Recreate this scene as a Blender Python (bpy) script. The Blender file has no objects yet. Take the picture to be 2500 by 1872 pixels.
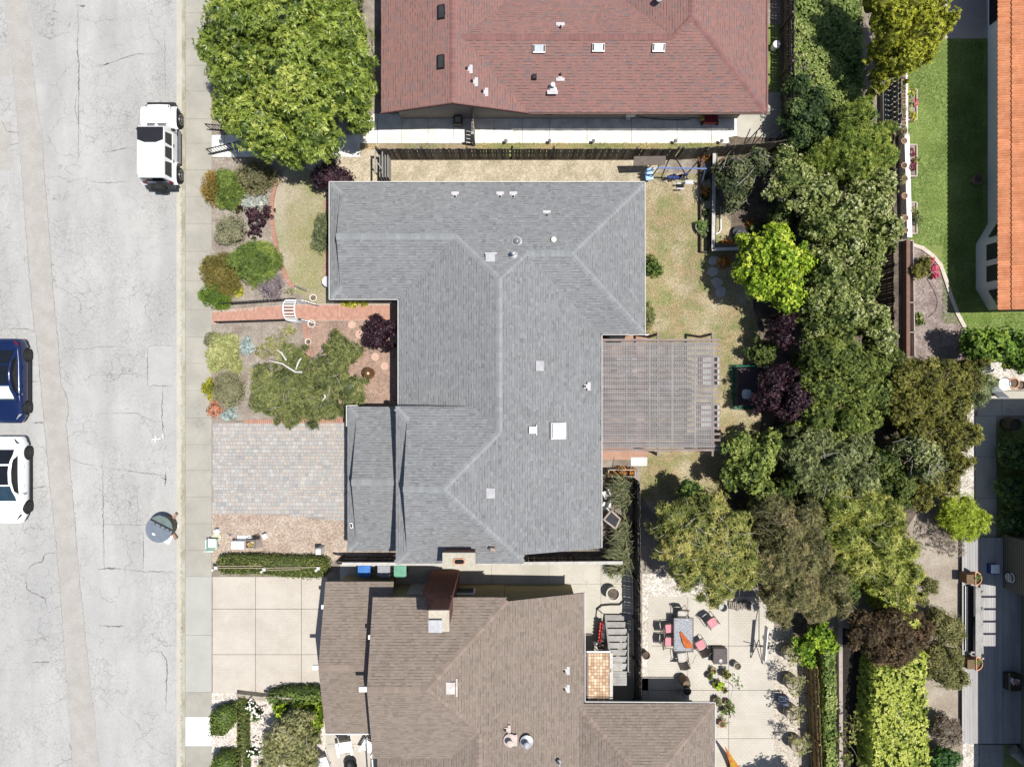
import bpy, bmesh, math, random
import numpy as np
from mathutils import Vector, Matrix
random.seed(7); RNG = np.random.default_rng(7)
S = bpy.context.scene
C = S.collection
R = math.radians

# ------------------------------------------------------------------ camera, sky, sun
HC = 38.0                                   # flying height of the camera above the street
cam = bpy.data.cameras.new('camera'); co = bpy.data.objects.new('camera', cam); C.objects.link(co)
co.location = (0, 0, HC); co.rotation_euler = (0, 0, 0)
cam.sensor_width = 36; cam.lens = 18 / (1250 / 45 / HC); cam.clip_end = 2000
S.camera = co
w = bpy.data.worlds.new('World'); S.world = w; w.use_nodes = True
nt = w.node_tree; bg = nt.nodes['Background']
sky = nt.nodes.new('ShaderNodeTexSky'); sky.sky_type = 'NISHITA'; sky.sun_disc = False
sky.sun_elevation = R(72); sky.sun_rotation = R(98)
nt.links.new(sky.outputs[0], bg.inputs[0]); bg.inputs[1].default_value = 0.085
sun = bpy.data.lights.new('sun', 'SUN'); sun.energy = 4.6; sun.angle = R(0.53); sun.color = (1, .96, .90)
so = bpy.data.objects.new('sun', sun); C.objects.link(so)
so.rotation_euler = Vector((-.32, .05, -1)).to_track_quat('-Z', 'Y').to_euler(); so.location = (10, -2, 60)
S.view_settings.view_transform = 'Standard'; S.view_settings.look = 'None'
S.view_settings.exposure = 0.42; S.view_settings.gamma = 1; S.view_settings.use_curve_mapping = False

# ------------------------------------------------------------------ helpers
def gx(px, z=0): return (px - 1250) / 45 * (HC - z) / HC
def gy(py, z=0): return (936 - py) / 45 * (HC - z) / HC
def G(px, py, z=0): return Vector((gx(px, z), gy(py, z), z))
WL = {}                                     # world origin of every parent

class MB:
    """collects faces; v = per-face tone"""
    def __init__(s): s.V = []; s.F = []; s.T = []
    def face(s, pts, t=.5):
        n = len(s.V); s.V += [tuple(p) for p in pts]; s.F.append(tuple(range(n, n + len(pts)))); s.T.append(t)
    def add(s, vs, fs, t=.5):
        n = len(s.V); s.V += [tuple(p) for p in vs]
        for f in fs: s.F.append(tuple(i + n for i in f)); s.T.append(t)
        return s
    def box(s, cx, cy, cz, sx, sy, sz, rz=0, t=.5, rx=0, ry=0):
        m = Matrix.Rotation(rz, 3, 'Z') @ Matrix.Rotation(ry, 3, 'Y') @ Matrix.Rotation(rx, 3, 'X')
        vs = [m @ Vector((a * sx / 2, b * sy / 2, c * sz / 2)) + Vector((cx, cy, cz)) for a in (-1, 1) for b in (-1, 1) for c in (-1, 1)]
        return s.add(vs, [(0, 1, 3, 2), (4, 6, 7, 5), (0, 4, 5, 1), (2, 3, 7, 6), (0, 2, 6, 4), (1, 5, 7, 3)], t)
    def bar(s, a, b, w, h, t=.5):
        """rectangular bar from a to b"""
        a = Vector(a); b = Vector(b); d = (b - a).normalized()
        u = d.cross(Vector((0, 0, 1)));  u = Vector((1, 0, 0)) if u.length < 1e-4 else u.normalized()
        k = u.cross(d)
        vs = [p + u * i * w / 2 + k * j * h / 2 for p in (a, b) for i, j in ((-1, -1), (1, -1), (1, 1), (-1, 1))]
        return s.add(vs, [(0, 3, 2, 1), (4, 5, 6, 7), (0, 1, 5, 4), (1, 2, 6, 5), (2, 3, 7, 6), (3, 0, 4, 7)], t)
    def prism(s, poly, z0, z1, t=.5, bottom=True):
        """poly: plan points (x, y) or (x, y, z) whose own z then counts for the top"""
        n = len(poly)
        ar = sum(poly[i][0] * poly[(i + 1) % n][1] - poly[(i + 1) % n][0] * poly[i][1] for i in range(n))
        if ar < 0: poly = poly[::-1]
        top = [(p[0], p[1], p[2] if len(p) > 2 else z1) for p in poly]
        bot = [(p[0], p[1], (p[2] + z0) if len(p) > 2 else z0) for p in poly]
        fs = [tuple(range(n, 2 * n))] + [(i, (i + 1) % n, n + (i + 1) % n, n + i) for i in range(n)]
        if bottom: fs.append(tuple(range(n - 1, -1, -1)))
        return s.add(bot + top, fs, t)
    def tube(s, pts, r, n=6, t=.5, cap=True):
        pts = [Vector(p) for p in pts]; rs = r if isinstance(r, (list, tuple)) else [r] * len(pts)
        vs = []; fs = []; u = None
        for i, p in enumerate(pts):
            d = (pts[min(i + 1, len(pts) - 1)] - pts[max(i - 1, 0)])
            d = d.normalized() if d.length > 1e-9 else Vector((0, 0, 1))
            if u is None: u = d.orthogonal().normalized()
            else:
                u = u - d * u.dot(d); u = u.normalized() if u.length > 1e-6 else d.orthogonal().normalized()
            k = d.cross(u)
            for j in range(n):
                a = 2 * math.pi * j / n; vs.append(p + (u * math.cos(a) + k * math.sin(a)) * rs[i])
        for i in range(len(pts) - 1):
            for j in range(n):
                fs.append((i * n + j, i * n + (j + 1) % n, (i + 1) * n + (j + 1) % n, (i + 1) * n + j))
        if cap: fs.append(tuple(range(n - 1, -1, -1))); fs.append(tuple(range((len(pts) - 1) * n, len(pts) * n)))
        return s.add(vs, fs, t)
    def lathe(s, x, y, prof, n=20, t=.5, m=None):
        """prof: list of (r, z) from bottom to top; m: optional matrix applied before the move"""
        vs = []; fs = []
        for r, z in prof:
            for j in range(n):
                a = 2 * math.pi * j / n; p = Vector((r * math.cos(a), r * math.sin(a), z))
                if m: p = m @ p
                vs.append(p + Vector((x, y, 0)))
        for i in range(len(prof) - 1):
            for j in range(n):
                fs.append((i * n + j, i * n + (j + 1) % n, (i + 1) * n + (j + 1) % n, (i + 1) * n + j))
        fs.append(tuple(range(n - 1, -1, -1))); fs.append(tuple(range((len(prof) - 1) * n, len(prof) * n)))
        return s.add(vs, fs, t)
    def grid(s, fn, nu, nv, t=.5):
        vs = [fn(i / nu, j / nv) for i in range(nu + 1) for j in range(nv + 1)]
        fs = [(i * (nv + 1) + j, (i + 1) * (nv + 1) + j, (i + 1) * (nv + 1) + j + 1, i * (nv + 1) + j + 1) for i in range(nu) for j in range(nv)]
        return s.add(vs, fs, t)

def mesh_from(mb, name, off=(0, 0, 0), smooth=False):
    me = bpy.data.meshes.new(name)
    if isinstance(mb, MB):
        V = np.array(mb.V, dtype=np.float32) - np.array(off, dtype=np.float32)
        me.from_pydata(V.tolist(), [], mb.F); T = mb.T
    else:
        V, Q, T = mb                        # numpy quads
        n = len(Q)
        me.vertices.add(len(V)); me.vertices.foreach_set('co', (V - np.array(off)).astype(np.float32).ravel())
        me.loops.add(4 * n); me.loops.foreach_set('vertex_index', Q.astype(np.int32).ravel())
        me.polygons.add(n); me.polygons.foreach_set('loop_start', np.arange(0, 4 * n, 4, dtype=np.int32))
        me.update(calc_edges=True)
    a = me.attributes.new('v', 'FLOAT', 'FACE'); a.data.foreach_set('value', np.array(T, dtype=np.float32))
    if smooth: me.polygons.foreach_set('use_smooth', [True] * len(me.polygons))
    return me

def obj(name, mb, mat, parent=None, kind=None, label=None, smooth=False, bevel=0):
    """a mesh in world coordinates linked as ONE object, top-level or a child of parent"""
    if parent is None:
        V = np.array(mb.V) if isinstance(mb, MB) else mb[0]
        lo, hi = V.min(0), V.max(0); off = Vector(((lo[0] + hi[0]) / 2, (lo[1] + hi[1]) / 2, lo[2]))
    else: off = WL[parent.name]
    me = mesh_from(mb, name, off, smooth)
    if mat: me.materials.append(mat)
    o = bpy.data.objects.new(name, me); C.objects.link(o)
    if parent is None: o.location = off
    else: o.parent = parent
    WL[o.name] = off
    if kind: o['kind'] = kind
    if label: o['label'] = label
    if bevel:
        m = o.modifiers.new('b', 'BEVEL'); m.width = bevel; m.segments = 2; m.limit_method = 'ANGLE'
    return o

def tag(o, label, cat, group=None):
    o['label'] = label; o['category'] = cat
    if group: o['group'] = group
    return o
def thing(name, label, cat, loc=(0, 0, 0), group=None):
    o = bpy.data.objects.new(name, None); C.objects.link(o); o.location = loc; o.empty_display_size = .3
    WL[o.name] = Vector(loc); return tag(o, label, cat, group)
def copy_tree(o, parent=None):
    c = o.copy(); C.objects.link(c)
    if parent: c.parent = parent
    for ch in list(o.children): copy_tree(ch, c)
    return c
def piece(name, me, parent, loc, rz=0, scale=(1, 1, 1), rot=None):
    """one instance of a shared mesh as a child"""
    o = bpy.data.objects.new(name, me); C.objects.link(o); o.parent = parent
    o.location = Vector(loc) - WL[parent.name]; o.rotation_euler = rot or (0, 0, rz); o.scale = scale
    return o
def struct(name, mb, mat, **k): return obj(name, mb, mat, kind='structure', **k)
def PP(pts, z=0): return [(gx(a, z), gy(b, z)) for a, b in pts]
def area(name, pts, z, mat, z0=-.14, wob=0, sub=0):
    """a ground sheet given by its outline"""
    q = PP(pts)
    if wob:                                 # natural, uneven edge
        out = []
        for i, a in enumerate(q):
            b = q[(i + 1) % len(q)]; L = math.dist(a, b); n = max(1, int(L / .35))
            for k in range(n):
                f = k / n; out.append((a[0] + (b[0] - a[0]) * f + random.uniform(-wob, wob), a[1] + (b[1] - a[1]) * f + random.uniform(-wob, wob)))
        q = out
    return struct(name, MB().prism(q, z0, z, bottom=False), mat)

# ------------------------------------------------------------------ materials
MATS = {}
def M(name, c1, c2=None, c3=None, scale=4, rough=.85, bump=0, bs=60, va=0, rnd=0, metal=0, fine=.25, fs=40, spec=.3, vc=None, brick=None, stretch=None, trans=0, cracks=None, pebble=None, coat=0, leaf=False, stain=0):
    """procedural material: two/three colours mixed by noise, fine grain, tone per face (va) and per object (rnd)"""
    if name in MATS: return MATS[name]
    if not leaf:                             # field albedos
        sc_ = lambda c: c if (c is None or max(c) > .7) else tuple(q * .8 for q in c)
        c1, c2, c3 = sc_(c1), sc_(c2), sc_(c3); vc = [sc_(q) for q in vc] if vc else vc
    m = bpy.data.materials.new(name); m.use_nodes = True; t = m.node_tree; N = t.nodes; L = t.links
    b = N['Principled BSDF']; b.inputs['Roughness'].default_value = rough; b.inputs['Metallic'].default_value = metal
    b.inputs['Specular IOR Level'].default_value = spec; b.inputs['Coat Weight'].default_value = coat
    tc = N.new('ShaderNodeTexCoord'); geo = N.new('ShaderNodeNewGeometry')
    pos = geo.outputs['Position']
    if stretch:
        mp = N.new('ShaderNodeMapping'); mp.inputs['Scale'].default_value = stretch; L.new(pos, mp.inputs[0]); pos = mp.outputs[0]
    def noise(sc, det=6, r=.6, p=pos):
        n = N.new('ShaderNodeTexNoise'); n.inputs['Scale'].default_value = sc; n.inputs['Detail'].default_value = det; n.inputs['Roughness'].default_value = r
        L.new(p, n.inputs['Vector']); return n.outputs['Fac']
    def ramp(fac, a, bb, lo=.3, hi=.7):
        r = N.new('ShaderNodeMapRange'); r.inputs[1].default_value = lo; r.inputs[2].default_value = hi; r.inputs[3].default_value = a; r.inputs[4].default_value = bb
        L.new(fac, r.inputs[0]); return r.outputs[0]
    def mix(f, a, bb, mode='MIX'):
        x = N.new('ShaderNodeMix'); x.data_type = 'RGBA'; x.blend_type = mode
        for i, q in ((0, f), (6, a), (7, bb)):
            if isinstance(q, (int, float)): x.inputs[i].default_value = q
            elif isinstance(q, tuple): x.inputs[i].default_value = (*q, 1)
            else: L.new(q, x.inputs[i])
        return x.outputs[2]
    def math_(op, a, bb, c=None):
        x = N.new('ShaderNodeMath'); x.operation = op
        for i, q in enumerate((a, bb, c)):
            if q is None: continue
            if isinstance(q, (int, float)): x.inputs[i].default_value = q
            else: L.new(q, x.inputs[i])
        return x.outputs[0]
    c2 = c2 or tuple(q * .8 for q in c1)
    col = mix(ramp(noise(scale), 0, 1, .38, .62), c1, c2)
    if c3: col = mix(ramp(noise(scale * .37, 5), 0, 1, .46, .64), col, c3)
    if vc:                                   # colours picked per face / per object
        at = N.new('ShaderNodeAttribute'); at.attribute_name = 'v'
        oi = N.new('ShaderNodeObjectInfo'); f = at.outputs['Fac']
        if rnd: f = oi.outputs['Random']
        cr = N.new('ShaderNodeValToRGB'); L.new(f, cr.inputs[0]); e = cr.color_ramp.elements
        while len(e) > 1: e.remove(e[0])
        e[0].position = 0; e[0].color = (*vc[0], 1)
        for i, q in enumerate(vc[1:]): k = e.new((i + 1) / (len(vc) - 1)); k.color = (*q, 1)
        col = mix(.25, cr.outputs[0], col) if not va else mix(va, col, cr.outputs[0])
    elif va or rnd:
        at = N.new('ShaderNodeAttribute'); at.attribute_name = 'v'; f = at.outputs['Fac']
        if rnd: f = N.new('ShaderNodeObjectInfo').outputs['Random']
        k = max(va, rnd); g = ramp(f, 1 - k, 1 + k, 0, 1)
        vm = N.new('ShaderNodeVectorMath'); vm.operation = 'SCALE'; L.new(col, vm.inputs[0]); L.new(g, vm.inputs['Scale']); col = vm.outputs[0]
    if brick:                                # (width, height, mortar, colour scale)
        bt = N.new('ShaderNodeTexBrick'); L.new(geo.outputs['Position'], bt.inputs[0]); bt.inputs['Scale'].default_value = 1
        bt.inputs['Brick Width'].default_value = brick[0]; bt.inputs['Row Height'].default_value = brick[1]; bt.inputs['Mortar Size'].default_value = brick[2]
        bt.inputs['Color1'].default_value = (1, 1, 1, 1); bt.inputs['Color2'].default_value = (.93, .93, .93, 1); bt.inputs['Mortar'].default_value = (brick[3],) * 3 + (1,)
        col = mix(ramp(noise(.5, 3), .25, 1), col, mix(1.0, col, bt.outputs[0], 'MULTIPLY'))
    if pebble:                               # (scale, contrast)
        vo = N.new('ShaderNodeTexVoronoi'); vo.inputs['Scale'].default_value = pebble[0]; L.new(geo.outputs['Position'], vo.inputs['Vector'])
        sx = N.new('ShaderNodeSeparateColor'); L.new(vo.outputs['Color'], sx.inputs[0])
        g = ramp(sx.outputs[0], 1 - pebble[1], 1 + pebble[1], 0, 1)
        vm = N.new('ShaderNodeVectorMath'); vm.operation = 'SCALE'; L.new(col, vm.inputs[0]); L.new(g, vm.inputs['Scale']); col = vm.outputs[0]
    if cracks:                               # (scale, width, depth)
        for sc, wd, dp, ns in cracks:
            dn = N.new('ShaderNodeTexNoise'); dn.inputs['Scale'].default_value = sc * 1.6; dn.inputs['Detail'].default_value = 4
            L.new(geo.outputs['Position'], dn.inputs['Vector'])
            ad = N.new('ShaderNodeVectorMath'); ad.operation = 'MULTIPLY_ADD'; L.new(dn.outputs['Color'], ad.inputs[0]); ad.inputs[1].default_value = (1.1 / sc,) * 3; L.new(geo.outputs['Position'], ad.inputs[2])
            vo = N.new('ShaderNodeTexVoronoi'); vo.feature = 'DISTANCE_TO_EDGE'; vo.inputs['Scale'].default_value = sc; L.new(ad.outputs[0], vo.inputs['Vector'])
            k = ramp(vo.outputs['Distance'], dp, 0, 0, wd); k = math_('MULTIPLY', k, ramp(noise(ns, 3, p=geo.outputs['Position']), 0, 1, .45, .6))
            k = math_('SUBTRACT', 1.0, k)
            vm = N.new('ShaderNodeVectorMath'); vm.operation = 'SCALE'; L.new(col, vm.inputs[0]); L.new(k, vm.inputs['Scale']); col = vm.outputs[0]
    if stain:
        for sc_2, am in ((.28, stain), (1.7, stain * .6)):
            g = ramp(noise(sc_2, 4, .6, geo.outputs['Position']), 1 - am, 1 + am * .7); vm = N.new('ShaderNodeVectorMath'); vm.operation = 'SCALE'; L.new(col, vm.inputs[0]); L.new(g, vm.inputs['Scale']); col = vm.outputs[0]
    if fine:
        g = ramp(noise(fs, 3, .7), 1 - fine, 1 + fine)
        vm = N.new('ShaderNodeVectorMath'); vm.operation = 'SCALE'; L.new(col, vm.inputs[0]); L.new(g, vm.inputs['Scale']); col = vm.outputs[0]
    L.new(col, b.inputs['Base Color'])
    if bump:
        bp = N.new('ShaderNodeBump'); bp.inputs['Strength'].default_value = bump; bp.inputs['Distance'].default_value = .03
        L.new(noise(bs, 4, .65), bp.inputs['Height']); L.new(bp.outputs[0], b.inputs['Normal'])
    if trans:
        tr = N.new('ShaderNodeBsdfTranslucent'); L.new(col, tr.inputs[0]); ms = N.new('ShaderNodeMixShader'); ms.inputs[0].default_value = trans
        L.new(b.outputs[0], ms.inputs[1]); L.new(tr.outputs[0], ms.inputs[2]); L.new(ms.outputs[0], N['Material Output'].inputs[0])
    MATS[name] = m; return m

def leafmat(name, cols, rough=.5, trans=.36, spec=.35):
    """foliage: tone per leaf from the face attribute, broken up by a slow noise"""
    cols = [(min(.75, c[0] * 1.55), min(.75, c[1] * 1.38), c[2] * 1.5 + .004) if max(c) < .3 or c[2] < .6 * c[1] else tuple(q * 1.25 for q in c) for c in cols]
    return M(name, cols[1], cols[2], scale=1.3, rough=rough, vc=cols, va=.85, fine=.12, fs=30, trans=trans, spec=spec, leaf=True)

concrete = M('walk_concrete', (.375, .355, .305), (.42, .40, .345), (.34, .325, .28), scale=1.1, stain=.05, fine=.06, fs=30, rough=.9, cracks=[(.5, .012, .25, .4)])
white_concrete = M('pale_concrete', (.66, .66, .64), (.69, .69, .67), scale=1.5, fine=.05, rough=.9)
asphalt = M('old_asphalt', (.425, .42, .405), (.47, .465, .445), (.385, .38, .37), scale=.9, stain=.05, fine=.11, fs=28, rough=.95, stretch=(1, .3, 1), cracks=[(.5, .014, .42, .35), (1.7, .035, .30, .3), (4.2, .07, .24, .22)])
asphalt_tan = M('tan_asphalt', (.375, .355, .325), (.42, .40, .37), scale=1.5, fine=.22, fs=22, rough=.95)
tar = M('crack_filler', (.16, .155, .15), (.26, .255, .25), scale=5, fine=.3, rough=.9)
white = M('white_paint', (.8, .8, .78), (.74, .74, .73), fine=.03, rough=.55)
black_metal = M('black_metal', (.02, .02, .022), fine=.05, rough=.5, metal=.3)
dark_wood = M('weathered_board', (.10, .082, .065), (.17, .15, .125), (.06, .052, .045), scale=3, fine=.3, fs=18, rough=.9, rnd=.55, stretch=(6, 6, .6))
grey_wood = M('grey_wood', (.30, .29, .27), (.38, .37, .35), scale=3, fine=.2, fs=22, rough=.9, rnd=.18)
brown_wood = M('redwood_beam', (.20, .14, .12), (.26, .19, .165), scale=3, fine=.15, rough=.85)
glass_dark = M('dark_glass', (.012, .014, .018), fine=0, rough=.08, spec=.6)
steel = M('galvanised_steel', (.42, .43, .45), (.50, .50, .52), scale=6, fine=.08, rough=.42, metal=.35)
terracotta = M('terracotta', (.52, .26, .16), (.60, .34, .22), scale=8, fine=.12, rough=.85)
soil = M('garden_soil', (.27, .23, .19), (.36, .32, .27), (.20, .165, .13), scale=2.5, fine=.35, fs=22, rough=1, bump=.5, bs=30)
litter = M('leaf_litter', (.12, .095, .07), (.20, .16, .12), (.08, .065, .05), scale=3, fine=.5, fs=20, rough=1, bump=.6, bs=25)

# ------------------------------------------------------------------ the ground and its sheets
dry = M('dry_ground', (.30, .26, .19), (.24, .24, .13), scale=.6, fine=.3, fs=12, rough=1)
MB_ = MB
g = MB(); g.add([(-400, -400, -.16), (400, -400, -.16), (400, 400, -.16), (-400, 400, -.16)], [(0, 1, 2, 3)]); struct('ground', g, dry)
road = struct('road', MB().prism([(-150, -300), (gx(429), -300), (gx(429), 300), (-150, 300)], -.15, -.10, bottom=False), asphalt)
def strip(name, left, right, z, mat, parent=None, z0=None):
    q = PP(left) + PP(right)[::-1]
    return obj(name, MB().prism(q, z0 if z0 is not None else z - .02, z, bottom=False), mat, parent, kind=None if parent else 'structure')
stripL = [(-30, -900), (8, 0), (14, 60), (21, 112), (33, 211), (41, 317), (45, 350), (50, 423), (56, 500), (75, 750), (88, 848), (104, 1025), (118, 1182), (137, 1358), (141, 1400), (175, 1872), (250, 2700)]
stripR = [(0, -900), (63, 0), (72, 115), (82, 200), (88, 260), (97, 311), (103, 371), (106, 438), (112, 500), (130, 750), (139, 836), (147, 942), (162, 970), (164, 1009), (159, 1033), (167, 1127), (179, 1260), (190, 1400), (240, 1872), (330, 2700)]
strip('trench_patch', stripL, stripR, -.096, asphalt_tan, road)
for k, (x0, y0, x1, y1) in enumerate([(359, 844, 420, 941), (348, 1290, 426, 1395), (-60, 296, 24, 414), (-60, 112, 18, 185)]):
    obj('asphalt_patch', MB().prism(PP([(x0, y0), (x1, y0), (x1, y1), (x0, y1)]), -.12, -.096, bottom=False), M('patch_asphalt', (.42, .415, .40), (.45, .445, .43), scale=2, fine=.14, fs=28, rough=.95) if k < 2 else asphalt_tan, road)
def crack(pts, wpx):
    """a filled crack: a thin raised ribbon with an uneven edge"""
    out = []; P_ = [Vector((gx(a), gy(b))) for a, b in pts]; path = []
    for a, b in zip(P_, P_[1:]):
        n = max(2, int((b - a).length / .12))
        for i in range(n): path.append(a.lerp(b, i / n) + Vector((random.gauss(0, .018), random.gauss(0, .018))))
    path.append(P_[-1]); l = []; r = []
    for i, p in enumerate(path):
        d = (path[min(i + 1, len(path) - 1)] - path[max(i - 1, 0)]).normalized(); nn = Vector((-d.y, d.x)); e = wpx / 45 / 2 * random.uniform(.35, 1.3) * min(1, .15 + 2.2 * i / len(path), .15 + 2.2 * (1 - i / len(path)))
        l.append(p + nn * e); r.append(p - nn * e)
    q = MB(); n = len(path); q.add([(p.x, p.y, -.0945) for p in l] + [(p.x, p.y, -.0945) for p in r], [(i, n + i, n + i + 1, i + 1) for i in range(n - 1)])
    return obj('crack', q, tar, road)
for pts, wd in [([(186, 0), (189, 60), (186, 110), (190, 160), (189, 300), (188, 380)], 3), ([(187, 11), (205, 12)], 5), ([(235, 160), (262, 153), (330, 130), (380, 131)], 2.2), ([(250, 157), (264, 153)], 6),
                ([(245, 371), (268, 369), (305, 360), (325, 357)], 2.5), ([(72, 115), (82, 200), (88, 260), (97, 311), (103, 371), (106, 438), (112, 500), (130, 750), (139, 836), (147, 942), (162, 970), (164, 1009), (159, 1033), (167, 1127), (179, 1260), (190, 1400), (215, 1640), (240, 1872)], 1.3),
                ([(14, 60), (33, 211), (41, 317), (50, 423), (56, 500), (75, 750), (88, 848), (104, 1025), (118, 1182), (137, 1358), (175, 1872)], 1.2), ([(0, 293), (15, 320), (43, 323)], 3), ([(20, 352), (43, 350)], 3), ([(16, 803), (60, 802), (83, 811)], 2.5), ([(75, 1031), (102, 1032)], 5),
                ([(236, 1391), (260, 1388), (293, 1389)], 5), ([(293, 1390), (347, 1396), (425, 1396)], 2), ([(242, 1141), (390, 1160), (405, 1165), (400, 1185)], 2), ([(388, 1165), (405, 1172)], 5), ([(404, 1150), (400, 1188)], 4), ([(60, 1396), (82, 1375), (100, 1372), (107, 1352), (133, 1349)], 3.5), ([(60, 1400), (62, 1440), (105, 1460), (115, 1492)], 3.5),
                ([(354, 1590), (392, 1592), (405, 1615), (405, 1680), (402, 1740)], 3.2), ([(235, 1528), (300, 1530)], 4), ([(75, 1619), (118, 1616)], 4), ([(60, 930), (92, 931)], 3), ([(75, 1193), (110, 1187)], 3.5), ([(359, 844), (420, 844)], 1.8), ([(359, 844), (358, 941)], 2.5), ([(359, 942), (420, 942)], 2.5), ([(349, 1290), (347, 1395)], 2.4), ([(212, 440), (240, 445), (310, 443)], 2),
                ([(395, 945), (393, 1020), (400, 1075)], 3), ([(140, 1100), (190, 1130), (250, 1140)], 1.2), ([(248, 1130), (250, 1290), (252, 1400)], 2.2), ([(220, 1280), (370, 1283)], 1.5), ([(190, 200), (180, 260), (195, 330)], 1.5), ([(400, 60), (402, 240)], 1.6), ([(235, 915), (330, 912), (358, 922)], 1.6), ([(150, 850), (200, 852), (250, 845), (310, 848)], 1.4), ([(240, 1010), (330, 1008), (370, 1028), (400, 1030)], 1.5), ([(330, 1180), (335, 1240), (330, 1290)], 1.3)]:
    crack(pts, wd)
# sprayed utility marks
mk = MB()
for a, b in (((377, 1065), (377, 1080)), ((368, 1073), (390, 1071)), ((395, 1060), (396, 1070))): mk.bar(G(*a) + Vector((0, 0, -.092)), G(*b) + Vector((0, 0, -.092)), .035, .004)
obj('paint_mark', mk, white, road)

gutter_m = M('gutter_concrete', (.52, .49, .42), (.46, .44, .38), scale=1.2, fine=.08, rough=.9)
gut = struct('gutter', MB().prism([(gx(429), -300), (gx(444), -300), (gx(444), 300), (gx(429), 300)], -.15, -.092, bottom=False), gutter_m)
kerb = MB()
kerb.prism([(gx(444), -300), (gx(452), -300), (gx(452), 300), (gx(444), 300)], -.15, .004, bottom=False); struct('kerb', kerb, M('kerb_concrete', (.46, .44, .37), (.38, .37, .31), (.30, .28, .2), scale=2, fine=.1, rough=.9))
sw = struct('sidewalk', MB().prism([(gx(452), -300), (gx(517), -300), (gx(517), 300), (gx(452), 300)], -.15, -.012, bottom=False), M('joint_dirt', (.2, .19, .15), fine=.2))
js = [-60, 32, 96, 160, 223, 291, 350, 415, 480, 546, 614, 685, 756, 822, 887, 953, 1020, 1085, 1148, 1213, 1278, 1343, 1407, 1550, 1689, 1749, 1821, 1900, 1980]
for a, b in zip(js, js[1:]):
    mt = white_concrete if a == 1749 else (concrete if a not in (1407, 1550) else M('grey_concrete', (.40, .40, .36), (.44, .44, .40), scale=.9, fine=.06, rough=.9))
    obj('concrete_slab', MB().prism(PP([(452.6, a + .3), (516.6, a + .3), (516.6, b - .3), (452.6, b - .3)]), -.05, random.uniform(-.002, .003), bottom=False), mt, sw)
for a, b in ((-900, -60), (1980, 2700)): obj('concrete_slab', MB().prism(PP([(453, a), (516.4, a), (516.4, b), (453, b)]), -.05, 0, bottom=False), concrete, sw)

# yards east of the sidewalk
struct('yard', MB().prism([(gx(517), -250), (250, -250), (250, 250), (gx(517), 250)], -.15, 0, bottom=False), soil)
straw = M('wood_chips', (.46, .39, .28), (.54, .47, .35), (.38, .33, .23), scale=3, fine=.3, fs=25, pebble=(16, .22), rough=1, bump=.5, bs=30)
area('chip_ground', [(797, 352), (930, 352), (930, 384), (1605, 384), (1605, 452), (1250, 470), (800, 470), (745, 470), (745, 400)], .006, straw, wob=.06)
lawn_dry = M('dry_lawn', (.33, .29, .18), (.23, .25, .10), (.42, .37, .28), scale=.9, fine=.35, fs=14, rough=1, bump=.6, bs=22)
area('front_lawn', [(690, 420), (720, 400), (800, 430), (815, 470), (815, 745), (770, 748), (722, 712), (702, 670), (685, 620), (671, 560), (668, 520), (672, 480)], .01, lawn_dry, wob=.03)
lawn_back = M('back_lawn', (.37, .28, .165), (.21, .235, .09), (.46, .39, .27), scale=1.4, stain=.14, fine=.5, fs=14, rough=1, bump=.6, bs=22)
area('back_lawn', [(1565, 446), (1600, 420), (1725, 425), (1790, 560), (1850, 740), (1880, 900), (1850, 1100), (1800, 1250), (1600, 1260), (1562, 1200), (1562, 1110), (1480, 1115), (1480, 815), (1565, 815)], .008, lawn_back, wob=.05)
bedm = M('bed_soil', (.29, .25, .21), (.36, .32, .27), (.24, .2, .165), scale=3, fine=.35, fs=20, pebble=(20, .18), rough=1)
area('flower_bed', [(517, 386), (600, 386), (668, 430), (664, 520), (668, 600), (690, 670), (718, 715), (722, 742), (517, 757)], .004, bedm)
area('flower_bed', [(517, 792), (740, 785), (752, 800), (757, 900), (750, 1020), (520, 1028)], .004, bedm)
redgravel = M('red_gravel', (.33, .22, .17), (.40, .28, .22), (.28, .2, .16), scale=3, fine=.3, fs=20, pebble=(22, .3), rough=1)
area('red_gravel', [(747, 783), (960, 783), (968, 1000), (845, 1022), (690, 1032), (757, 870)], .006, redgravel)
pinkgravel = M('pink_gravel', (.40, .32, .25), (.46, .38, .31), (.36, .27, .22), scale=2.5, fine=.25, fs=20, pebble=(18, .3), rough=1)
area('gravel', [(517, 1253), (640, 1255), (720, 1258), (780, 1268), (850, 1268), (980, 1320), (980, 1362), (820, 1366), (517, 1372)], .006, pinkgravel, wob=.02)
area('soil_terrace', [(1780, 335), (2195, 330), (2195, 900), (2240, 1000), (2330, 1250), (2150, 1560), (1940, 1560), (1930, 1455), (1760, 1400), (1700, 1250), (1850, 1100), (1870, 900), (1840, 740), (1790, 600)], .012, litter, wob=.1)
ydirt = M('slope_soil', (.36, .31, .25), (.42, .37, .31), (.30, .25, .2), scale=1.5, fine=.25, fs=15, rough=1, bump=.5)
area('slope_soil', [(2170, 900), (2360, 980), (2352, 1872), (2352, 2100), (1950, 2100), (1950, 1560), (2100, 1450), (2240, 1250)], .016, ydirt)
whitegravel = M('white_gravel', (.56, .52, .46), (.64, .60, .54), (.46, .42, .36), scale=4, fine=.25, fs=25, pebble=(17, .38), rough=1)
area('white_gravel', [(2330, 890), (2500, 880), (2700, 880), (2700, 925), (2440, 955), (2378, 985), (2378, 1315), (2345, 1315), (2340, 1000)], .02, whitegravel)
area('white_gravel', [(2350, 1812), (2388, 1812), (2388, 2100), (2350, 2100)], .02, whitegravel)
area('gravel', [(1568, 1400), (1780, 1400), (1780, 1458), (1590, 1458), (1590, 1655), (1568, 1655)], .008, whitegravel)
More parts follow.
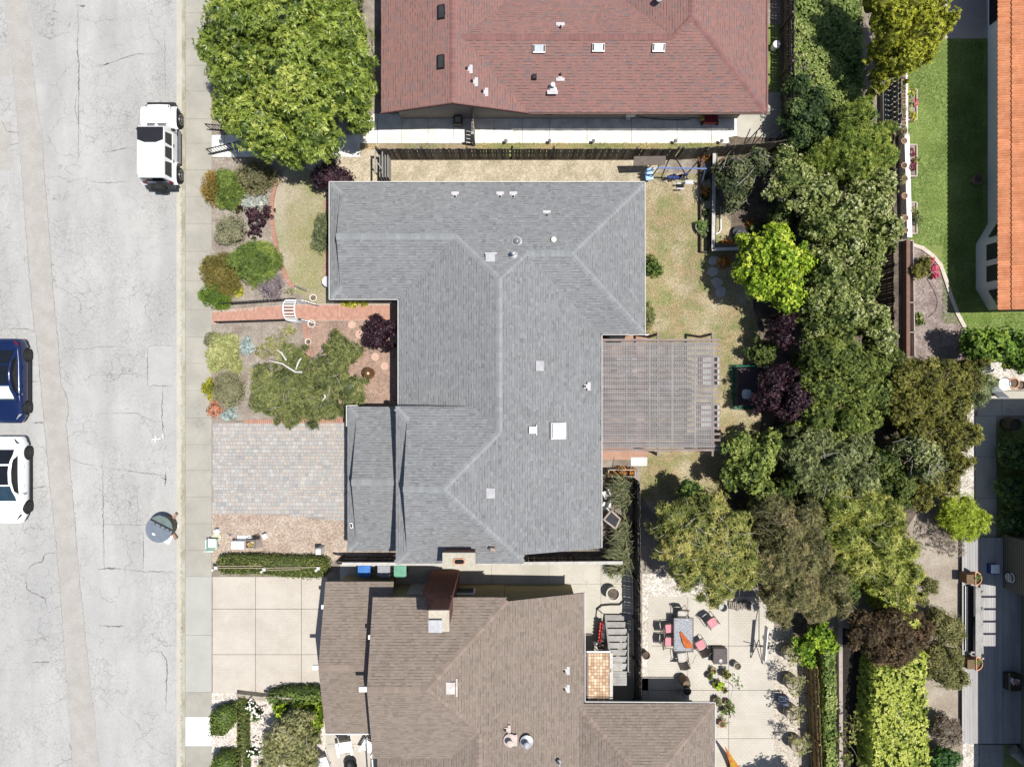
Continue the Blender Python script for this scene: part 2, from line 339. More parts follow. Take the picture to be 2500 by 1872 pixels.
area('gravel', [(1888, 1535), (1960, 1520), (1975, 1872), (1975, 2000), (1888, 2000)], .008, M('tan_gravel', (.45, .40, .33), (.52, .47, .40), scale=4, fine=.25, fs=25, pebble=(14, .32), rough=1))
area('gravel', [(517, 1690), (800, 1690), (800, 2000), (517, 2000)], .006, M('cream_gravel', (.56, .50, .44), (.64, .58, .52), scale=4, fine=.2, fs=25, pebble=(15, .35), rough=1))
area('strip_grass', [(1165, 347), (1760, 345), (1760, 384), (1165, 384)], .010, M('strip_grass', (.30, .27, .14), (.20, .25, .08), scale=2, fine=.4, fs=14, rough=1))

area('hedge_shade_patch', [(2046, 1530), (2135, 1545), (2125, 1990), (2046, 1990)], .020, M('hedge_shade_black', (.022, .018, .016), (.035, .028, .024), scale=6, fine=.4, fs=20, rough=1))  # near-black ground painted in for the shaded side of the hedge
# paved slabs: a dark joint bed with slabs proud of it
joint = M('slab_joint', (.22, .20, .18), fine=.1)
def slabs(name, xs, ys, z, mat, gap=.45, skip=(), parent=None):
    o = struct(name, MB().prism(PP([(xs[0], ys[0]), (xs[-1], ys[0]), (xs[-1], ys[-1]), (xs[0], ys[-1])]), -.1, z - .012, bottom=False), joint)
    for i, (a, b) in enumerate(zip(xs, xs[1:])):
        for j, (c, d) in enumerate(zip(ys, ys[1:])):
            if (i, j) in skip: continue
            obj('slab', MB().prism(PP([(a + gap, c + gap), (b - gap, c + gap), (b - gap, d - gap), (a + gap, d - gap)]), z - .03, z + random.uniform(-.001, .002), bottom=False), mat, o)
    return o
walk = M('white_walk', (.66, .65, .60), (.71, .70, .655), scale=2, fine=.05, rough=.9)
slabs('walkway', [860, 922, 981, 1045, 1108, 1206, 1275, 1341, 1433, 1542, 1653, 1737, 1800], [278, 350.5], .012, walk)
slabs('steps', [517, 548, 580, 640, 700, 800, 880], [330, 384], .02, walk)
stampc = M('stamped_concrete', (.55, .50, .43), (.59, .54, .47), (.50, .455, .39), scale=.8, stain=.07, fine=.08, rough=.9, brick=(.21, .105, .010, .76))
slabs('driveway_concrete', [519, 624, 736, 800], [1407, 1486, 1597, 1692], .012, stampc)
stampc2 = M('stamped_patio', (.55, .51, .44), (.60, .56, .49), (.51, .47, .40), scale=.8, stain=.06, fine=.08, rough=.9, brick=(.26, .13, .012, .74))
slabs('patio', [1568, 1582, 1679, 1779, 1890], [1455, 1576, 1684, 1802, 1960], .012, stampc2, skip=[(0, 0), (0, 1)])
slabs('patio', [795, 845, 905, 950], [1760, 1815, 1960], .012, stampc)
yardc = M('side_yard_concrete', (.50, .47, .40), (.55, .52, .45), (.44, .42, .35), scale=1, fine=.08, rough=.9, cracks=[(.5, .01, .3, .5)])
slabs('side_yard', [830, 940, 1060, 1200, 1340, 1467, 1560], [1370, 1425, 1600, 1750], .010, yardc)
slabs('patio', [2150, 2320, 2420], [-80, 95], .014, M('pink_patio', (.50, .43, .39), (.56, .49, .45), scale=1, fine=.08, brick=(.3, .15, .008, .85)))
slabs('garden_path', [2385, 2445, 2600], [955, 1015], .024, yardc); slabs('garden_path', [2380, 2432], [1015, 1115, 1215, 1312], .024, yardc)
obj('slab', MB().prism(PP([(1540, 1116), (1580, 1116), (1580, 1137), (1540, 1137)]), -.05, .03), white_concrete, kind='structure').name = 'concrete_pad'
area('side_passage', [(1800, 278), (1870, 278), (1915, 300), (1915, 330), (1880, 362), (1800, 362)], .008, yardc)
area('side_passage', [(1866, 225), (1915, 225), (1915, 300), (1866, 280)], .006, yardc)
turf_m = M('turf', (.19, .24, .07), (.26, .32, .10), (.16, .20, .055), scale=1.6, fine=.3, fs=14, rough=.95, bump=.5, bs=25)
area('turf_lawn', [(2212, 95), (2440, 95), (2440, 320), (2600, 320), (2600, 880), (2370, 880), (2352, 800), (2330, 770), (2305, 690), (2286, 645), (2250, 610), (2215, 597)], .016, turf_m)
area('side_lawn', [(1860, 60), (1903, 60), (1903, 226), (1860, 226)], .008, turf_m)
area('mulch_bed', [(2220, 600), (2250, 610), (2286, 645), (2305, 690), (2330, 770), (2352, 800), (2372, 880), (2225, 880)], .012, M('bark_mulch', (.25, .20, .18), (.34, .28, .25), (.20, .155, .14), scale=3, fine=.4, fs=20, pebble=(20, .3), rough=1))
area('shade_lawn', [(2432, 1030), (2600, 1030), (2600, 1312), (2436, 1312)], .02, turf_m)
area('patio_tiles', [(1465, 812), (1580, 812), (1580, 1122), (1465, 1122)], .022, M('red_patio', (.42, .24, .17), (.48, .30, .22), scale=2, fine=.1, brick=(.2, .1, .006, .7), rough=.85))
# curved white concrete edging round the mulch bed
e = MB(); pl = [(2225, 598), (2250, 606), (2275, 624), (2295, 648), (2308, 685), (2322, 730), (2337, 768), (2354, 800)]
for a, b in zip(pl, pl[1:]): pass
L_, R_ = [], []
for i, p in enumerate(pl):
    a = Vector(pl[max(0, i - 1)]); b = Vector(pl[min(len(pl) - 1, i + 1)]); d = (b - a).normalized(); nn = Vector((-d.y, d.x)) * 4.5
    L_.append(Vector(p) + nn); R_.append(Vector(p) - nn)
e.prism(PP([tuple(q) for q in L_ + R_[::-1]]), -.05, .09); tag(obj('garden_edging', e, M('cream_kerb', (.66, .58, .50), fine=.08)), 'curved cream concrete edging between the green turf and the mulch bed', 'edging')

# driveway of square and oblong pavers
pav_cols = [(.40, .39, .375), (.34, .345, .34), (.46, .38, .335), (.28, .29, .30), (.47, .41, .345), (.39, .355, .33), (.50, .475, .44), (.37, .375, .37)]
paver_m = M('driveway_paver', (.47, .45, .42), vc=pav_cols, rnd=1, fine=.12, fs=30, rough=.92, scale=9)
paver_s = M('driveway_paver_rows', (.47, .45, .42), vc=pav_cols, fine=.12, fs=30, rough=.92, scale=9)
dw = struct('driveway', MB().prism(PP([(518, 1032), (848, 1032), (848, 1268), (780, 1268), (720, 1258), (640, 1255), (518, 1253)]), -.1, .004, bottom=False), M('paver_sand', (.34, .31, .28), fine=.2))
def paver_mesh(wd, dp, h, mat, name, bev=.006):
    q = MB(); z = h
    q.add([(-wd / 2, -dp / 2, 0), (wd / 2, -dp / 2, 0), (wd / 2, dp / 2, 0), (-wd / 2, dp / 2, 0), (-wd / 2 + bev, -dp / 2 + bev, z), (wd / 2 - bev, -dp / 2 + bev, z), (wd / 2 - bev, dp / 2 - bev, z), (-wd / 2 + bev, dp / 2 - bev, z)],
          [(4, 5, 6, 7), (0, 1, 5, 4), (1, 2, 6, 5), (2, 3, 7, 6), (3, 0, 4, 7)])
    me = mesh_from(q, name); me.materials.append(mat); return me
pm = {(a, b): paver_mesh(a - .008, b - .008, .022, paver_m, 'paver') for a in (.15, .21, .27) for b in (.15, .21)}
rest = MB(); y = gy(1032) - .01; cnt = 0; x_end = gx(848)
while y > gy(1268) + .1:
    b = random.choice((.15, .21, .21)); x = gx(518) + random.uniform(-.1, 0) + .1
    lim = gy(1253) if True else 0
    while x < x_end - .08:
        a = random.choice((.15, .21, .27)); cx, cy = x + a / 2, y - b / 2
        px_ = 1250 + cx * 45; ylim = 1253 if px_ < 640 else 1253 + (px_ - 640) * .1
        if cx + a / 2 < x_end and 936 - cy * 45 < ylim - 3:
            if cnt < 300 and gy(1060) > cy and px_ > 560: cnt += 1; piece('paver', pm[(a, b)], dw, (cx, cy, .002 + random.uniform(0, .003)))
            else:
                z = .024 + random.uniform(0, .003); t = random.random(); u, v_ = a / 2 - .006, b / 2 - .006
                rest.add([(cx - u, cy - v_, z), (cx + u, cy - v_, z), (cx + u, cy + v_, z), (cx - u, cy + v_, z), (cx - u - .004, cy - v_ - .004, 0), (cx + u + .004, cy - v_ - .004, 0), (cx + u + .004, cy + v_ + .004, 0), (cx - u - .004, cy + v_ + .004, 0)],
                         [(0, 1, 2, 3), (4, 5, 1, 0), (5, 6, 2, 1), (6, 7, 3, 2), (7, 4, 0, 3)], t)
        x += a
    y -= b
obj('pavers', rest, paver_s, dw, kind='stuff')

# brick path from the sidewalk to the door
brick_cols = [(.50, .27, .20), (.55, .32, .24), (.46, .24, .18), (.57, .36, .28), (.42, .22, .17)]
brick_m = M('path_brick', (.46, .2, .14), vc=brick_cols, rnd=1, fine=.12, fs=30, scale=6, rough=.9)
brick_s = M('path_brick_rows', (.46, .2, .14), vc=brick_cols, fine=.12, fs=30, scale=6, rough=.9)
bp = struct('brick_path', MB().prism(PP([(517, 758), (722, 742), (975, 741), (975, 783), (740, 783), (517, 791)]), -.1, .012, bottom=False), M('mortar', (.50, .40, .34), fine=.1))
bm_ = paver_mesh(.095, .195, .014, brick_m, 'brick', .004); rest = MB(); cnt = 0
x = gx(518); col_ = 0
while x < gx(974):
    px_ = 1250 + (x + .05) * 45
    top = 758 + (742 - 758) * min(1, (px_ - 517) / 205) + .5; bot = 791 + (783 - 791) * min(1, (px_ - 517) / 223) - .5
    y0, y1 = gy(bot), gy(top); y = y0 + (.05 if col_ % 2 else .0)
    while y + .19 < y1 + .02:
        if cnt < 300 and px_ > 560: cnt += 1; piece('brick', bm_, bp, (x + .05, y + .1, .010 + random.uniform(0, .003)))
        else:
            z = .024 + random.uniform(0, .003); u, v_ = .045, .094; cx, cy = x + .05, y + .1; rest.add([(cx - u, cy - v_, z), (cx + u, cy - v_, z), (cx + u, cy + v_, z), (cx - u, cy + v_, z), (cx - u, cy - v_, 0), (cx + u, cy - v_, 0), (cx + u, cy + v_, 0), (cx - u, cy + v_, 0)], [(0, 1, 2, 3), (4, 5, 1, 0), (5, 6, 2, 1), (6, 7, 3, 2), (7, 4, 0, 3)], random.random())
        y += .2
    x += .101; col_ += 1
obj('bricks', rest, brick_s, bp, kind='stuff')

def brick_edge(label, pts, wd=.22, name='brick_edging', st=.105):
    t = thing(name, label, 'edging', G(*pts[0]))
    me = paver_mesh(st - .014, wd, .07, brick_m, 'brick', .006)
    P_ = [Vector((gx(a), gy(b))) for a, b in pts]; carry = 0
    for a, b in zip(P_, P_[1:]):
        d = b - a; L = d.length; s = carry
        while s < L:
            p = a + d * (s / L); piece('brick', me, t, (p.x, p.y, 0), math.atan2(d.y, d.x) + random.uniform(-.04, .04)); s += st
        carry = s - L
    return t
brick_edge('curved row of red bricks edging the dry front lawn', [(679, 440), (668, 465), (664, 495), (664, 530), (667, 560), (672, 590), (679, 620), (690, 655), (703, 685), (718, 706)])
brick_edge('short brick row between the planted bed and the red gravel', [(743, 792), (747, 820), (751, 850), (754, 872)])
brick_edge('brick row along the top of the paver driveway', [(600, 1029), (700, 1028), (844, 1027)])
brick_edge('brick row against the house behind the front lawn, upper part', [(797, 490), (797, 514)]); brick_edge('brick row against the house behind the front lawn, lower part', [(797, 612), (797, 675)])
for k, (a, b) in enumerate([(859, 793), (877, 816), (916, 871), (939, 894)]):
    tag(obj('stepping_stone', MB().lathe(gx(a), gy(b), [(.22, 0), (.22, .03), (.2, .035)], 14), M('pink_stone', (.56, .36, .28), (.6, .42, .34), fine=.1)), ['round pink stepping stone nearest the brick path', 'second round pink stepping stone down from the brick path', 'round pink stepping stone just below the purple tree', 'round pink stepping stone closest to the copper bowl'][k], 'stepping stone', 'pink stepping stones in the red gravel')
for k, (a, b) in enumerate([(1741, 637), (1740, 663), (1750, 690), (1759, 713)]):
    pts = [(gx(a) + (.34 + random.uniform(-.08, .08)) * math.cos(i * .9), gy(b) + (.28 + random.uniform(-.07, .07)) * math.sin(i * .9)) for i in range(7)]
    tag(obj('flagstone', MB().prism(pts, -.02, .05), M('flagstone', (.50, .46, .42), (.42, .39, .36), fine=.15)), ['pale flagstone just below the corner of the white timber wall', 'second pale flagstone down from the white timber wall', 'third flagstone, half in the shade of the lime tree', 'lowest flagstone, deepest in the shade of the lime tree'][k], 'flagstone', 'flagstones at the edge of the back lawn')

# ------------------------------------------------------------------ roofs and houses
def shingle_mat(name, cols, **k): return M(name, cols[1], vc=cols, va=.96, scale=2.2, stain=.055, fine=.10, fs=30, rough=.95, **k)
AX = {'N': (0, 1), 'S': (0, -1), 'E': (1, 0), 'W': (-1, 0)}
class Plane:
    """a roof plane falling towards side ax; its eave line lies at coordinate e, height z0"""
    def __init__(s, ax, e, z0, p=.35): s.ax, s.e, s.z0, s.p = ax, e, z0, p; s.d = AX[ax]
    def t(s, x, y): return (s.e - (x * s.d[0] + y * s.d[1])) if s.ax in 'NE' else (-s.e - (x * s.d[0] + y * s.d[1]))
    def z(s, x, y): return s.z0 + s.p * s.t(x, y)
    def xy(s, u, t):                        # u along the eave, t up the slope (plan distance)
        return {'N': (u, s.e - t), 'S': (u, s.e + t), 'E': (s.e - t, u), 'W': (s.e + t, u)}[s.ax]
    def ut(s, x, y): return (x if s.ax in 'NS' else y, s.t(x, y))
def cross(poly, t):
    xs = []
    for (u0, t0), (u1, t1) in zip(poly, poly[1:] + poly[:1]):
        if (t0 <= t) != (t1 <= t): xs.append(u0 + (u1 - u0) * (t - t0) / (t1 - t0))
    xs.sort(); return (xs[0], xs[-1]) if len(xs) > 1 else None
def shingles(mb, pl, poly, course=.128, w0=.12, w1=.28, step=.010):
    ut = [pl.ut(*q) for q in poly]; t = max(0, min(q[1] for q in ut)); tm = max(q[1] for q in ut); flip = pl.ax in 'SE'
    while t < tm - .02:
        t1 = min(t + course, tm - .004); I0 = cross(ut, t + .003); I1 = cross(ut, t1 - .003)
        if I0 and I1:
            lo = min(I0[0], I1[0]) - .01; hi = max(I0[1], I1[1]); u = lo - random.uniform(0, w1); drift = random.uniform(-.02, .02)
            while u < hi:
                ww = random.uniform(w0, w1); a0, b0 = max(u, I0[0]), min(u + ww - .006, I0[1]); a1, b1 = max(u, I1[0]), min(u + ww - .006, I1[1])
                if (b0 > a0 or b1 > a1) and max(abs(a0 - a1), abs(b0 - b1)) < .5 and b0 - a0 > -.2 and b1 - a1 > -.2:
                    if b0 < a0: a0 = b0 = (a0 + b0) / 2
                    if b1 < a1: a1 = b1 = (a1 + b1) / 2
                    def q(uu, tt, h): x, y = pl.xy(uu, tt); return (x, y, pl.z(x, y) + h)
                    gap = random.choice((.003, .004, .006, .016, .028)); r = random.uniform(.6, 1.2); tone = min(1, max(.22, random.gauss(.60, .15) + drift))
                    P4 = [q(a0, t + gap, step * r), q(b0, t + gap, step * r), q(b1, t1, .001), q(a1, t1, .001)]
                    E2 = [q(a0, t, .003), q(b0, t, .003)]
                    mb.add(P4 + E2, [(0, 1, 2, 3) if not flip else (3, 2, 1, 0)], tone)
                    mb.add(E2 + P4[:2], [(0, 1, 3, 2) if not flip else (2, 3, 1, 0)], 0)  # black cut edge; also paints in the shadow line of each course
                u += ww
        t += course
def caps(roof, pts, mat, mesh, name='ridge_cap', st=.24):
    """ridge or hip caps, one piece each, along a 3-D line"""
    for a, b in zip(pts, pts[1:]):
        a = Vector(a); b = Vector(b); d = b - a; n = max(1, round(d.length / st)); q = d.to_track_quat('X', 'Z')
        for i in range(n):
            o = piece(name, mesh, roof, a + d * ((i + .5) / n) + Vector((0, 0, .012)), rot=(q @ Vector((1, 0, 0)).rotation_difference(Vector((1, 0, -.06)).normalized())).to_euler())
def cap_mesh(mat, w=.30, L=.27):
    q = MB(); q.add([(-L / 2, -w / 2, -.045), (L / 2, -w / 2, -.045), (-L / 2, 0, .025), (L / 2, 0, .025), (-L / 2, w / 2, -.045), (L / 2, w / 2, -.045)], [(0, 1, 3, 2), (2, 3, 5, 4)], .6)
    q.add([(L / 2, -w / 2, -.06), (L / 2, 0, .01), (L / 2, w / 2, -.06), (L / 2, -w / 2, -.045), (L / 2, 0, .025), (L / 2, w / 2, -.045)], [(0, 1, 4, 3), (1, 2, 5, 4)], 0)
    me = mesh_from(q, 'ridge_cap'); me.materials.append(mat); return me
def build_roof(house, planes, mat, capmat, lines, shing=True, thick=.10, **k):
    base = MB(); sh = MB()
    for pl, poly in planes:
        base.prism([(x, y, pl.z(x, y) - .002) for x, y in poly], -thick, 0, t=.45)
        if shing: shingles(sh, pl, poly, **k)
    roof = obj('roof', base, mat, house)
    if shing: obj('shingles', sh, mat, roof, kind='stuff')
    cm = cap_mesh(capmat)
    for ln in lines: caps(roof, ln, capmat, cm)
    return roof
def gutterline(house, pts, mat=M('gutter_white', (.60, .59, .56), (.52, .51, .48), scale=6, fine=.1), w=.045, out=0):
    q = MB()
    for a, b in zip(pts, pts[1:]): q.bar(a, b, w, .09)
    return obj('gutter', q, mat, house)
def vent(house, px, py, zr, dirn='E', size=1.0, tall=.25, kind='flash', mat=M('vent_flashing', (.52, .50, .50), (.58, .56, .56), fine=.05)):
    """a plumbing vent standing in its flashing; dirn: side its wide flashing plate lies on"""
    x, y = gx(px, zr), gy(py, zr); s = .5 * size
    d = Vector((*AX[dirn], 0)); n = Vector((-d.y, d.x, 0)); q = MB(); z = zr + .03
    def rect(c, a, b, h): q.box(c.x, c.y, h, abs(d.x) * a + abs(n.x) * b, abs(d.y) * a + abs(n.y) * b, .012)
    rect(Vector((x, y, 0)), .16 * size, .42 * size, z + .004); rect(Vector((x, y, 0)) - d * .14 * size, .26 * size, .2 * size, z + .02)
    v = obj('vent_pipe', q, mat, house)
    pc = Vector((x, y, z)) - d * .2 * size
    r = MB(); r.tube([pc - Vector((0, 0, .1)), pc + Vector((0, 0, tall))], .055 * size, 8); obj('pipe', r, black_metal, v)
    return v
def cap_vent(house, px, py, zr, r=.11, h=.45, mat=white):
    x, y = gx(px, zr + h), gy(py, zr + h); q = MB(); q.lathe(x, y, [(r * .6, zr - .1), (r * .6, zr + h * .7), (r, zr + h * .72), (r, zr + h * .9), (r * .5, zr + h)], 16); q.lathe(x, y, [(r * 2, zr + .005), (r * 1.1, zr + .05)], 16)
    return obj('vent_cap', q, mat, house)
def box_vent(house, px, py, zr, a, b, h=.12, mat=steel, tilt=(0, 0), name='roof_vent', fl=None):
    x, y = gx(px, zr + h), gy(py, zr + h); q = MB(); q.box(x, y, zr + h / 2, a, b, h, rx=tilt[0], ry=tilt[1])
    if fl: q.box(x + fl[0], y + fl[1], zr + .025, fl[2], fl[3], .015, rx=tilt[0], ry=tilt[1])
    return obj(name, q, mat, house, bevel=.012)

# --- the grey-shingled house in the middle
GH = thing('house', 'single-storey house with the large grey shingle roof in the middle of the photo', 'house', (-1, 1, 0))
grey_cols = [(.12, .123, .125), (.205, .208, .212), (.238, .243, .247), (.275, .281, .286)]
grey_m = shingle_mat('grey_shingle', grey_cols); grey_cap = M('grey_cap', (.285, .297, .30), (.262, .27, .273), rnd=.08, fine=.12, fs=30, rough=.95)
xW, xE, zr = -5.70, 4.48, 4.48
N = Plane('N', 10.11, 2.7); Wm = Plane('W', -5.70, 2.7); E = Plane('E', 4.48, 2.7)
S1 = Plane('S', 4.27, 2.7); S2 = Plane('S', 2.50, 2.7); EE = Plane('E', 6.66, 2.7); Wk = Plane('W', -9.17, 2.7)
TN = Plane('N', -1.17, 4.07); TS = Plane('S', -8.71, 4.07); Tk = Plane('W', -5.63, 4.07)
g_planes = [
 (N, [(-9.17, 10.11), (6.66, 10.11), (2.855, 6.305), (.675, 6.305), (-.61, 5.02), (-2.78, 7.19), (-8.6, 7.19), (-8.6, 9.54)]),
 (S1, [(-9.17, 4.27), (-5.70, 4.27), (-2.78, 7.19), (-8.6, 7.19), (-8.6, 4.84)]),
 (Wk, [(-9.17, 10.11), (-9.17, 4.27), (-8.42, 5.02), (-8.42, 9.36)]),
 (Wm, [(-5.70, 4.27), (-5.70, -1.17), (-1.79, -1.17), (-.61, -2.34), (-.61, 5.02), (-2.78, 7.19)]),
 (S2, [(4.48, 2.50), (6.66, 2.50), (2.855, 6.305), (.675, 6.305)]),
 (EE, [(6.66, 10.11), (6.66, 2.50), (2.855, 6.305)]),
 (E, [(4.48, 2.50), (4.48, -8.29), (.57, -8.29), (.57, -8.71), (-3.21, -4.94), (-.61, -2.34), (-.61, 5.02), (.675, 6.305)]),
 (TN, [(-5.63, -1.17), (-1.79, -1.17), (-.61, -2.34), (-3.21, -4.94), (-5.06, -4.94), (-5.06, -1.74)]),
 (TS, [(-5.63, -8.71), (.57, -8.71), (-3.21, -4.94), (-5.06, -4.94), (-5.06, -8.14)]),
 (Tk, [(-5.63, -1.17), (-5.63, -8.71), (-4.88, -7.96), (-4.88, -1.92)]),
]
E.z_ = 0
# the garage wing in front, lower
LN = Plane('N', -1.18, 2.1); LS = Plane('S', -8.59, 2.1); LK = Plane('W', -8.44, 2.1)
g_planes += [(LN, [(-8.44, -1.18), (-5.2, -1.18), (-5.2, -4.885), (-7.93, -4.885), (-7.93, -1.69)]),
             (LS, [(-8.44, -8.59), (-5.2, -8.59), (-5.2, -4.885), (-7.93, -4.885), (-7.93, -8.08)]),
             (LK, [(-8.44, -1.18), (-8.44, -8.59), (-7.73, -7.88), (-7.73, -1.89)])]
def Z(pl, x, y): return (x, y, pl.z(x, y))
lines = [[Z(N, -8.6, 7.19), Z(N, -2.78, 7.19)], [Z(N, -2.78, 7.19), Z(N, -.61, 5.02)], [Z(N, -.61, 5.02), Z(N, .675, 6.305)], [Z(N, .675, 6.305), Z(N, 2.855, 6.305)],
         [Z(EE, 2.855, 6.305), Z(EE, 6.6, 10.05)], [Z(EE, 2.855, 6.305), Z(EE, 6.6, 2.56)], [Z(E, -.61, 5.02), Z(E, -.61, -2.34)], [Z(E, -.61, -2.34), Z(E, -3.21, -4.94)],
         [Z(TN, -3.21, -4.94), Z(TN, -5.06, -4.94)], [Z(TS, -3.21, -4.94), Z(TS, .52, -8.66)], [Z(LN, -7.93, -4.885), Z(LN, -5.2, -4.885)],
         [Z(Wk, -9.1, 10.04), Z(Wk, -8.55, 9.49)], [Z(Wk, -9.1, 4.34), Z(Wk, -8.55, 4.89)], [Z(Tk, -5.6, -1.2), Z(Tk, -5.0, -1.8)], [Z(Tk, -5.6, -8.68), Z(Tk, -5.0, -8.08)],
         [Z(LK, -8.37, -1.25), Z(LK, -7.87, -1.75)], [Z(LK, -8.37, -8.52), Z(LK, -7.87, -8.02)]]
groof = build_roof(GH, g_planes, grey_m, grey_cap, lines)
# vertical gablets over the skirt roofs, and the side of the tall wing
gm = M('grey_gable_board', (.20, .20, .19), fine=.1); gb = MB()
for xx, y0, y1, ym, pl in ((-8.42, 4.9, 9.48, 7.19, N), (-4.88, -8.05, -1.83, -4.94, TN), (-7.73, -7.98, -1.79, -4.885, LN)):
    zt = pl.z(xx, ym) - .11; zb = {-8.42: 2.93, -4.88: 4.3, -7.73: 2.3}[xx]
    gb.add([(xx, y0, zb), (xx, y1, zb), (xx, ym, zt), (xx + .05, y0, zb), (xx + .05, y1, zb), (xx + .05, ym, zt)], [(0, 2, 1), (3, 4, 5), (0, 1, 4, 3), (1, 2, 5, 4), (2, 0, 3, 5)])
obj('gable_board', gb, gm, GH)
wallm = M('cream_stucco', (.46, .43, .37), (.42, .39, .33), fine=.08, rough=.95)
wl = MB()
for x0, y0, x1, y1, h in ((-8.7, 4.75, 6.2, 9.65, 2.62), (-5.2, -1.6, 4.02, 4.76, 2.62), (-5.2, -8.25, .2, -1.62, 3.98), (.2, -7.85, 4.02, -1.62, 2.62), (-7.9, -8.1, -5.21, -1.55, 2.05), (4.03, 2.95, 6.2, 4.74, 2.62)):
    wl.box((x0 + x1) / 2, (y0 + y1) / 2, h / 2, x1 - x0, y1 - y0, h)
obj('wall', wl, wallm, GH)
gd = MB()
for k in range(4): gd.box(-7.92, -4.8, .26 + k * .47, .05, 4.9, .45)
obj('garage_door', gd, white, GH)
for pts in ([(-9.2, 10.15, 2.68), (6.7, 10.15, 2.68), (6.71, 2.46, 2.68), (4.53, 2.46, 2.68), (4.53, -8.27, 2.68)], [(-9.21, 10.13, 2.68), (-9.21, 4.23, 2.68), (-5.74, 4.23, 2.68), (-5.74, -1.1, 2.68)], [(-8.48, -2.2, 2.08), (-8.48, -1.13, 2.08), (-7.9, -1.13, 2.08)]):
    gutterline(GH, pts)
gutterline(GH, [(-5.66, -1.13, 4.05), (-1.9, -1.13, 4.05)], M('grey_gutter', (.25, .26, .26)), .05)
dn = MB(); dn.tube([(6.78, 2.45, 2.6), (6.95, 2.5, 2.3), (6.95, 2.75, .4)], .04, 8); obj('downpipe', dn, white, GH)
for a in ((1111, 472), (1221, 472), (1253, 472), (1335, 518)): vent(GH, a[0], a[1], N.z(gx(a[0], 3), gy(a[1], 3)), 'N', .9, .12)
vent(GH, 1438, 943, 3.1, 'E', 1, .12); vent(GH, 1243, 1094, 4.2, 'E', 1, .15)
box_vent(GH, 1197, 629, 4.16, .46, .36, .10, steel, (.3, 0), 'roof_vent', (.02, .22, .6, .1))
box_vent(GH, 1318, 893, 3.84, .40, .50, .10, M('pale_vent', (.46, .46, .47), rough=.6)); box_vent(GH, 1198, 1204, 4.60, .42, .50, .10, M('pale_vent', (.46, .46, .47)))
box_vent(GH, 1300, 1050, 4.0, .34, .34, .14, steel, fl=(.2, 0, .06, .5)); 
sk = box_vent(GH, 1363, 1052, 3.65, .62, .66, .18, M('skylight_white', (.86, .86, .86), fine=.02, rough=.3), (0, .33), 'skylight'); sf = MB(); sf.box(gx(1363, 3.65), gy(1052, 3.65), 3.62, .82, .82, .1, ry=.33); obj('frame', sf, steel, sk)
cap_vent(GH, 1254, 618, 4.15, .10, .5, steel)
q = MB(); x, y = gx(1262, 4), gy(588, 4); q.lathe(x, y, [(.26, 3.78), (.26, 3.86), (.17, 3.9)], 20); dm = obj('light_tube', q, steel, GH); q = MB(); q.lathe(x, y, [(.17, 3.9), (.16, 3.97), (.11, 4.04), (.04, 4.07)], 20); obj('dome', q, M('clear_dome', (.25, .26, .24), fine=0, rough=.12, spec=.6), dm, smooth=True)
q = MB(); x, y = gx(1352, 3.9), gy(585, 3.9); q.lathe(x, y, [(.13, 3.7), (.13, 3.95), (.10, 3.97)], 16); obj('vent_cap', q, M('cream_cap', (.80, .76, .58), fine=.02), GH)
q = MB(); x, y = gx(1205, 4.8), gy(1344, 4.8); q.tube([(x, y, 4.1), (x, y, 4.6), (x - .18, y + .05, 4.72)], .09, 10); obj('flue_pipe', q, M('rusty_flue', (.42, .38, .34), (.35, .22, .14), scale=8), GH)
q = MB(); q.box(gx(858, 2.25), gy(1282, 2.25), 2.27, .14, .27, .05, rz=.2); lf = obj('solar_light', q, white, GH); q = MB(); q.box(gx(858, 2.25), gy(1282, 2.25), 2.305, .09, .2, .02, rz=.2); obj('panel', q, glass_dark, lf)
q = MB(); x, y = -2.47, -8.25; q.box(x, y, 2.6, 1.42, .62, 5.2)
chb = M('brown_chimney_brick', (.20, .09, .065), (.27, .13, .09), scale=9, fine=.2, rough=.95, brick=(.2, .07, .01, .5)); ch = obj('chimney', q, chb, GH)
q = MB(); rim = [(x - .77, y - .37), (x + .77, y - .37), (x + .77, y + .37), (x - .77, y + .37)]; q.prism(rim, 5.2, 5.38); obj('crown', q, M('chimney_mortar', (.50, .46, .38), (.42, .38, .30), scale=6, fine=.2), ch)
q = MB(); q2 = [(x + .02 + (.26 if math.cos(a) > 0 else -.26) * .6 + .13 * math.cos(a), y - .02 + .15 * math.sin(a)) for a in [i * math.pi / 10 for i in range(20)]]; q.prism(q2, 5.3, 5.46); fl = obj('flue', q, terracotta, ch); q = MB(); q3 = [(x + .02 + (a - x - .02) * .78, y - .02 + (b - y + .02) * .7) for a, b in q2]; q.prism(q3, 5.3, 5.465); obj('flue_opening', q, M('flue_black', (.008, .008, .008), fine=0), ch)  # near-black cap set on the solid flue as its opening
q = MB(); q.add([(x - .85, y + .42, 4.16), (x + .85, y + .42, 4.16), (x + .3, y + .72, 4.05 + .02), (x - .3, y + .72, 4.07)], [(0, 1, 2, 3)]); obj('flashing', q, steel, ch)

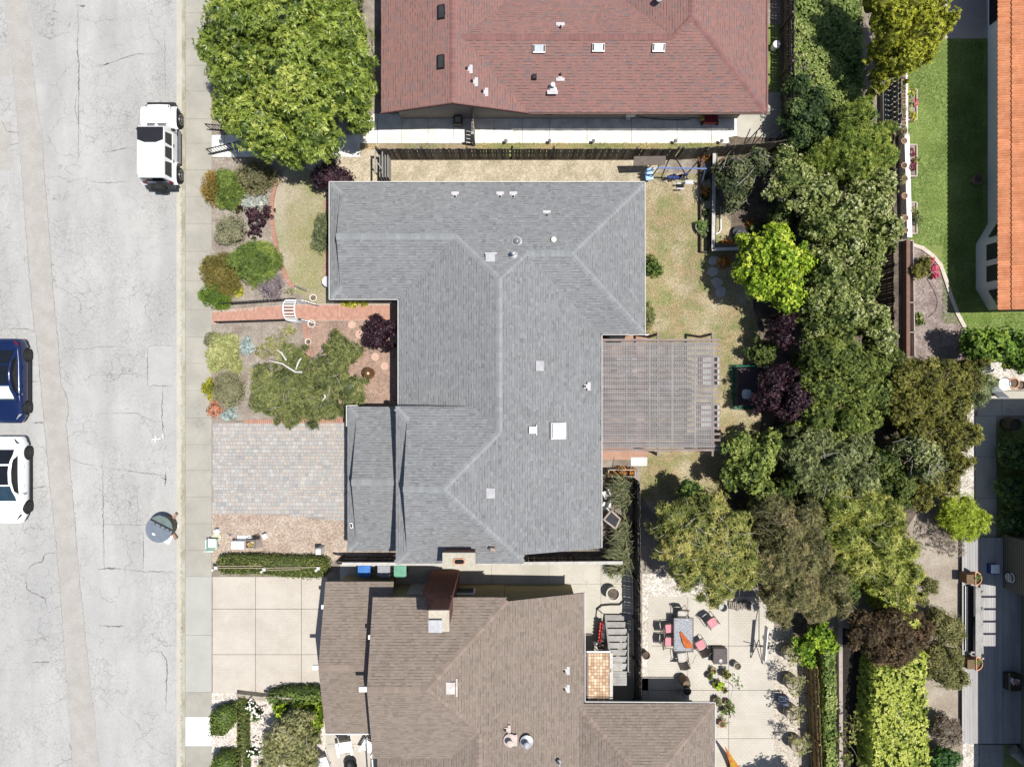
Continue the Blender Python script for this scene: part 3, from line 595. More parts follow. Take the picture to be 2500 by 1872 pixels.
# --- the red-shingled house at the top
RH = thing('house', 'house with the dark red shingle roof at the top of the photo', 'house', (3, 16, 0))
red_cols = [(.13, .07, .065), (.20, .15, .145), (.25, .145, .13), (.30, .155, .13), (.235, .14, .13)]
red_m = shingle_mat('red_shingle', red_cols); red_cap = M('red_cap', (.26, .13, .118), (.23, .12, .11), rnd=.1, fine=.15, fs=30, rough=.95)
rS = Plane('S', 13.65, 2.7); rE = Plane('E', 12.8, 2.7); rN = Plane('N', 20.15, 2.7); xr = -2.89
gW = Plane('W', -6.6, 2.7); gE = Plane('E', .82, 2.7); rW = Plane('W', 4.6, 2.7)
yt = 24
r_planes = [(rS, [(.82, 13.65), (12.8, 13.65), (9.55, 16.9), (-2.43, 16.9)]),
            (rN, [(-2.43, 16.9), (7.85, 16.9), (4.6, 20.15), (.82, 20.15)]),
            (gW, [(-6.6, 13.65), (xr, 13.65), (xr, yt), (-6.6, yt)]), (gE, [(.82, 13.65), (.82, 13.67), (-2.43, 16.9), (.82, 20.13), (.82, yt), (xr, yt), (xr, 13.65)]),
            (rE, [(12.8, 13.65), (12.8, yt), (8.7, yt), (8.7, 17.75)]), (rW, [(4.6, 20.15), (7.85, 16.9), (8.7, 17.75), (8.7, yt), (4.6, yt)])]
r_planes[0] = (rS, [(.82, 13.65), (12.8, 13.65), (8.7, 17.75), (7.85, 16.9), (-2.43, 16.9)])
rl = [[Z(gW, xr, 13.65), Z(gW, xr, 23.9)], [Z(rS, -2.43, 16.9), Z(rS, 7.85, 16.9)], [Z(rS, 7.85, 16.9), Z(rS, 8.7, 17.75)], [Z(rE, 12.75, 13.7), Z(rE, 8.7, 17.75)], [Z(rE, 8.7, 17.75), Z(rE, 8.7, 23.9)]]
rroof = build_roof(RH, r_planes, red_m, red_cap, rl)
wl = MB(); wm = M('tan_stucco', (.38, .34, .28), (.34, .30, .25), fine=.08, rough=.95)
wl.box(-2.5, 19.15, 1.3, 7.0, 9.6, 2.6); wl.box(6.6, 19.13, 1.3, 11.2, 9.56, 2.6)
# gable wall
wl.add([(-5.99, 14.36, 2.6), (1.0, 14.36, 2.6), (xr, 14.36, 3.83), (-5.99, 14.5, 2.6), (1.0, 14.5, 2.6), (xr, 14.5, 3.83)], [(0, 1, 2), (3, 5, 4), (1, 4, 5, 2), (2, 5, 3, 0)])
obj('wall', wl, wm, RH)
gutterline(RH, [(12.86, 13.6, 2.68), (12.86, 23.9, 2.68)], red_cap, .08); gutterline(RH, [(.9, 13.6, 2.66), (12.85, 13.6, 2.66)], M('brown_gutter', (.20, .12, .10)), .06)
q = MB(); q.bar((-6.62, 13.62, 2.64), (xr, 13.62, 3.94), .05, .16); q.bar((xr, 13.62, 3.94), (.84, 13.62, 2.64), .05, .16); obj('barge_board', q, M('red_board', (.20, .10, .09)), RH)
q = MB(); q.box(gx(1340, 1.0), 14.31, .9, .62, .1, .45); wv = obj('window', q, M('taupe_frame', (.42, .37, .31)), RH); q = MB(); q.box(gx(1340, 1.0), 14.25, .9, .4, .02, .28); obj('pane', q, glass_dark, wv)
for a in ((1077, 30), (1076, 152)):
    z = gW.z(gx(a[0], 3.6), 0) + .07; q = MB(); q.box(gx(a[0], z), gy(a[1], z), z, .36, .68, .12, ry=-.33); s_ = obj('skylight', q, black_metal, RH); q = MB(); q.box(gx(a[0], z) + .015, gy(a[1], z), z + .065, .27, .58, .02, ry=-.33); obj('pane', q, M('grey_glass', (.05, .052, .055), fine=0, rough=.15), s_)
for a in ((1316, 120), (1461, 117), (1608, 117)):
    z = rS.z(0, gy(a[1], 3.6)) + .06; x, y = gx(a[0], z), gy(a[1], z); q = MB(); q.box(x, y, z, .62, .38, .12, rx=.33); s_ = obj('skylight', q, steel, RH, bevel=.01)
    q = MB(); q.box(x, y, z + .065, .38, .30, .02, rx=.33); obj('pane', q, M('silver_panel', (.42, .46, .50), (.52, .56, .58), fine=.05, rough=.3), s_); q = MB(); q.box(x - .25, y, z + .068, .07, .28, .02, rx=.33); q.box(x + .25, y, z + .068, .07, .28, .02, rx=.33); obj('louvre', q, black_metal, s_)
for a, d, s_ in (((1150, 170), 'E', 1), ((1163, 201), 'E', 1.05), ((1188, 226), 'E', 1), ((1368, 60), 'N', 1), ((1368, 195), 'S', 1), ((1349, 226), 'S', 1.25)):
    z = 3.2 if a[1] > 150 else 3.6; vent(RH, a[0], a[1], max(z, (gE if a[0] < 1200 else rS if a[1] > 100 else rN).z(gx(a[0], 3.4), gy(a[1], 3.4))), d, s_, .2)
cap_vent(RH, 1350, 205, rS.z(0, gy(210, 3.4)), .11, .5, white)
for a in ((1188, 196), (1305, 186)): box_vent(RH, a[0], a[1], rS.z(0, gy(a[1], 3.3)) + .02, .22, .24, .18, black_metal)
q = MB(); q.tube([G(1610, -4, 3.6), G(1610, -4, 4.1)], .16, 14); obj('flue_pipe', q, steel, RH)

# --- the brown-shingled house at the bottom
BH = thing('house', 'house with the brown shingle roof at the bottom of the photo', 'house', (-1, -14, 0))
br_cols = [(.13, .10, .08), (.205, .165, .135), (.235, .19, .155), (.27, .218, .182), (.245, .205, .17)]
br_m = shingle_mat('brown_shingle', br_cols); br_cap = M('brown_cap', (.275, .205, .165), (.255, .21, .175), rnd=.13, fine=.15, fs=30, rough=.95)
bE = Plane('E', 3.63, 2.7); bN = Plane('N', -10.35, 4.05); bS = Plane('S', -18.17, 4.05); bW = Plane('W', -6.79, 2.7)
xb = -4.0; xr2 = -1.58; yb = -14.26
b_planes = [(bN, [(-6.75, -10.35), (-.23, -10.35), (-4.14, -14.26), (-6.75, -14.26)]),
            (bS, [(-6.75, -18.17), (-3.0, -18.17), (-1.58, -16.70), (-4.02, -14.26), (-6.75, -14.26)]),
            (bE, [(3.63, -10.55), (3.63, -24), (-1.58, -24), (-1.58, -16.70), (-4.02, -14.26), (-.23, -10.47), (-.23, -10.55)]),
            (bW, [(-1.58, -16.70), (-1.58, -24), (-6.79, -24), (-6.79, -18.0), (-2.95, -18.0)])]
b2N = Plane('N', -16.1, 2.72); b2E = Plane('E', 10.18, 2.72); b2W = Plane('W', 3.15, 2.72)
b_planes += [(b2N, [(3.15, -16.1), (10.18, -16.1), (6.665, -19.615)]), (b2E, [(10.18, -16.1), (10.18, -24), (6.665, -24), (6.665, -19.615)]), (b2W, [(3.15, -16.1), (6.665, -19.615), (6.665, -24), (3.15, -24)])]
# low garage roof
b3N = Plane('N', -10.03, 2.5); b3S = Plane('S', -17.7, 2.5)
b_planes += [(b3N, [(-9.45, -10.03), (-6.0, -10.03), (-6.0, -13.865), (-9.45, -13.865)]), (b3S, [(-9.45, -17.7), (-6.0, -17.7), (-6.0, -13.865), (-9.45, -13.865)])]
bl = [[Z(bN, -6.7, yb), Z(bN, xb, yb)], [Z(bN, xb, yb), Z(bN, -.25, -10.5)], [Z(bE, xb, yb), Z(bE, xr2, -16.7)], [Z(bE, xr2, -16.7), Z(bE, xr2, -24)], [Z(b2N, 3.2, -16.15), Z(b2N, 6.665, -19.615)], [Z(b2N, 10.1, -16.15), Z(b2N, 6.665, -19.615)], [Z(b3N, -9.4, -13.865), Z(b3N, -6.0, -13.865)]]
broof = build_roof(BH, b_planes, br_m, br_cap, bl, w0=.14, w1=.28)
wl = MB(); ol = M('olive_stucco', (.40, .35, .19), (.36, .31, .17), fine=.06, rough=.95)
for x0, y0, x1, y1, h in ((-6.3, -17.7, -.4, -10.86, 3.9), (-.39, -22, 3.2, -10.9, 2.62), (-6.25, -23.8, -.41, -17.71, 2.6), (3.5, -23.6, 9.75, -17.15, 2.62), (-9.0, -17.4, -6.31, -10.4, 2.4)):
    wl.box((x0 + x1) / 2, (y0 + y1) / 2, h / 2, x1 - x0, y1 - y0, h)
for xx, pn, y0, y1 in ((-6.3, bN, -17.7, -10.86), (-9.0, b3N, -17.4, -10.4)):
    h = 3.9 if xx > -7 else 2.4; zt = pn.z(xx, (y0 + y1) / 2) - .12; wl.add([(xx, y0, h), (xx, y1, h), (xx, (y0 + y1) / 2, zt), (xx + .1, y0, h), (xx + .1, y1, h), (xx + .1, (y0 + y1) / 2, zt)], [(0, 2, 1), (3, 4, 5), (0, 1, 4, 3), (1, 2, 5, 4), (2, 0, 3, 5)])
obj('wall', wl, ol, BH)
q = MB(); q.box(gx(1137, 1.2), -10.83, 1.5, 1.0, .1, .9); wv = obj('window', q, white, BH); q = MB(); q.box(gx(1137, 1.2), -10.77, 1.5, .84, .02, .74); obj('pane', q, glass_dark, wv)
q = MB(); q.box(-5.0, -10.83, 1.05, .85, .08, 2.05); obj('door', q, M('grey_door', (.5, .5, .48)), BH)
gutterline(BH, [(3.68, -10.5, 2.68), (3.68, -16.02, 2.68), (10.23, -16.05, 2.70), (10.23, -23.9, 2.70)])
q = MB(); q.bar((-6.0, -17.74, 2.46), (-9.45, -17.74, 2.46), .05, .14); q.bar((-6.78, -18.2, 4.0), (-6.78, -23.9, 2.7), .05, .1); obj('fascia', q, white, BH)
q = MB()
for yy, zz in ((-13.86, 3.75),): q.box(-9.55, yy, zz, .4, .2, .12)
q.box(-6.92, -14.25, 5.3, .42, .22, .14); obj('gable_vent', q, white, BH)
for p_ in ((-9.5, -11.2, 2.85), (-6.8, -12.1, 4.55)): q = MB(); q.box(*p_, .12, .2, .08); obj('bracket', q, white, BH)
vent(BH, 1387, 1636, 3.0, 'E', .95, .15); vent(BH, 1387, 1680, 3.0, 'E', .95, .15); vent(BH, 1243, 1779, 4.1, 'E', .95, .15, mat=M('pinkish_vent', (.62, .52, .47))); vent(BH, 1258, 1806, 4.05, 'E', 1.3, .1, mat=M('pinkish_vent', (.62, .52, .47)))
cap_vent(BH, 1245, 1817, 4.2, .16, .4, M('pinkish_vent', (.62, .52, .47))); cap_vent(BH, 1286, 1822, 4.0, .16, .45, steel); cap_vent(BH, 1366, 1868, 3.4, .06, .3, steel)
box_vent(BH, 1100, 1680, 4.95, .42, .56, .12, M('pink_vent', (.66, .60, .56)), fl=(.28, 0, .08, .85))
chr_ = M('red_brown_brick', (.20, .085, .06), (.27, .12, .085), scale=9, fine=.2, rough=.95, brick=(.2, .07, .01, .5))
q = MB(); q.box(-3.6, -10.55, 1.95, 1.5, .9, 3.9); q.add([(-4.35, -11.0, 3.9), (-2.85, -11.0, 3.9), (-2.85, -10.1, 3.9), (-4.35, -10.1, 3.9), (-3.65, -11.0, 4.7), (-2.85, -11.0, 4.7), (-2.85, -10.1, 4.7), (-3.65, -10.1, 4.7)], [(0, 1, 5, 4), (1, 2, 6, 5), (2, 3, 7, 6), (3, 0, 4, 7), (4, 5, 6, 7)])
q.box(-3.25, -10.55, 5.6, .82, .86, 2.3); ch = obj('chimney', q, chr_, BH)
q = MB(); q.box(-3.25, -10.55, 6.8, .92, .94, .12); obj('crown', q, M('cream_crown', (.58, .52, .42)), ch)
q = MB(); q.box(-3.38, -10.72, 7.05, .62, .55, .04); [q.box(-3.38 + a * .25, -10.72 + b * .22, 6.94, .04, .04, .2) for a in (-1, 1) for b in (-1, 1)]; obj('chimney_cap', q, steel, ch)
# small porch roof with blotchy tan tiles
PR = thing('porch_roof', 'small porch roof of blotchy tan and brown tiles beside the wooden stairs', 'roof', G(1462, 1650))
tan_cols = [(.40, .24, .14), (.62, .46, .30), (.50, .31, .18), (.72, .58, .42), (.56, .38, .24)]
tm = M('tan_tile', (.5, .34, .22), vc=tan_cols, rnd=1, fine=.12, fs=25, scale=8)
zt = 2.2; q = MB(); q.box(gx(1461, zt), gy(1652, zt), zt - .08, 1.22, 2.5, .1); q.box(gx(1432, zt), gy(1600, zt), 1.1, .1, .1, 2.1); q.box(gx(1488, zt), gy(1600, zt), 1.1, .1, .1, 2.1); q.box(gx(1488, zt), gy(1702, zt), 1.1, .1, .1, 2.1); obj('frame', q, brown_wood, PR)
tme = paver_mesh(.14, .155, .02, tm, 'tile')
for i in range(8):
    for j in range(15): piece('tile', tme, PR, (gx(1436, zt) + .075 + i * .147, gy(1594, zt) - .08 - j * .163, zt - .03 + random.uniform(0, .008)), random.uniform(-.03, .03))
q = MB(); q.bar(G(1432, 1590, zt + .03), G(1490, 1590, zt + .03), .07, .1); obj('gutter', q, white, PR); q = MB(); q.bar(G(1492, 1592, zt), G(1492, 1707, zt), .16, .1); obj('edge_board', q, M('pale_board', (.62, .58, .52), fine=.1), PR)

# --- house with the orange tile roof on the right edge
OH = thing('house', 'white-walled house with an orange barrel-tile roof at the right edge', 'house', (27, 12, 0))
oW = Plane('W', 24.56, 2.71, .3); ys = 3.69
q = MB(); q.prism([(x, y, oW.z(x, y) - .05) for x, y in [(24.6, ys), (31, ys), (31, 32), (24.6, 32)]], -.12, 0); oroof = obj('roof', q, M('tile_underlay', (.16, .07, .04)), OH)
ot = M('orange_tile', (.56, .22, .10), (.62, .27, .14), (.50, .19, .085), scale=7, fine=.08, fs=25, rnd=.12, rough=.8)
q = MB(); nn = 10; L = .62; wv = .245
def tz(s): return .055 * math.sin(math.pi * min(1, s / .62)) if s < .62 else -.018 * math.sin(math.pi * (s - .62) / .38)
vs = []; fs = []
for k, (xx, dz) in enumerate(((0, .055), (L, .0))):
    for i in range(nn + 1): s = i / nn; vs.append((xx - .02 * math.sin(math.pi * s) * (k == 0), s * wv, tz(s) + dz))
for i in range(nn + 1): s = i / nn; vs.append((-.02 * math.sin(math.pi * s), s * wv, tz(s) + .055 - .022))
for i in range(nn): fs += [(i, nn + 1 + i, nn + 2 + i, i + 1), (i, i + 1, 2 * nn + 3 + i, 2 * nn + 2 + i)]
q.add(vs, fs); tme = mesh_from(q, 'roof_tile'); tme.materials.append(ot); ny = 78
for i in range(3):
    for j in range(ny):
        x = 24.5 + i * .58; y = ys + .02 + j * wv; piece('roof_tile', tme, oroof, (x, y, oW.z(x, y) - .05 + .01), rot=(0, -math.atan(.3), random.uniform(-.01, .01)))
q = MB(); wo = M('white_wall', (.74, .76, .78), (.70, .72, .74), fine=.04, rough=.9)
q.prism([(25.8, 4.1), (31, 4.1), (31, 32), (25.8, 32)], 0, 2.75); obj('wall', q, wo, OH)
q = MB(); by = [(25.82, gy(758)), (25.15, gy(705)), (25.15, gy(597)), (25.82, gy(545))]; q.prism(by, 0, 2.62); bay = obj('bay', q, wo, OH)
for a, b, c in (((25.13, gy(603)), (25.13, gy(648)), 0), ((25.13, gy(654)), (25.13, gy(699)), 0)):
    q = MB(); q.bar((a[0], a[1], 1.45), (b[0], b[1], 1.45), .05, 1.15); wq = obj('window', q, white, bay)
    q = MB(); q.bar((a[0] - .02, a[1] - .08, 1.45), (b[0] - .02, b[1] + .08, 1.45), .04, 1.0); obj('pane', q, M('grey_pane', (.07, .09, .08), fine=0, rough=.1), bay)
for a, b in (((25.22, gy(715)), (25.70, gy(750))), ((25.22, gy(588)), (25.70, gy(554)))):
    q = MB(); q.bar((a[0] - .01, a[1], 1.45), (b[0] - .01, b[1], 1.45), .06, 1.0); obj('pane', q, M('grey_pane', (.07, .09, .08)), bay)
q = MB(); q.box(25.77, gy(-5), 1.3, .04, 3.2, 2.2); obj('sliding_door', q, glass_dark, OH)

# --- house at the lower right edge: walls and the eave that shades the deck
SH = thing('house', 'olive-sided house at the lower right corner whose roof shades the deck', 'house', (28, -12, 0))
q = MB(); sid = M('olive_siding', (.20, .185, .15), (.17, .16, .13), fine=.05, rough=.8)
for x0, y0, x1, y1 in ((26.46, gy(1430), 30, gy(1302)), (27.42, gy(1860), 30, gy(1432)), (29.2, gy(1301), 30.2, -1)): q.box((x0 + x1) / 2, (y0 + y1) / 2, 1.65, x1 - x0, abs(y1 - y0), 3.3)
sw_ = obj('wall', q, sid, SH); q = MB()
for k in range(19): q.box(26.455, (gy(1430) + gy(1302)) / 2, .12 + k * .17, .025, 2.84, .012)
obj('siding', q, M('siding_edge', (.12, .11, .09)), sw_, kind='stuff')
q = MB(); zz = 3.5; y1_, y2_ = gy(1430), gy(1580)
q.prism([(26.2, -1.0), (32, -1.0), (32, -26), (26.2, -26), (26.2, y2_), (27.15, y2_), (27.15, y1_), (26.2, y1_)], zz, zz + .15); so_ = obj('roof', q, M('dark_roof', (.2, .18, .16)), SH)
for k in range(1, 5): yy = y1_ + (y2_ - y1_) * k / 5; q = MB(); q.box(26.67, yy, zz + .06, .96, .11, .12); obj('rafter', q, brown_wood, so_)
q = MB(); q.box(26.24, (y1_ + y2_) / 2, zz + .06, .08, 3.4, .12); obj('fascia', q, brown_wood, so_)

# ------------------------------------------------------------------ vegetation
def unit(v): return v / np.maximum(np.linalg.norm(v, axis=1, keepdims=True), 1e-9)
def leafquads(c, nrm, k, L, W, spread=1.0, droop=.15, flat=.5, tone=None, tj=.22):
    """k pointed leaves round every cluster centre c; nrm = the way the cluster faces"""
    n = len(c); C_ = np.repeat(c, k, 0); N_ = np.repeat(nrm, k, 0); m = n * k
    t = unit(RNG.normal(size=(m, 3))); t = t - N_ * (t * N_).sum(1, keepdims=True); t = unit(t)
    d = unit(t * spread + N_ * RNG.uniform(.1, .9, (m, 1)) * (1 - .5 * flat))
    fn = unit(N_ * flat * 2 + RNG.normal(size=(m, 3)) * (1 - flat) + np.array([0, 0, .4])); s = unit(np.cross(d, fn))
    l = L * RNG.uniform(.6, 1.25, (m, 1)); w_ = W * RNG.uniform(.7, 1.25, (m, 1))
    b = C_ + d * l * .05; mid = b + d * l * .5; tip = b + d * l; tip[:, 2:] -= l * droop
    V = np.stack([b, mid + s * w_ / 2, tip, mid - s * w_ / 2], 1).reshape(-1, 3)
    Q = np.arange(4 * m).reshape(m, 4)
    T = (np.repeat(tone, k) if tone is not None else .5) + RNG.normal(0, tj, m) * .6
    return V, Q, np.clip(T, 0, 1)
def join(parts):
    V, Q, T, o = [], [], [], 0
    for v, q, t in parts: V.append(v); Q.append(q + o); T.append(t); o += len(v)
    return np.concatenate(V), np.concatenate(Q), np.concatenate(T)
def ellip(c, r, n, low=-.2, jit=.12, squash=1):
    """points on the upper part of an ellipsoid with outward normals"""
    u = unit(RNG.normal(size=(int(n * 1.9) + 4, 3))); u = u[u[:, 2] > low][:max(1, int(n))]
    p = u * (1 + RNG.normal(0, jit, (len(u), 1)) - jit * .6); return np.array(c) + p * np.array(r), unit(u / np.array(r))
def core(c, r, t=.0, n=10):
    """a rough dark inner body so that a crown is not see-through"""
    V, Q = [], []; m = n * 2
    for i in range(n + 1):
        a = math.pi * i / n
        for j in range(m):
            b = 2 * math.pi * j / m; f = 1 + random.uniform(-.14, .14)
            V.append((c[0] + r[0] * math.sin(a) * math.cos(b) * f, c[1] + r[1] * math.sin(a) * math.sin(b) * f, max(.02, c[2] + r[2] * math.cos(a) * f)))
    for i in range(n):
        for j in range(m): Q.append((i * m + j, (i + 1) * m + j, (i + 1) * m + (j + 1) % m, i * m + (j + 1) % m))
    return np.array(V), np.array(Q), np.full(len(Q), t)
KIND = {  # leaf length, width, leaves per cluster, clusters per m2, flatness, spread, droop
 'rosette': (.20, .046, 17, 27, .5, 1.0, .1), 'broad': (.13, .075, 8, 42, .6, 1, .15), 'small': (.09, .05, 9, 66, .58, 1, .1), 'fine': (.10, .03, 11, 60, .5, .9, .1),
 'needle': (.17, .024, 12, 55, .42, .75, .05), 'clip': (.05, .03, 9, 190, .3, .9, .05), 'clipn': (.09, .018, 10, 170, .2, .5, .0), 'willow': (.19, .034, 10, 42, .6, 1, .25), 'tuft': (.34, .02, 16, 16, .1, .6, .25)}
def foliage(lobes, kind, sub=9, bump=.42, dens=1.0, low=-.25, tonej=.21, cores=True, inner=.6):
    """lobes: (centre, radii, tone) -> leaf quads; each lobe carries smaller lobes so that the crown is uneven"""
    L, W, k, dn, flat, spread, droop = KIND[kind]; out = []
    for c, r, t0 in lobes:
        c = np.array(c, float); r = np.array(r, float)
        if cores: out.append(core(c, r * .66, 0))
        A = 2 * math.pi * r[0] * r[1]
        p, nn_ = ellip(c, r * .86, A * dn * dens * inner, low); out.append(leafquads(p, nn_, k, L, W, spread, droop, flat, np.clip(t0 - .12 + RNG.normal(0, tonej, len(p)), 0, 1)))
        if sub:
            sc, sn = ellip(c, r * .8, sub, -.15, .05)
            for q, nq in zip(sc, sn):
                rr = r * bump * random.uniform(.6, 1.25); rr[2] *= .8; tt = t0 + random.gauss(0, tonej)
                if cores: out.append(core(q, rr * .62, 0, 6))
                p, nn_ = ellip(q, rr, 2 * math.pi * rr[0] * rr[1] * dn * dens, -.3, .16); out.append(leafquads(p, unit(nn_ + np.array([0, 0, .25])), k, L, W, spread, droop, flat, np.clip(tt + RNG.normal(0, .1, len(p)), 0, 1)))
    V, Q, T = join(out); V[:, 2] = np.maximum(V[:, 2], .03); return V, Q, T
def circ(px, py, rp, zt, zb, t=.5, ry=None):
    zc = zb + (zt - zb) * .55; f = (HC - zc) / HC / 45; x, y = gx(px, zc), gy(py, zc)
    return ((x, y, (zt + zb) / 2), (rp * f * .95, (ry or rp) * f * .95, (zt - zb) / 2), t)
bark = M('bark', (.20, .15, .11), (.28, .22, .17), scale=8, fine=.3, rough=1); bark_pale = M('pale_bark', (.52, .47, .42), (.40, .36, .32), scale=8, fine=.2, rough=1)
def tree(name, label, cat, lobes, kind, mat, trunk_r=.16, bk=bark, sub=9, group=None, twigs=0, base=None, **k):
    c0 = np.mean([l[0] for l in lobes], 0)
    if len(lobes) > 4 and kind != 'rosette':   # ragged sprays round the outline
        ex = []
        for c, r, t_ in lobes:
            for _ in range(3):
                a_ = random.uniform(0, 6.28); f_ = random.uniform(.9, 1.28); s_ = random.uniform(.2, .38); ex.append(((c[0] + r[0] * f_ * math.cos(a_), c[1] + r[1] * f_ * math.sin(a_), c[2] + r[2] * random.uniform(-.3, .5)), (r[0] * s_, r[1] * s_, r[2] * s_), min(.8, max(.2, t_ + random.gauss(0, .12)))))
        lobes_all = list(lobes) + ex
    else: lobes_all = lobes
    bx, by = base or (c0[0], c0[1]); zb = min(l[0][2] - l[1][2] for l in lobes)
    t = thing(name, label, cat, (bx, by, 0), group)
    q = MB(); zf = max(.25, zb * .8 + .2); q.tube([(bx, by, -.05), (bx + .05, by, zf * .5), (bx, by, zf)], [trunk_r * 1.3, trunk_r, trunk_r * .9], 8)
    for l in lobes:
        e = Vector(l[0]); m_ = Vector((bx, by, zf)).lerp(e, .5) + Vector((random.uniform(-.15, .15), random.uniform(-.15, .15), .1)); q.tube([(bx, by, zf * .95), m_, e], [trunk_r * .7, trunk_r * .45, trunk_r * .2], 6)
    for i in range(twigs):
        l = random.choice(lobes); u = Vector((random.gauss(0, 1), random.gauss(0, 1), abs(random.gauss(0, 1)) + .6)).normalized(); r = Vector(l[1]); e = Vector(l[0]) + Vector((u.x * r.x, u.y * r.y, u.z * r.z)) * 1.06
        d = Vector((random.gauss(0, 1), random.gauss(0, 1), .1)).normalized() * random.uniform(.25, .7); m_ = e + d * .5 + Vector((random.uniform(-.1, .1), random.uniform(-.1, .1), .04)); k_ = Vector((-d.y, d.x, 0)) * random.uniform(-.25, .25); q.tube([e - d * .4 - Vector((0, 0, .2)), m_ - d * .3 + k_ * .6, m_ + k_, m_ + d * .4 + k_ * .4], [.014, .011, .007, .003], 5)
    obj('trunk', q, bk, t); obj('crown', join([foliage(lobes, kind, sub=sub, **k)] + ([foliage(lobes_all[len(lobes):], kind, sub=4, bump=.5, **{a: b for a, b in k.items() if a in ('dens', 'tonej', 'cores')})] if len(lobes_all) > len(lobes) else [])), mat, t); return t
def shrub(name, label, lobes, kind, mat, cat='shrub', group=None, sub=7, bump=.35, **k):
    t = thing(name, label, cat, (lobes[0][0][0], lobes[0][0][1], 0), group)
    q = MB(); b = Vector((lobes[0][0][0], lobes[0][0][1], 0))
    for i in range(4): a = i * 1.7; q.tube([b, b + Vector((math.cos(a) * .12, math.sin(a) * .12, max(.15, lobes[0][0][2])))], [.03, .015], 5)
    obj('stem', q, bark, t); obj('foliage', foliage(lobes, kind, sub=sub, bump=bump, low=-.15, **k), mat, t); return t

c_big = leafmat('glossy_leaves', [(.02, .045, .006), (.09, .145, .016), (.19, .27, .035), (.34, .40, .08)], .4, .22, .45)
c_purple = leafmat('purple_leaves', [(.004, .002, .002), (.014, .006, .007), (.028, .011, .013), (.055, .023, .028)], .5, .08)
c_lime = leafmat('lime_leaves', [(.05, .10, .008), (.17, .30, .015), (.33, .47, .03), (.48, .55, .08)])
c_green = leafmat('green_leaves', [(.02, .045, .012), (.07, .14, .025), (.14, .22, .04), (.25, .32, .08)])
c_varieg = leafmat('variegated_leaves', [(.03, .055, .01), (.12, .18, .035), (.25, .31, .08), (.60, .58, .36)])
c_juniper = leafmat('juniper_leaves', [(.03, .045, .012), (.115, .15, .04), (.20, .245, .075), (.32, .35, .14)])
c_olive = leafmat('olive_brown_leaves', [(.03, .035, .01), (.115, .13, .02), (.19, .21, .035), (.29, .30, .07)])
c_willow = leafmat('yellow_green_leaves', [(.03, .05, .012), (.13, .17, .035), (.25, .28, .06), (.42, .40, .13)])
c_feather = leafmat('grey_brown_leaves', [(.03, .035, .012), (.115, .13, .045), (.22, .23, .085), (.32, .28, .13)])
c_grey = leafmat('grey_green_leaves', [(.04, .055, .02), (.13, .18, .06), (.24, .30, .10), (.40, .44, .19)])
c_yellow = leafmat('golden_leaves', [(.06, .08, .008), (.24, .27, .02), (.42, .43, .04), (.55, .54, .10)])
c_ivy = leafmat('ivy_leaves', [(.02, .05, .008), (.10, .17, .03), (.22, .30, .07), (.40, .46, .18)])
c_hedgeY = leafmat('bright_hedge_leaves', [(.05, .09, .01), (.20, .28, .035), (.36, .43, .07), (.56, .58, .18)])
c_hedge = leafmat('hedge_leaves', [(.03, .05, .01), (.10, .14, .03), (.17, .21, .05), (.30, .30, .09)])
c_sage = leafmat('sage_leaves', [(.10, .11, .06), (.20, .22, .12), (.27, .29, .16), (.34, .35, .21)])
c_rust = leafmat('rusty_leaves', [(.08, .07, .015), (.20, .17, .035), (.30, .22, .05), (.36, .30, .08)])
c_dgreen = leafmat('rosemary_leaves', [(.035, .06, .012), (.10, .17, .03), (.17, .25, .045), (.24, .32, .07)])
c_lilac = leafmat('grey_lilac_leaves', [(.10, .09, .09), (.20, .18, .18), (.28, .26, .25), (.36, .34, .32)])
c_silver = leafmat('silver_leaves', [(.18, .20, .17), (.34, .37, .32), (.46, .49, .44), (.58, .60, .54)])
c_blue = leafmat('blue_grey_leaves', [(.14, .19, .17), (.28, .35, .33), (.38, .45, .43), (.48, .54, .50)])
c_terra = leafmat('terracotta_leaves', [(.12, .05, .02), (.30, .14, .07), (.42, .22, .12), (.46, .33, .22)])
c_orange = leafmat('orange_leaves', [(.15, .07, .01), (.40, .16, .02), (.55, .26, .04), (.50, .40, .08)])
c_pink = leafmat('pink_petals', [(.3, .04, .07), (.5, .08, .14), (.65, .15, .22), (.6, .3, .3)], trans=.1)
c_grass = leafmat('reed_leaves', [(.02, .03, .01), (.05, .07, .02), (.10, .12, .04), (.22, .22, .10)])

tree('broadleaf_tree', 'huge glossy green tree between the street and the red roof', 'tree',
     [circ(*a) for a in [(590, 60, 108, 7.0, 2.4, .5), (705, 50, 110, 7.6, 2.6, .55), (825, 100, 88, 7.0, 2.6, .5), (600, 190, 92, 6.8, 2.4, .5), (725, 190, 125, 7.8, 2.4, .6), (845, 225, 78, 6.6, 2.3, .5), (645, 305, 88, 6.2, 1.9, .5), (770, 325, 76, 6.0, 2.0, .5), (545, 120, 62, 5.8, 2.2, .45), (880, 165, 50, 6, 2.4, .45), (635, -60, 120, 7, 2.5, .5), (800, -70, 120, 7, 2.5, .5), (715, 375, 42, 4.6, 1.8, .45), (575, 275, 56, 5.0, 2.0, .45), (880, 300, 32, 4.8, 2, .5)]],
     'rosette', c_big, .28, sub=26, bump=.25, tonej=.17, dens=.75)
tree('purple_leaf_shrub', 'round dark purple shrub under the edge of the huge green tree', 'shrub', [circ(806, 432, 44, 2.0, .1, .5), circ(835, 440, 28, 1.7, .1), circ(780, 440, 24, 1.6, .1)], 'small', c_purple, .05)
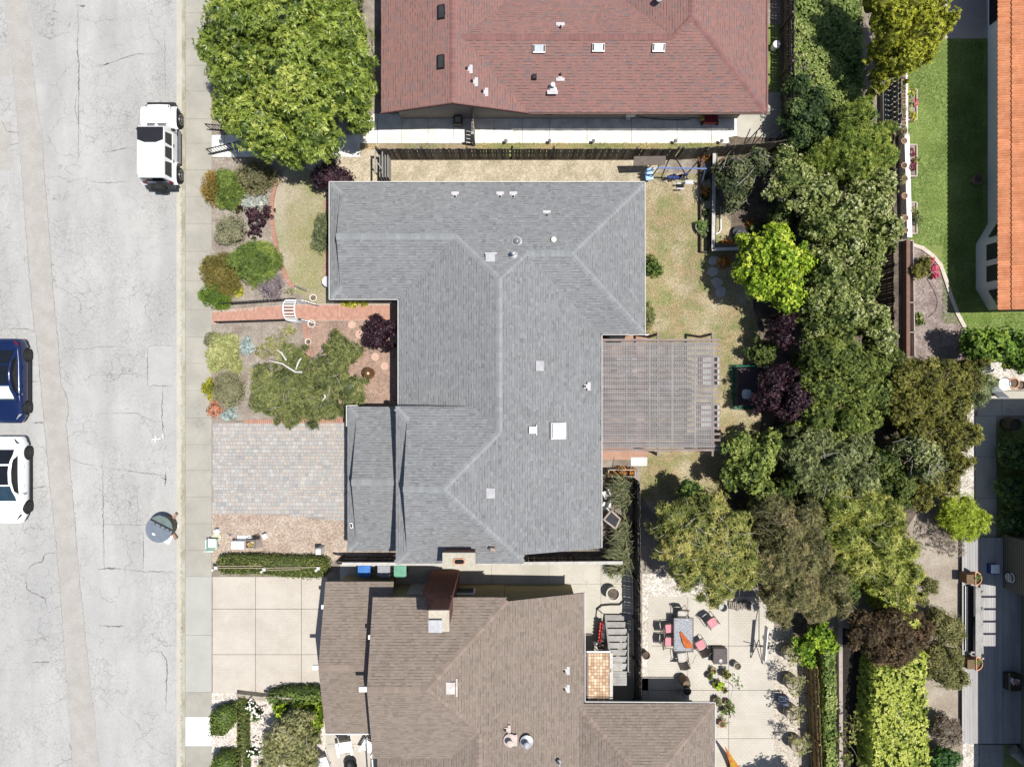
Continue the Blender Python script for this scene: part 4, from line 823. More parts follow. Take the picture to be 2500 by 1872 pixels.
tree('purple_leaf_tree', 'dark purple tree beside the front door of the grey-roofed house', 'tree', [circ(928, 815, 34, 2.8, .8), (circ(950, 800, 22, 2.5, .8)), circ(915, 835, 20, 2.4, .7), circ(925, 790, 20, 2.5, .8), circ(950, 845, 14, 2.3, .8)], 'small', c_purple, .06)
tree('purple_leaf_tree', 'dark purple tree just below the bright lime tree in the back garden', 'tree', [circ(1912, 785, 32, 3.4, 1), circ(1905, 825, 26, 3.2, 1), circ(1930, 760, 22, 3.2, 1)], 'small', c_purple, .07)
tree('purple_leaf_tree', 'wide dark purple tree hanging over the shaded daybed', 'tree', [circ(1890, 935, 42, 3.6, 1.2), circ(1935, 970, 42, 3.8, 1.2), circ(1870, 975, 30, 3.2, 1.2), circ(1915, 1005, 26, 3.2, 1.2), circ(1925, 920, 26, 3.3, 1.2)], 'small', c_purple, .08)
tree('maple_tree', 'bright lime-green tree with ragged outline beside the back lawn', 'tree', [circ(*a) for a in [(1850, 620, 52, 4.6, 1.2, .6), (1905, 645, 58, 5, 1.4, .6), (1855, 700, 42, 4.2, 1.2, .5), (1915, 715, 46, 4.4, 1.2, .5), (1890, 590, 44, 4.6, 1.4, .6), (1945, 640, 34, 4.4, 1.4, .5), (1815, 660, 24, 3.6, 1.2, .5), (1820, 610, 18, 3.4, 1.3, .5)]], 'broad', c_lime, .12, sub=20, bump=.32, dens=.75, cores=True)
tree('wispy_bush', 'wispy dark green bush with pale bare twigs above the white timber wall', 'bush', [circ(*a) for a in [(1800, 440, 50, 3, .5, .4), (1845, 400, 38, 2.8, .6, .4), (1790, 495, 30, 2.4, .3, .4), (1770, 410, 26, 2.4, .3, .4)]], 'small', leafmat('dusky_leaves', [(.02, .035, .012), (.06, .09, .03), (.12, .15, .06), (.22, .24, .10)]), .06, bark_pale, twigs=26)
tree('variegated_tree', 'cream and green variegated tree mass left of the planter-box lawn', 'tree', [circ(*a) for a in [(1930, 440, 55, 4.4, 1, .55), (1985, 480, 60, 4.8, 1.2, .6), (2045, 530, 62, 5, 1.2, .6), (2110, 500, 58, 4.8, 1.2, .6), (2150, 560, 45, 4.6, 1.2, .6), (2000, 560, 48, 4.6, 1.2, .55), (2060, 600, 60, 4.8, 1.2, .55), (2130, 450, 45, 4.4, 1.2, .55), (2120, 620, 46, 4.4, 1.2, .5), (1910, 390, 32, 3.8, 1, .6)]], 'small', c_varieg, .15, sub=22, bump=.29, dens=.8)
tree('variegated_tree', 'lower variegated tree between the lime tree and the long back fence', 'tree', [circ(*a) for a in [(2030, 690, 60, 4.8, 1.2, .5), (2095, 700, 50, 4.6, 1.2, .5), (1985, 740, 44, 4.4, 1.2, .45), (2060, 770, 64, 5, 1.2, .5), (2125, 780, 45, 4.4, 1.2, .5), (2000, 640, 40, 4.4, 1.2, .5), (2145, 830, 42, 4.2, 1.2, .45), (1990, 800, 36, 4.0, 1, .45)]], 'small', c_varieg, .14, sub=22, bump=.29, dens=.8)
tree('juniper_tree', 'feathery bright green juniper just above the variegated tree', 'tree', [circ(*a) for a in [(2080, 300, 44, 4.4, .8, .55), (2110, 350, 50, 4.6, 1, .6), (2060, 365, 46, 4.4, 1, .55), (2130, 395, 45, 4.4, 1, .6), (2080, 420, 42, 4.4, 1, .55), (2020, 375, 36, 3.8, 1, .5), (2100, 265, 22, 3.8, 1, .5), (1985, 400, 30, 3.6, 1, .5)]], 'needle', leafmat('bright_juniper', [(.03, .06, .01), (.11, .18, .025), (.23, .31, .045), (.36, .42, .09)]), .12, sub=22, bump=.29)
tree('wattle_tree', 'golden yellow-green tree at the top edge beside the turf lawn', 'tree', [circ(*a) for a in [(2185, 30, 62, 6, 1.8, .55), (2255, 25, 62, 6, 1.8, .6), (2165, 105, 44, 5.4, 1.6, .5), (2225, 100, 56, 6, 1.6, .6), (2285, 70, 34, 5.4, 2, .55), (2200, 155, 40, 5, 1.6, .55), (2160, -20, 50, 6, 2, .5), (2150, 170, 22, 4.2, 1.5, .5), (2140, 215, 20, 3.6, 1, .5), (2250, 140, 26, 4.8, 1.6, .5)]], 'fine', leafmat('wattle_leaves', [(.06, .07, .008), (.18, .23, .015), (.36, .41, .03), (.52, .54, .07)]), .12, bark_pale, sub=22, bump=.28, twigs=8)
tree('leafy_tree', 'mid-green bushy tree at the right end of the pergola', 'tree', [circ(*a) for a in [(1800, 1090, 40, 3.6, .8, .55), (1845, 1115, 46, 4, .9, .55), (1825, 1160, 46, 3.8, .8, .5), (1875, 1080, 30, 3.6, 1, .5), (1790, 1140, 26, 3, .8, .5), (1855, 1195, 34, 3.4, .8, .45)]], 'broad', leafmat('mid_leaves', [(.025, .05, .01), (.11, .17, .03), (.20, .27, .05), (.32, .39, .10)]), .09, sub=19, bump=.3)
tree('leafy_tree', 'green tree mass below the variegated trees and right of the purple tree', 'tree', [circ(*a) for a in [(2010, 870, 56, 4.8, 1, .5), (2070, 890, 56, 5, 1.2, .5), (2020, 950, 54, 4.8, 1, .55), (2085, 960, 52, 4.8, 1, .5), (2120, 900, 40, 4.4, 1, .5), (1990, 1010, 42, 4.2, 1, .45), (2060, 1030, 48, 4.4, 1, .5), (2110, 1020, 36, 4, 1, .5)]], 'fine', leafmat('mossy_leaves', [(.025, .045, .01), (.10, .15, .025), (.19, .26, .045), (.33, .40, .09)]), .12, sub=22, bump=.29)
tree('leafy_tree', 'darker grey-green tree between the daybed and the olive-brown bush', 'tree', [circ(*a) for a in [(1985, 1080, 48, 4.2, .8, .45), (2040, 1110, 52, 4.4, .8, .5), (1960, 1140, 46, 4, .8, .4), (2010, 1175, 50, 4.2, .8, .45), (2080, 1090, 42, 4.2, .8, .5), (1925, 1100, 30, 3.6, .8, .4), (2090, 1160, 46, 4.2, .8, .5)]], 'fine', c_grey, .12, bark_pale, sub=22, bump=.29, twigs=14)
tree('spreading_bush', 'large olive-brown spreading bush reaching the white gravel strip', 'bush', [circ(*a) for a in [(2190, 920, 50, 3.6, .3, .5), (2245, 920, 54, 3.6, .3, .5), (2300, 930, 54, 3.4, .2, .5), (2350, 925, 44, 3, .2, .5), (2200, 985, 54, 3.6, .3, .5), (2260, 985, 50, 3.4, .3, .45), (2320, 1000, 50, 3.2, .2, .5), (2345, 1060, 42, 2.8, .2, .5), (2300, 1080, 46, 2.8, .2, .5), (2230, 1045, 44, 3, .2, .5), (2330, 1130, 36, 2.6, .2, .5), (2270, 1170, 40, 2.6, .2, .5), (2240, 1215, 34, 2.4, .2, .5), (2310, 1180, 36, 2.4, .2, .5)]], 'fine', c_olive, .08, sub=22, bump=.28, dens=.85, twigs=10)
shrub('green_bush', 'soft green bush tip at the right end of the olive-brown bush', [circ(2395, 935, 30, 2.0, .1, .5), circ(2385, 970, 26, 1.8, .1, .5), circ(2380, 900, 20, 1.6, .1)], 'needle', leafmat('soft_leaves', [(.05, .08, .03), (.15, .21, .08), (.23, .30, .12), (.32, .38, .18)]))
tree('pale_bush', 'pale grey-green bush in the middle of the olive-brown bush', 'bush', [circ(2225, 1090, 40, 3.8, .8, .6), circ(2265, 1120, 38, 3.8, .8, .6), (circ(2240, 1145, 30, 3.6, .8, .6)), circ(2190, 1085, 26, 3.6, .8, .5)], 'small', c_grey, .06, bark_pale, twigs=14, dens=.7)
shrub('lime_shrub', 'bright lime feathery shrub overhanging the deck edge', [circ(2345, 1255, 46, 2.4, .1, .6), circ(2375, 1270, 34, 2.2, .1, .6), circ(2350, 1290, 32, 2.0, .1, .6), circ(2315, 1265, 26, 2, .1, .5)], 'needle', leafmat('chartreuse_leaves', [(.08, .11, .01), (.21, .30, .02), (.31, .42, .035), (.41, .50, .08)]), sub=10)
shrub('twiggy_bush', 'bare grey twiggy bush below the lime shrub', [circ(2290, 1310, 40, 1.2, .05, .5), circ(2330, 1335, 28, 1.0, .05, .5)], 'needle', leafmat('twigs', [(.12, .10, .08), (.22, .19, .15), (.30, .27, .22), (.34, .33, .20)]), dens=.4, cores=False)
tree('willow_tree', 'big round yellow-green tree above the patio dining table', 'tree', [circ(*a) for a in [(1700, 1290, 76, 5, 1.5, .55), (1770, 1290, 62, 5, 1.5, .55), (1665, 1330, 62, 4.6, 1.4, .55), (1740, 1350, 74, 5.2, 1.5, .6), (1800, 1350, 54, 4.6, 1.4, .5), (1690, 1390, 56, 4.4, 1.3, .5), (1755, 1410, 52, 4.4, 1.2, .5), (1640, 1285, 40, 4.2, 1.3, .5), (1725, 1235, 46, 4.6, 1.4, .55), (1815, 1400, 36, 4, 1.2, .5)]], 'willow', c_willow, .14, bark_pale, sub=22, bump=.29, twigs=46, dens=.95)
tree('small_tree', 'small bright green tree peeking out above the round yellow-green tree', 'tree', [circ(1685, 1190, 26, 3.2, .6, .6), circ(1700, 1215, 24, 3.4, .6, .6), circ(1670, 1205, 18, 2.8, .6, .5)], 'broad', c_green, .05)
tree('feathery_tree', 'feathery grey-brown tree over the right side of the patio', 'tree', [circ(*a) for a in [(1905, 1290, 60, 4.6, 1, .45), (1960, 1270, 54, 4.6, 1, .5), (1900, 1370, 64, 4.8, 1.2, .5), (1965, 1350, 60, 4.8, 1.2, .45), (2025, 1400, 52, 4.4, 1, .45), (1940, 1430, 54, 4.4, 1.2, .5), (1890, 1450, 40, 3.8, 1.2, .5), (1870, 1240, 44, 4.2, 1, .4), (1985, 1470, 44, 4, 1, .5), (2045, 1470, 30, 3.6, 1, .5), (1900, 1495, 30, 3.4, 1.4, .5)]], 'needle', c_feather, .13, bark, sub=22, bump=.29, twigs=50)
tree('leafy_tree', 'yellow-green tree between the feathery tree and the tan slope', 'tree', [circ(*a) for a in [(2030, 1230, 56, 4.4, .8, .55), (2100, 1240, 56, 4.4, .8, .55), (2060, 1300, 56, 4.6, .8, .6), (2130, 1310, 56, 4.4, .8, .6), (2190, 1330, 46, 4, .6, .6), (2080, 1365, 54, 4.4, .8, .6), (2150, 1385, 54, 4.2, .6, .6), (2155, 1250, 40, 4, .6, .5), (2210, 1395, 34, 3.4, .5, .6), (2190, 1440, 38, 3.2, .5, .6)]], 'willow', leafmat('citrus_leaves', [(.03, .05, .01), (.12, .17, .025), (.26, .31, .05), (.45, .46, .14)]), .13, bark_pale, sub=22, bump=.29, twigs=20)
tree('bronze_tree', 'dark bronze-green tree standing over the deep shade strip', 'tree', [circ(*a) for a in [(2110, 1530, 46, 3.4, .6, .3), (2170, 1520, 50, 3.6, .6, .35), (2200, 1560, 46, 3.4, .6, .4), (2140, 1580, 40, 3.2, .6, .35), (2175, 1600, 32, 3, .6, .4), (2240, 1530, 30, 3, .6, .4)]], 'fine', leafmat('bronze_leaves', [(.03, .02, .01), (.085, .07, .03), (.13, .10, .04), (.20, .12, .07)]), .08, sub=19, bump=.3)
shrub('vine_bush', 'glossy bright green vine at the top end of the narrow hedge', [circ(2000, 1545, 34, 2.4, .6, .5), circ(1965, 1575, 28, 2.2, .5, .55), circ(2020, 1570, 24, 2.2, .5, .5), circ(1970, 1605, 20, 1.8, .4, .5)], 'broad', leafmat('vine_leaves', [(.03, .07, .005), (.11, .22, .012), (.22, .36, .02), (.36, .46, .05)]))
us_ = tree('understory_shrubs', 'dark leafy understory filling the gaps between the garden trees', 'shrub', [circ(*a) for a in [(1960, 900, 44, 2.6, .1, .35), (1950, 1040, 44, 2.8, .1, .35), (2150, 960, 46, 3, .1, .4), (2140, 1130, 50, 3, .1, .4), (1900, 1210, 44, 2.6, .1, .3), (2190, 1190, 48, 2.6, .1, .4), (1985, 1240, 50, 3, .1, .4), (2100, 1190, 46, 3, .1, .4), (1860, 860, 34, 1.8, .1, .35), (1960, 680, 40, 3, .1, .3), (1900, 540, 40, 2.6, .1, .35), (1850, 1245, 36, 2.4, .1, .3), (1930, 1180, 40, 2.8, .1, .3), (2170, 880, 40, 2.8, .1, .4), (1985, 420, 44, 2.8, .1, .35), (2060, 1430, 40, 2.6, .1, .35)]], 'small', leafmat('understory_leaves', [(.018, .04, .008), (.07, .11, .02), (.14, .19, .035), (.25, .29, .08)]), .06, sub=18, bump=.3)
us_['kind'] = 'stuff'
tree('patio_tree', 'tree just beyond the bottom edge whose shade falls beside the orange sculpture', 'tree', [circ(1950, 1985, 52, 3.8, 1.8, .5), circ(1905, 1990, 42, 3.6, 1.8, .5), circ(1990, 1960, 36, 3.6, 1.8, .5)], 'small', c_green, .08)
# hedges and flat-topped ivy
def hedge_mesh(poly, z0, z1, kind, dens=1, tone=.5, wob=.12):
    """leaves over the top and sides of a clipped block"""
    L, W, k, dn, flat, sp, dr = KIND[kind]; q = PP(poly, z1); n = len(q); xs = [a for a, _ in q]; ys = [b for _, b in q]; A = abs(sum(q[i][0] * q[(i + 1) % n][1] - q[(i + 1) % n][0] * q[i][1] for i in range(n))) / 2
    bb = (max(xs) - min(xs)) * (max(ys) - min(ys)); m = int(bb * dn * dens); P_ = np.stack([RNG.uniform(min(xs), max(xs), m), RNG.uniform(min(ys), max(ys), m)], 1)
    ins = np.zeros(m, bool)
    for i in range(n):
        (x0, y0), (x1, y1) = q[i], q[(i + 1) % n]; cnd = ((y0 > P_[:, 1]) != (y1 > P_[:, 1])) & (P_[:, 0] < (x1 - x0) * (P_[:, 1] - y0) / (y1 - y0 + 1e-12) + x0); ins ^= cnd
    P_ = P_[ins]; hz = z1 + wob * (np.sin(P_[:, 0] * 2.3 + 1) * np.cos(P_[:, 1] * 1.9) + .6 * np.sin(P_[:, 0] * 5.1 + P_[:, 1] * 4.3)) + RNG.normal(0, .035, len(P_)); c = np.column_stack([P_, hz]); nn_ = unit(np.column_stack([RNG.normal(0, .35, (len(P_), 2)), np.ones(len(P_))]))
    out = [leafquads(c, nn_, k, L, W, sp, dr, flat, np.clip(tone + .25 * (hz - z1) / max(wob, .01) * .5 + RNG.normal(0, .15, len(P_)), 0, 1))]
    for i in range(n):
        a, b = np.array(q[i]), np.array(q[(i + 1) % n]); Ls = np.linalg.norm(b - a); mm = int(Ls * (z1 - z0) * dn * dens * .7) + 1; f = RNG.uniform(0, 1, (mm, 1)); d = (b - a) / max(Ls, 1e-6); nrm = np.array([d[1], -d[0]]); ar = sum(q[j][0] * q[(j + 1) % n][1] - q[(j + 1) % n][0] * q[j][1] for j in range(n)); nrm = nrm if ar > 0 else -nrm
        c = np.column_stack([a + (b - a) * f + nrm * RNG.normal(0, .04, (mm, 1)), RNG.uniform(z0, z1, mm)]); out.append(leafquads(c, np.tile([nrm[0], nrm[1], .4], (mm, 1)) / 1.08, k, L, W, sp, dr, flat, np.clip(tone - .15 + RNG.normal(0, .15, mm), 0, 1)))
    # inner body
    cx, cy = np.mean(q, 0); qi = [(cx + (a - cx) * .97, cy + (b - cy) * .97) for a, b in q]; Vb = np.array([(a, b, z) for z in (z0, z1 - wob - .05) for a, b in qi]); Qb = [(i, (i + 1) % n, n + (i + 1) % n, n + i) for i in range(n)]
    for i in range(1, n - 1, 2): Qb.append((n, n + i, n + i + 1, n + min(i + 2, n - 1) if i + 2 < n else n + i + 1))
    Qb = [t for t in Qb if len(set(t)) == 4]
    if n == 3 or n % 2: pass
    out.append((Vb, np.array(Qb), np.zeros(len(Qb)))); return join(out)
def hedge(name, label, poly, z0, z1, kind, mat, cat='hedge', **k):
    return tag(obj(name, hedge_mesh(poly, z0, z1, kind, **k), mat), label, cat)
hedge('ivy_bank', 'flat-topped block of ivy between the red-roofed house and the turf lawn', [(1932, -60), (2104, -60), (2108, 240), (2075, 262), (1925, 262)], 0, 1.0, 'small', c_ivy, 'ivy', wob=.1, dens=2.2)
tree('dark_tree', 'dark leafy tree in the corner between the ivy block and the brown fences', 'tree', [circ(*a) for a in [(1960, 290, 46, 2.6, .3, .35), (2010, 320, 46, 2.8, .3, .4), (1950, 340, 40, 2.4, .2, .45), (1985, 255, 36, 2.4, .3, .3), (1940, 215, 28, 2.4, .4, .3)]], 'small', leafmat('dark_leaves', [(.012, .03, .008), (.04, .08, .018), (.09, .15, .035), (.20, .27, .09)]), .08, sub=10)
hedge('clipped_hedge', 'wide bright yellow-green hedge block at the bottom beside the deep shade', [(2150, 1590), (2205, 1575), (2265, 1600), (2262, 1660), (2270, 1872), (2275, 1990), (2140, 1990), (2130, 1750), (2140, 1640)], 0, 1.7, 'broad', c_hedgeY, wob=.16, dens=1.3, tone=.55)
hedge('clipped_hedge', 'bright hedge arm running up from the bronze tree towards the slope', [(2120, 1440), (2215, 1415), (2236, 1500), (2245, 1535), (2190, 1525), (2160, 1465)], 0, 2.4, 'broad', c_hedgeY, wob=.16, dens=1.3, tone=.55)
hedge('narrow_hedge', 'narrow green hedge between the barrel row and the dark shade strip', [(2014, 1570), (2040, 1550), (2042, 1872), (2042, 1990), (2016, 1990)], 0, 1.3, 'small', c_ivy, wob=.08, dens=1.6)
shrub('olive_bush', 'rounded olive-green bush at the right of the bronze tree', [circ(2310, 1530, 46, 1.7, .05, .5), circ(2285, 1500, 26, 1.4, .05, .5), circ(2330, 1550, 26, 1.4, .05, .5), circ(2270, 1430, 24, 1.5, .05, .5), circ(2245, 1460, 20, 1.4, .05, .5)], 'clip', leafmat('sage_lime_leaves', [(.06, .07, .02), (.17, .19, .06), (.26, .28, .10), (.36, .37, .15)]), dens=.8, sub=9)
shrub('olive_bush', 'broad olive and lime bush against the deck below the half pots', [circ(2300, 1640, 44, 1.6, .05, .5), circ(2325, 1600, 30, 1.5, .05, .5), circ(2335, 1655, 30, 1.5, .05, .55), circ(2285, 1600, 26, 1.4, .05, .5)], 'clip', MATS['sage_lime_leaves'], dens=.8, sub=9)
shrub('heather_bush', 'pinkish grey round bush near the lower end of the deck', [circ(2312, 1785, 40, 1.4, .05, .5), circ(2300, 1760, 24, 1.2, .05, .4)], 'clip', leafmat('heather_leaves', [(.08, .08, .05), (.19, .17, .11), (.26, .22, .17), (.28, .29, .12)]), dens=.8)
shrub('green_bush', 'deep green bush in the bottom corner beside the white gravel', [circ(2310, 1850, 38, 1.5, .05, .4), circ(2270, 1870, 30, 1.4, .05, .4), circ(2325, 1890, 30, 1.4, .05, .4)], 'small', leafmat('deep_leaves', [(.015, .05, .01), (.05, .13, .025), (.09, .20, .04), (.16, .28, .08)]))
tree('lattice_climber', 'straggly pale-leaved climber over the dark shade strip', 'climber', [circ(2080, 1760, 22, 2, .8, .5), circ(2070, 1800, 22, 1.8, .6, .5), circ(2060, 1850, 24, 1.8, .6, .5), circ(2100, 1860, 18, 1.5, .5, .4)], 'broad', c_willow, .03, twigs=6, dens=.3, cores=False)
tree('garden_tree', 'green bushy tree at the lower end of the mulch bed, left of its row', 'tree', [circ(2375, 840, 34, 3, .5, .5), circ(2415, 835, 34, 3.2, .5, .55), circ(2395, 865, 28, 2.8, .5, .5)], 'broad', leafmat('garden_leaves', [(.02, .05, .008), (.08, .17, .018), (.17, .29, .03), (.35, .45, .07)]), .08, sub=11)
tree('garden_tree', 'green bushy tree cut off by the right edge of the photo', 'tree', [circ(2460, 840, 38, 3.2, .5, .55), circ(2495, 850, 36, 3.2, .5, .6), circ(2480, 885, 26, 2.8, .5, .6), circ(2530, 830, 36, 3, .5, .5)], 'broad', MATS['garden_leaves'], .08, sub=11)
for lb, cs in (('dark round shrub in the shaded lawn, the upper one', [circ(2480, 1110, 46, 1.5, .1, .4), circ(2455, 1100, 30, 1.4, .1, .4)]), ('dark round shrub in the shaded lawn, the lower one', [circ(2480, 1200, 44, 1.5, .1, .4), circ(2452, 1190, 26, 1.4, .1, .4)]), ('dark low shrub where the shaded lawn meets the deck', [circ(2470, 1275, 40, 1.2, .1, .35)])):
    shrub('round_shrub', lb, cs, 'broad', c_green, dens=.8)
shrub('flowering_shrub', 'brownish shrub beside the curved cream edging', [circ(2248, 660, 24, 1.2, .05, .5), circ(2255, 640, 18, 1, .05, .5)], 'fine', c_olive)
shrub('pink_flowers', 'strip of bright pink flowers spilling over the cream edging', [circ(2280, 655, 12, .6, .02, .5), circ(2272, 635, 9, .5, .02, .5), circ(2284, 672, 9, .5, .02)], 'small', c_pink, 'flowers', dens=1.2)
# front garden
def dome(name, label, px, py, rx, ry, h, kind, mat, t=.5, cat='shrub', extra=(), **k):
    if px < 720 and py < 1010 and rx > 19: rx, ry = rx * 1.1, ry * 1.08
    L = [circ(px, py, rx, h, -h * .7, t, ry)] + [circ(a, b, c, h * .85, -h * .6, t) for a, b, c in extra]
    return shrub(name, label, L, kind, mat, cat, sub=k.pop('sub', 8), bump=k.pop('bump', .4), **k)
dome('clipped_shrub', 'rusty orange side of the top clipped mound at the sidewalk edge', 525, 462, 31, 44, 1.3, 'clipn', c_rust, dens=.9, bump=.28)
dome('clipped_shrub', 'fresh green feathery mound leaning on the rusty orange one', 562, 463, 32, 50, 1.4, 'needle', c_dgreen, dens=2.2, bump=.3)
dome('olive_shrub', 'olive-green shrub right under the huge tree', 628, 432, 44, 48, 1.3, 'clip', leafmat('olive_shrub_leaves', [(.06, .065, .03), (.15, .16, .07), (.22, .235, .10), (.30, .31, .14)]), .5)
dome('silver_plant', 'low silver-white plant below the olive shrub', 617, 493, 32, 20, .4, 'small', c_silver, .5, extra=((640, 488, 16),))
dome('purple_plant', 'dark purple low plant in the middle of the front bed', 628, 540, 24, 26, .8, 'broad', c_purple, .5, extra=((655, 520, 16), (622, 568, 18), (612, 520, 12), (588, 515, 10)), dens=.7, cores=False)
dome('sage_shrub', 'sage-green dome in the upper flower bed', 566, 562, 40, 42, 1.1, 'clip', c_sage, .5, bump=.3)
dome('feather_shrub', 'vivid green feathery shrub in the centre of the upper flower bed', 622, 645, 54, 56, 1.3, 'needle', c_dgreen, .55, dens=1.8, bump=.35, sub=12)
dome('brown_green_shrub', 'brownish green mound at the sidewalk above the brick path', 538, 672, 45, 52, 1.3, 'clipn', leafmat('brown_green', [(.07, .07, .015), (.16, .16, .035), (.22, .20, .05), (.28, .26, .07)]), .5, extra=((562, 700, 28),), bump=.3)
dome('green_mound', 'rich green mound where the brick path meets the sidewalk', 526, 722, 38, 34, 1.1, 'clipn', leafmat('rich_green', [(.03, .06, .008), (.10, .19, .02), (.15, .25, .03), (.20, .31, .045)]), .5, extra=((548, 738, 18),), bump=.3)
dome('lilac_shrub', 'grey-lilac round shrub just above the brick path', 661, 696, 33, 36, .9, 'clip', c_lilac, .5, bump=.3)
dome('yellow_plant', 'small yellow-green plant beside the brownish mound', 583, 713, 14, 13, .4, 'small', c_yellow, .5)
dome('succulent', 'pale green succulent below the curved brick edging', 708, 712, 12, 12, .25, 'broad', c_sage, .6)
dome('house_shrub', 'grey-green shrub against the front wall of the grey-roofed house', 792, 565, 26, 50, 1.2, 'needle', leafmat('grey_green_fine', [(.04, .06, .025), (.11, .15, .06), (.17, .21, .09), (.24, .28, .14)]), .5)
dome('grey_green_mound', 'small grey-green mound below the path at the sidewalk', 519, 829, 21, 21, .6, 'clip', leafmat('grey_green_mound', [(.08, .10, .04), (.17, .20, .10), (.23, .26, .13), (.28, .31, .17)]), .5)
dome('spiky_shrub', 'pale yellow-green spiky shrub below the brick path', 549, 860, 42, 46, .8, 'needle', leafmat('pale_spiky', [(.14, .17, .05), (.28, .33, .12), (.38, .44, .18), (.46, .48, .24)]), .5, dens=1.1, extra=((572, 890, 22), (530, 890, 20)))
dome('blue_plant', 'blue-grey low plant right of the spiky shrub', 602, 842, 18, 26, .4, 'small', c_blue, .5)
dome('sage_dome', 'large smooth grey-green dome beside the juniper', 562, 952, 41, 50, 1.2, 'clip', leafmat('dome_leaves', [(.12, .13, .06), (.20, .22, .11), (.25, .27, .14), (.30, .32, .17)]), .5, bump=.22, dens=1.1)
dome('lime_plant', 'lime-yellow plant at the sidewalk left of the smooth dome', 514, 950, 17, 27, .7, 'clip', c_yellow, .45)
dome('rust_plant', 'rusty brown ground cover at the sidewalk below the dome', 524, 997, 18, 22, .3, 'small', c_terra, .5); dome('blue_plant', 'blue-green low plant at the top left corner of the paver driveway', 561, 1012, 19, 16, .4, 'small', c_blue, .5)
dome('leafy_plant', 'loose green shrub between the juniper and the arch', 672, 845, 24, 34, .6, 'fine', leafmat('loose_green', [(.08, .09, .03), (.17, .20, .06), (.25, .28, .09), (.32, .34, .14)]), .5, extra=((700, 815, 22), (640, 860, 18)), dens=.6, cores=False)
dome('yellow_ground_cover', 'yellow-green ground cover in front of the door wall of the north wing', 849, 743, 18, 8, .2, 'small', c_yellow, .6, extra=((868, 742, 10),)); dome('yellow_ground_cover', 'smaller yellow-green patch nearer the door on the brick path', 888, 742, 11, 7, .2, 'small', c_yellow, .6)
tree('spreading_juniper', 'low sprawling juniper with white bare branches beside the driveway', 'juniper', [circ(*a) for a in [(655, 960, 52, 1.3, .1, .5), (705, 985, 44, 1.4, .1, .5), (745, 945, 50, 1.6, .2, .5), (700, 930, 46, 1.4, .1, .5), (800, 935, 44, 1.7, .2, .5), (850, 945, 42, 1.5, .2, .55), (870, 970, 26, 1.2, .2, .55), (815, 885, 38, 1.7, .2, .5), (830, 845, 30, 1.5, .3, .5), (770, 990, 40, 1.4, .1, .5), (640, 915, 30, 1.1, .1, .45), (720, 880, 36, 1.2, .1, .45), (715, 1015, 26, .9, .1, .5), (805, 985, 36, 1.3, .1, .5), (670, 1000, 22, 1, .1, .5), (820, 820, 16, 1.3, .4, .5), (860, 860, 24, 1.2, .3, .5)]],
     'needle', c_juniper, .08, bark_pale, sub=22, bump=.27, base=(gx(725), gy(905)), tonej=.2, dens=.8, inner=.25, twigs=30)
for lb, pts in (('long forked white dead branch lying over the sprawling juniper', [(658, 880), (690, 888), (705, 898), (722, 908), (738, 908)]), ('upper white dead branch above the sprawling juniper', [(676, 854), (688, 862), (694, 872), (699, 880)]), ('short upright white dead branch over the sprawling juniper', [(722, 902), (728, 885), (735, 874)]), ('hooked white dead branch low in the sprawling juniper', [(786, 978), (794, 970), (792, 963)])):
    q = MB(); q.tube([G(a, b, 1.7) for a, b in pts], [.03] + [.05] * (len(pts) - 2) + [.05], 6); tag(obj('dead_branch', q, M('bleached_wood', (.68, .64, .58), fine=.1)), lb, 'branch')
dome('yard_bush', 'bright green bush against the east wall of the grey-roofed house', 1592, 650, 24, 30, 1.0, 'fine', c_green, .6); dome('lavender', 'faint lavender clump at the lower east wall of the grey-roofed house', 1584, 775, 14, 36, .5, 'needle', c_grey, .5, dens=.6, cores=False)
dome('purple_shrub', 'grey purple twiggy shrub in the neighbour fence shade', 1840, 560, 14, 12, .6, 'fine', c_green, .5)
for lb, a in (('orange-flowered plant at the top of the dark planter bed', (1718, 385, 14, 18)), ('orange-flowered plant beside the swing set leg', (1722, 468, 14, 14)), ('orange-leaved plant inside the white timber wall', (1765, 400, 12, 14)), ('orange and green plant at the corner of the white timber wall', (1775, 597, 22, 10)), ('rusty plant in the shade below the white timber wall', (1765, 640, 16, 18)), ('orange-flowered plant under the wispy bush', (1830, 545, 10, 12))):
    dome('orange_plant', lb, *a, .5, 'small', c_orange, .35, cat='plant', dens=.8, cores=False)
dome('bed_plant', 'dark green plants in the long planter left of the white timber wall', 1722, 560, 12, 22, .5, 'small', MATS['dusky_leaves'], .5, extra=((1722, 520, 10), (1725, 480, 10), (1724, 430, 10)), cat='plant', dens=.8)
dome('bed_plant', 'orange and green plants in the timber planter below the pergola', 1490, 1152, 14, 8, .9, 'small', c_orange, .4, extra=((1515, 1150, 14), (1540, 1150, 12)), cat='plant')
# reeds along the passage fence
def reeds(name, label, px, py, rx, ry, h, n=90):
    c = np.column_stack([RNG.uniform(gx(px - rx), gx(px + rx), n), RNG.uniform(gy(py + ry), gy(py - ry), n), np.full(n, .05)]); V, Q, T = [], [], []
    for p in c:
        for k in range(7):
            d = Vector((random.gauss(-.5, .45), random.gauss(-.1, .45), 0)); a = Vector(p); m_ = a + d * .13 * h + Vector((0, 0, h * random.uniform(.5, .8))); e = m_ + d * .22 * h + Vector((0, 0, -.1 * h)); s = Vector((-d.y, d.x, 0)).normalized() * .022; i = len(V)
            V += [tuple(a - s), tuple(a + s), tuple(m_ + s), tuple(m_ - s), tuple(e + s * .1), tuple(e - s * .1)]; Q += [(i, i + 1, i + 2, i + 3), (i + 3, i + 2, i + 4, i + 5)]; t = random.random(); T += [t, t]
    return tag(obj(name, (np.array(V), np.array(Q), np.array(T)), c_grass), label, 'grass clump')
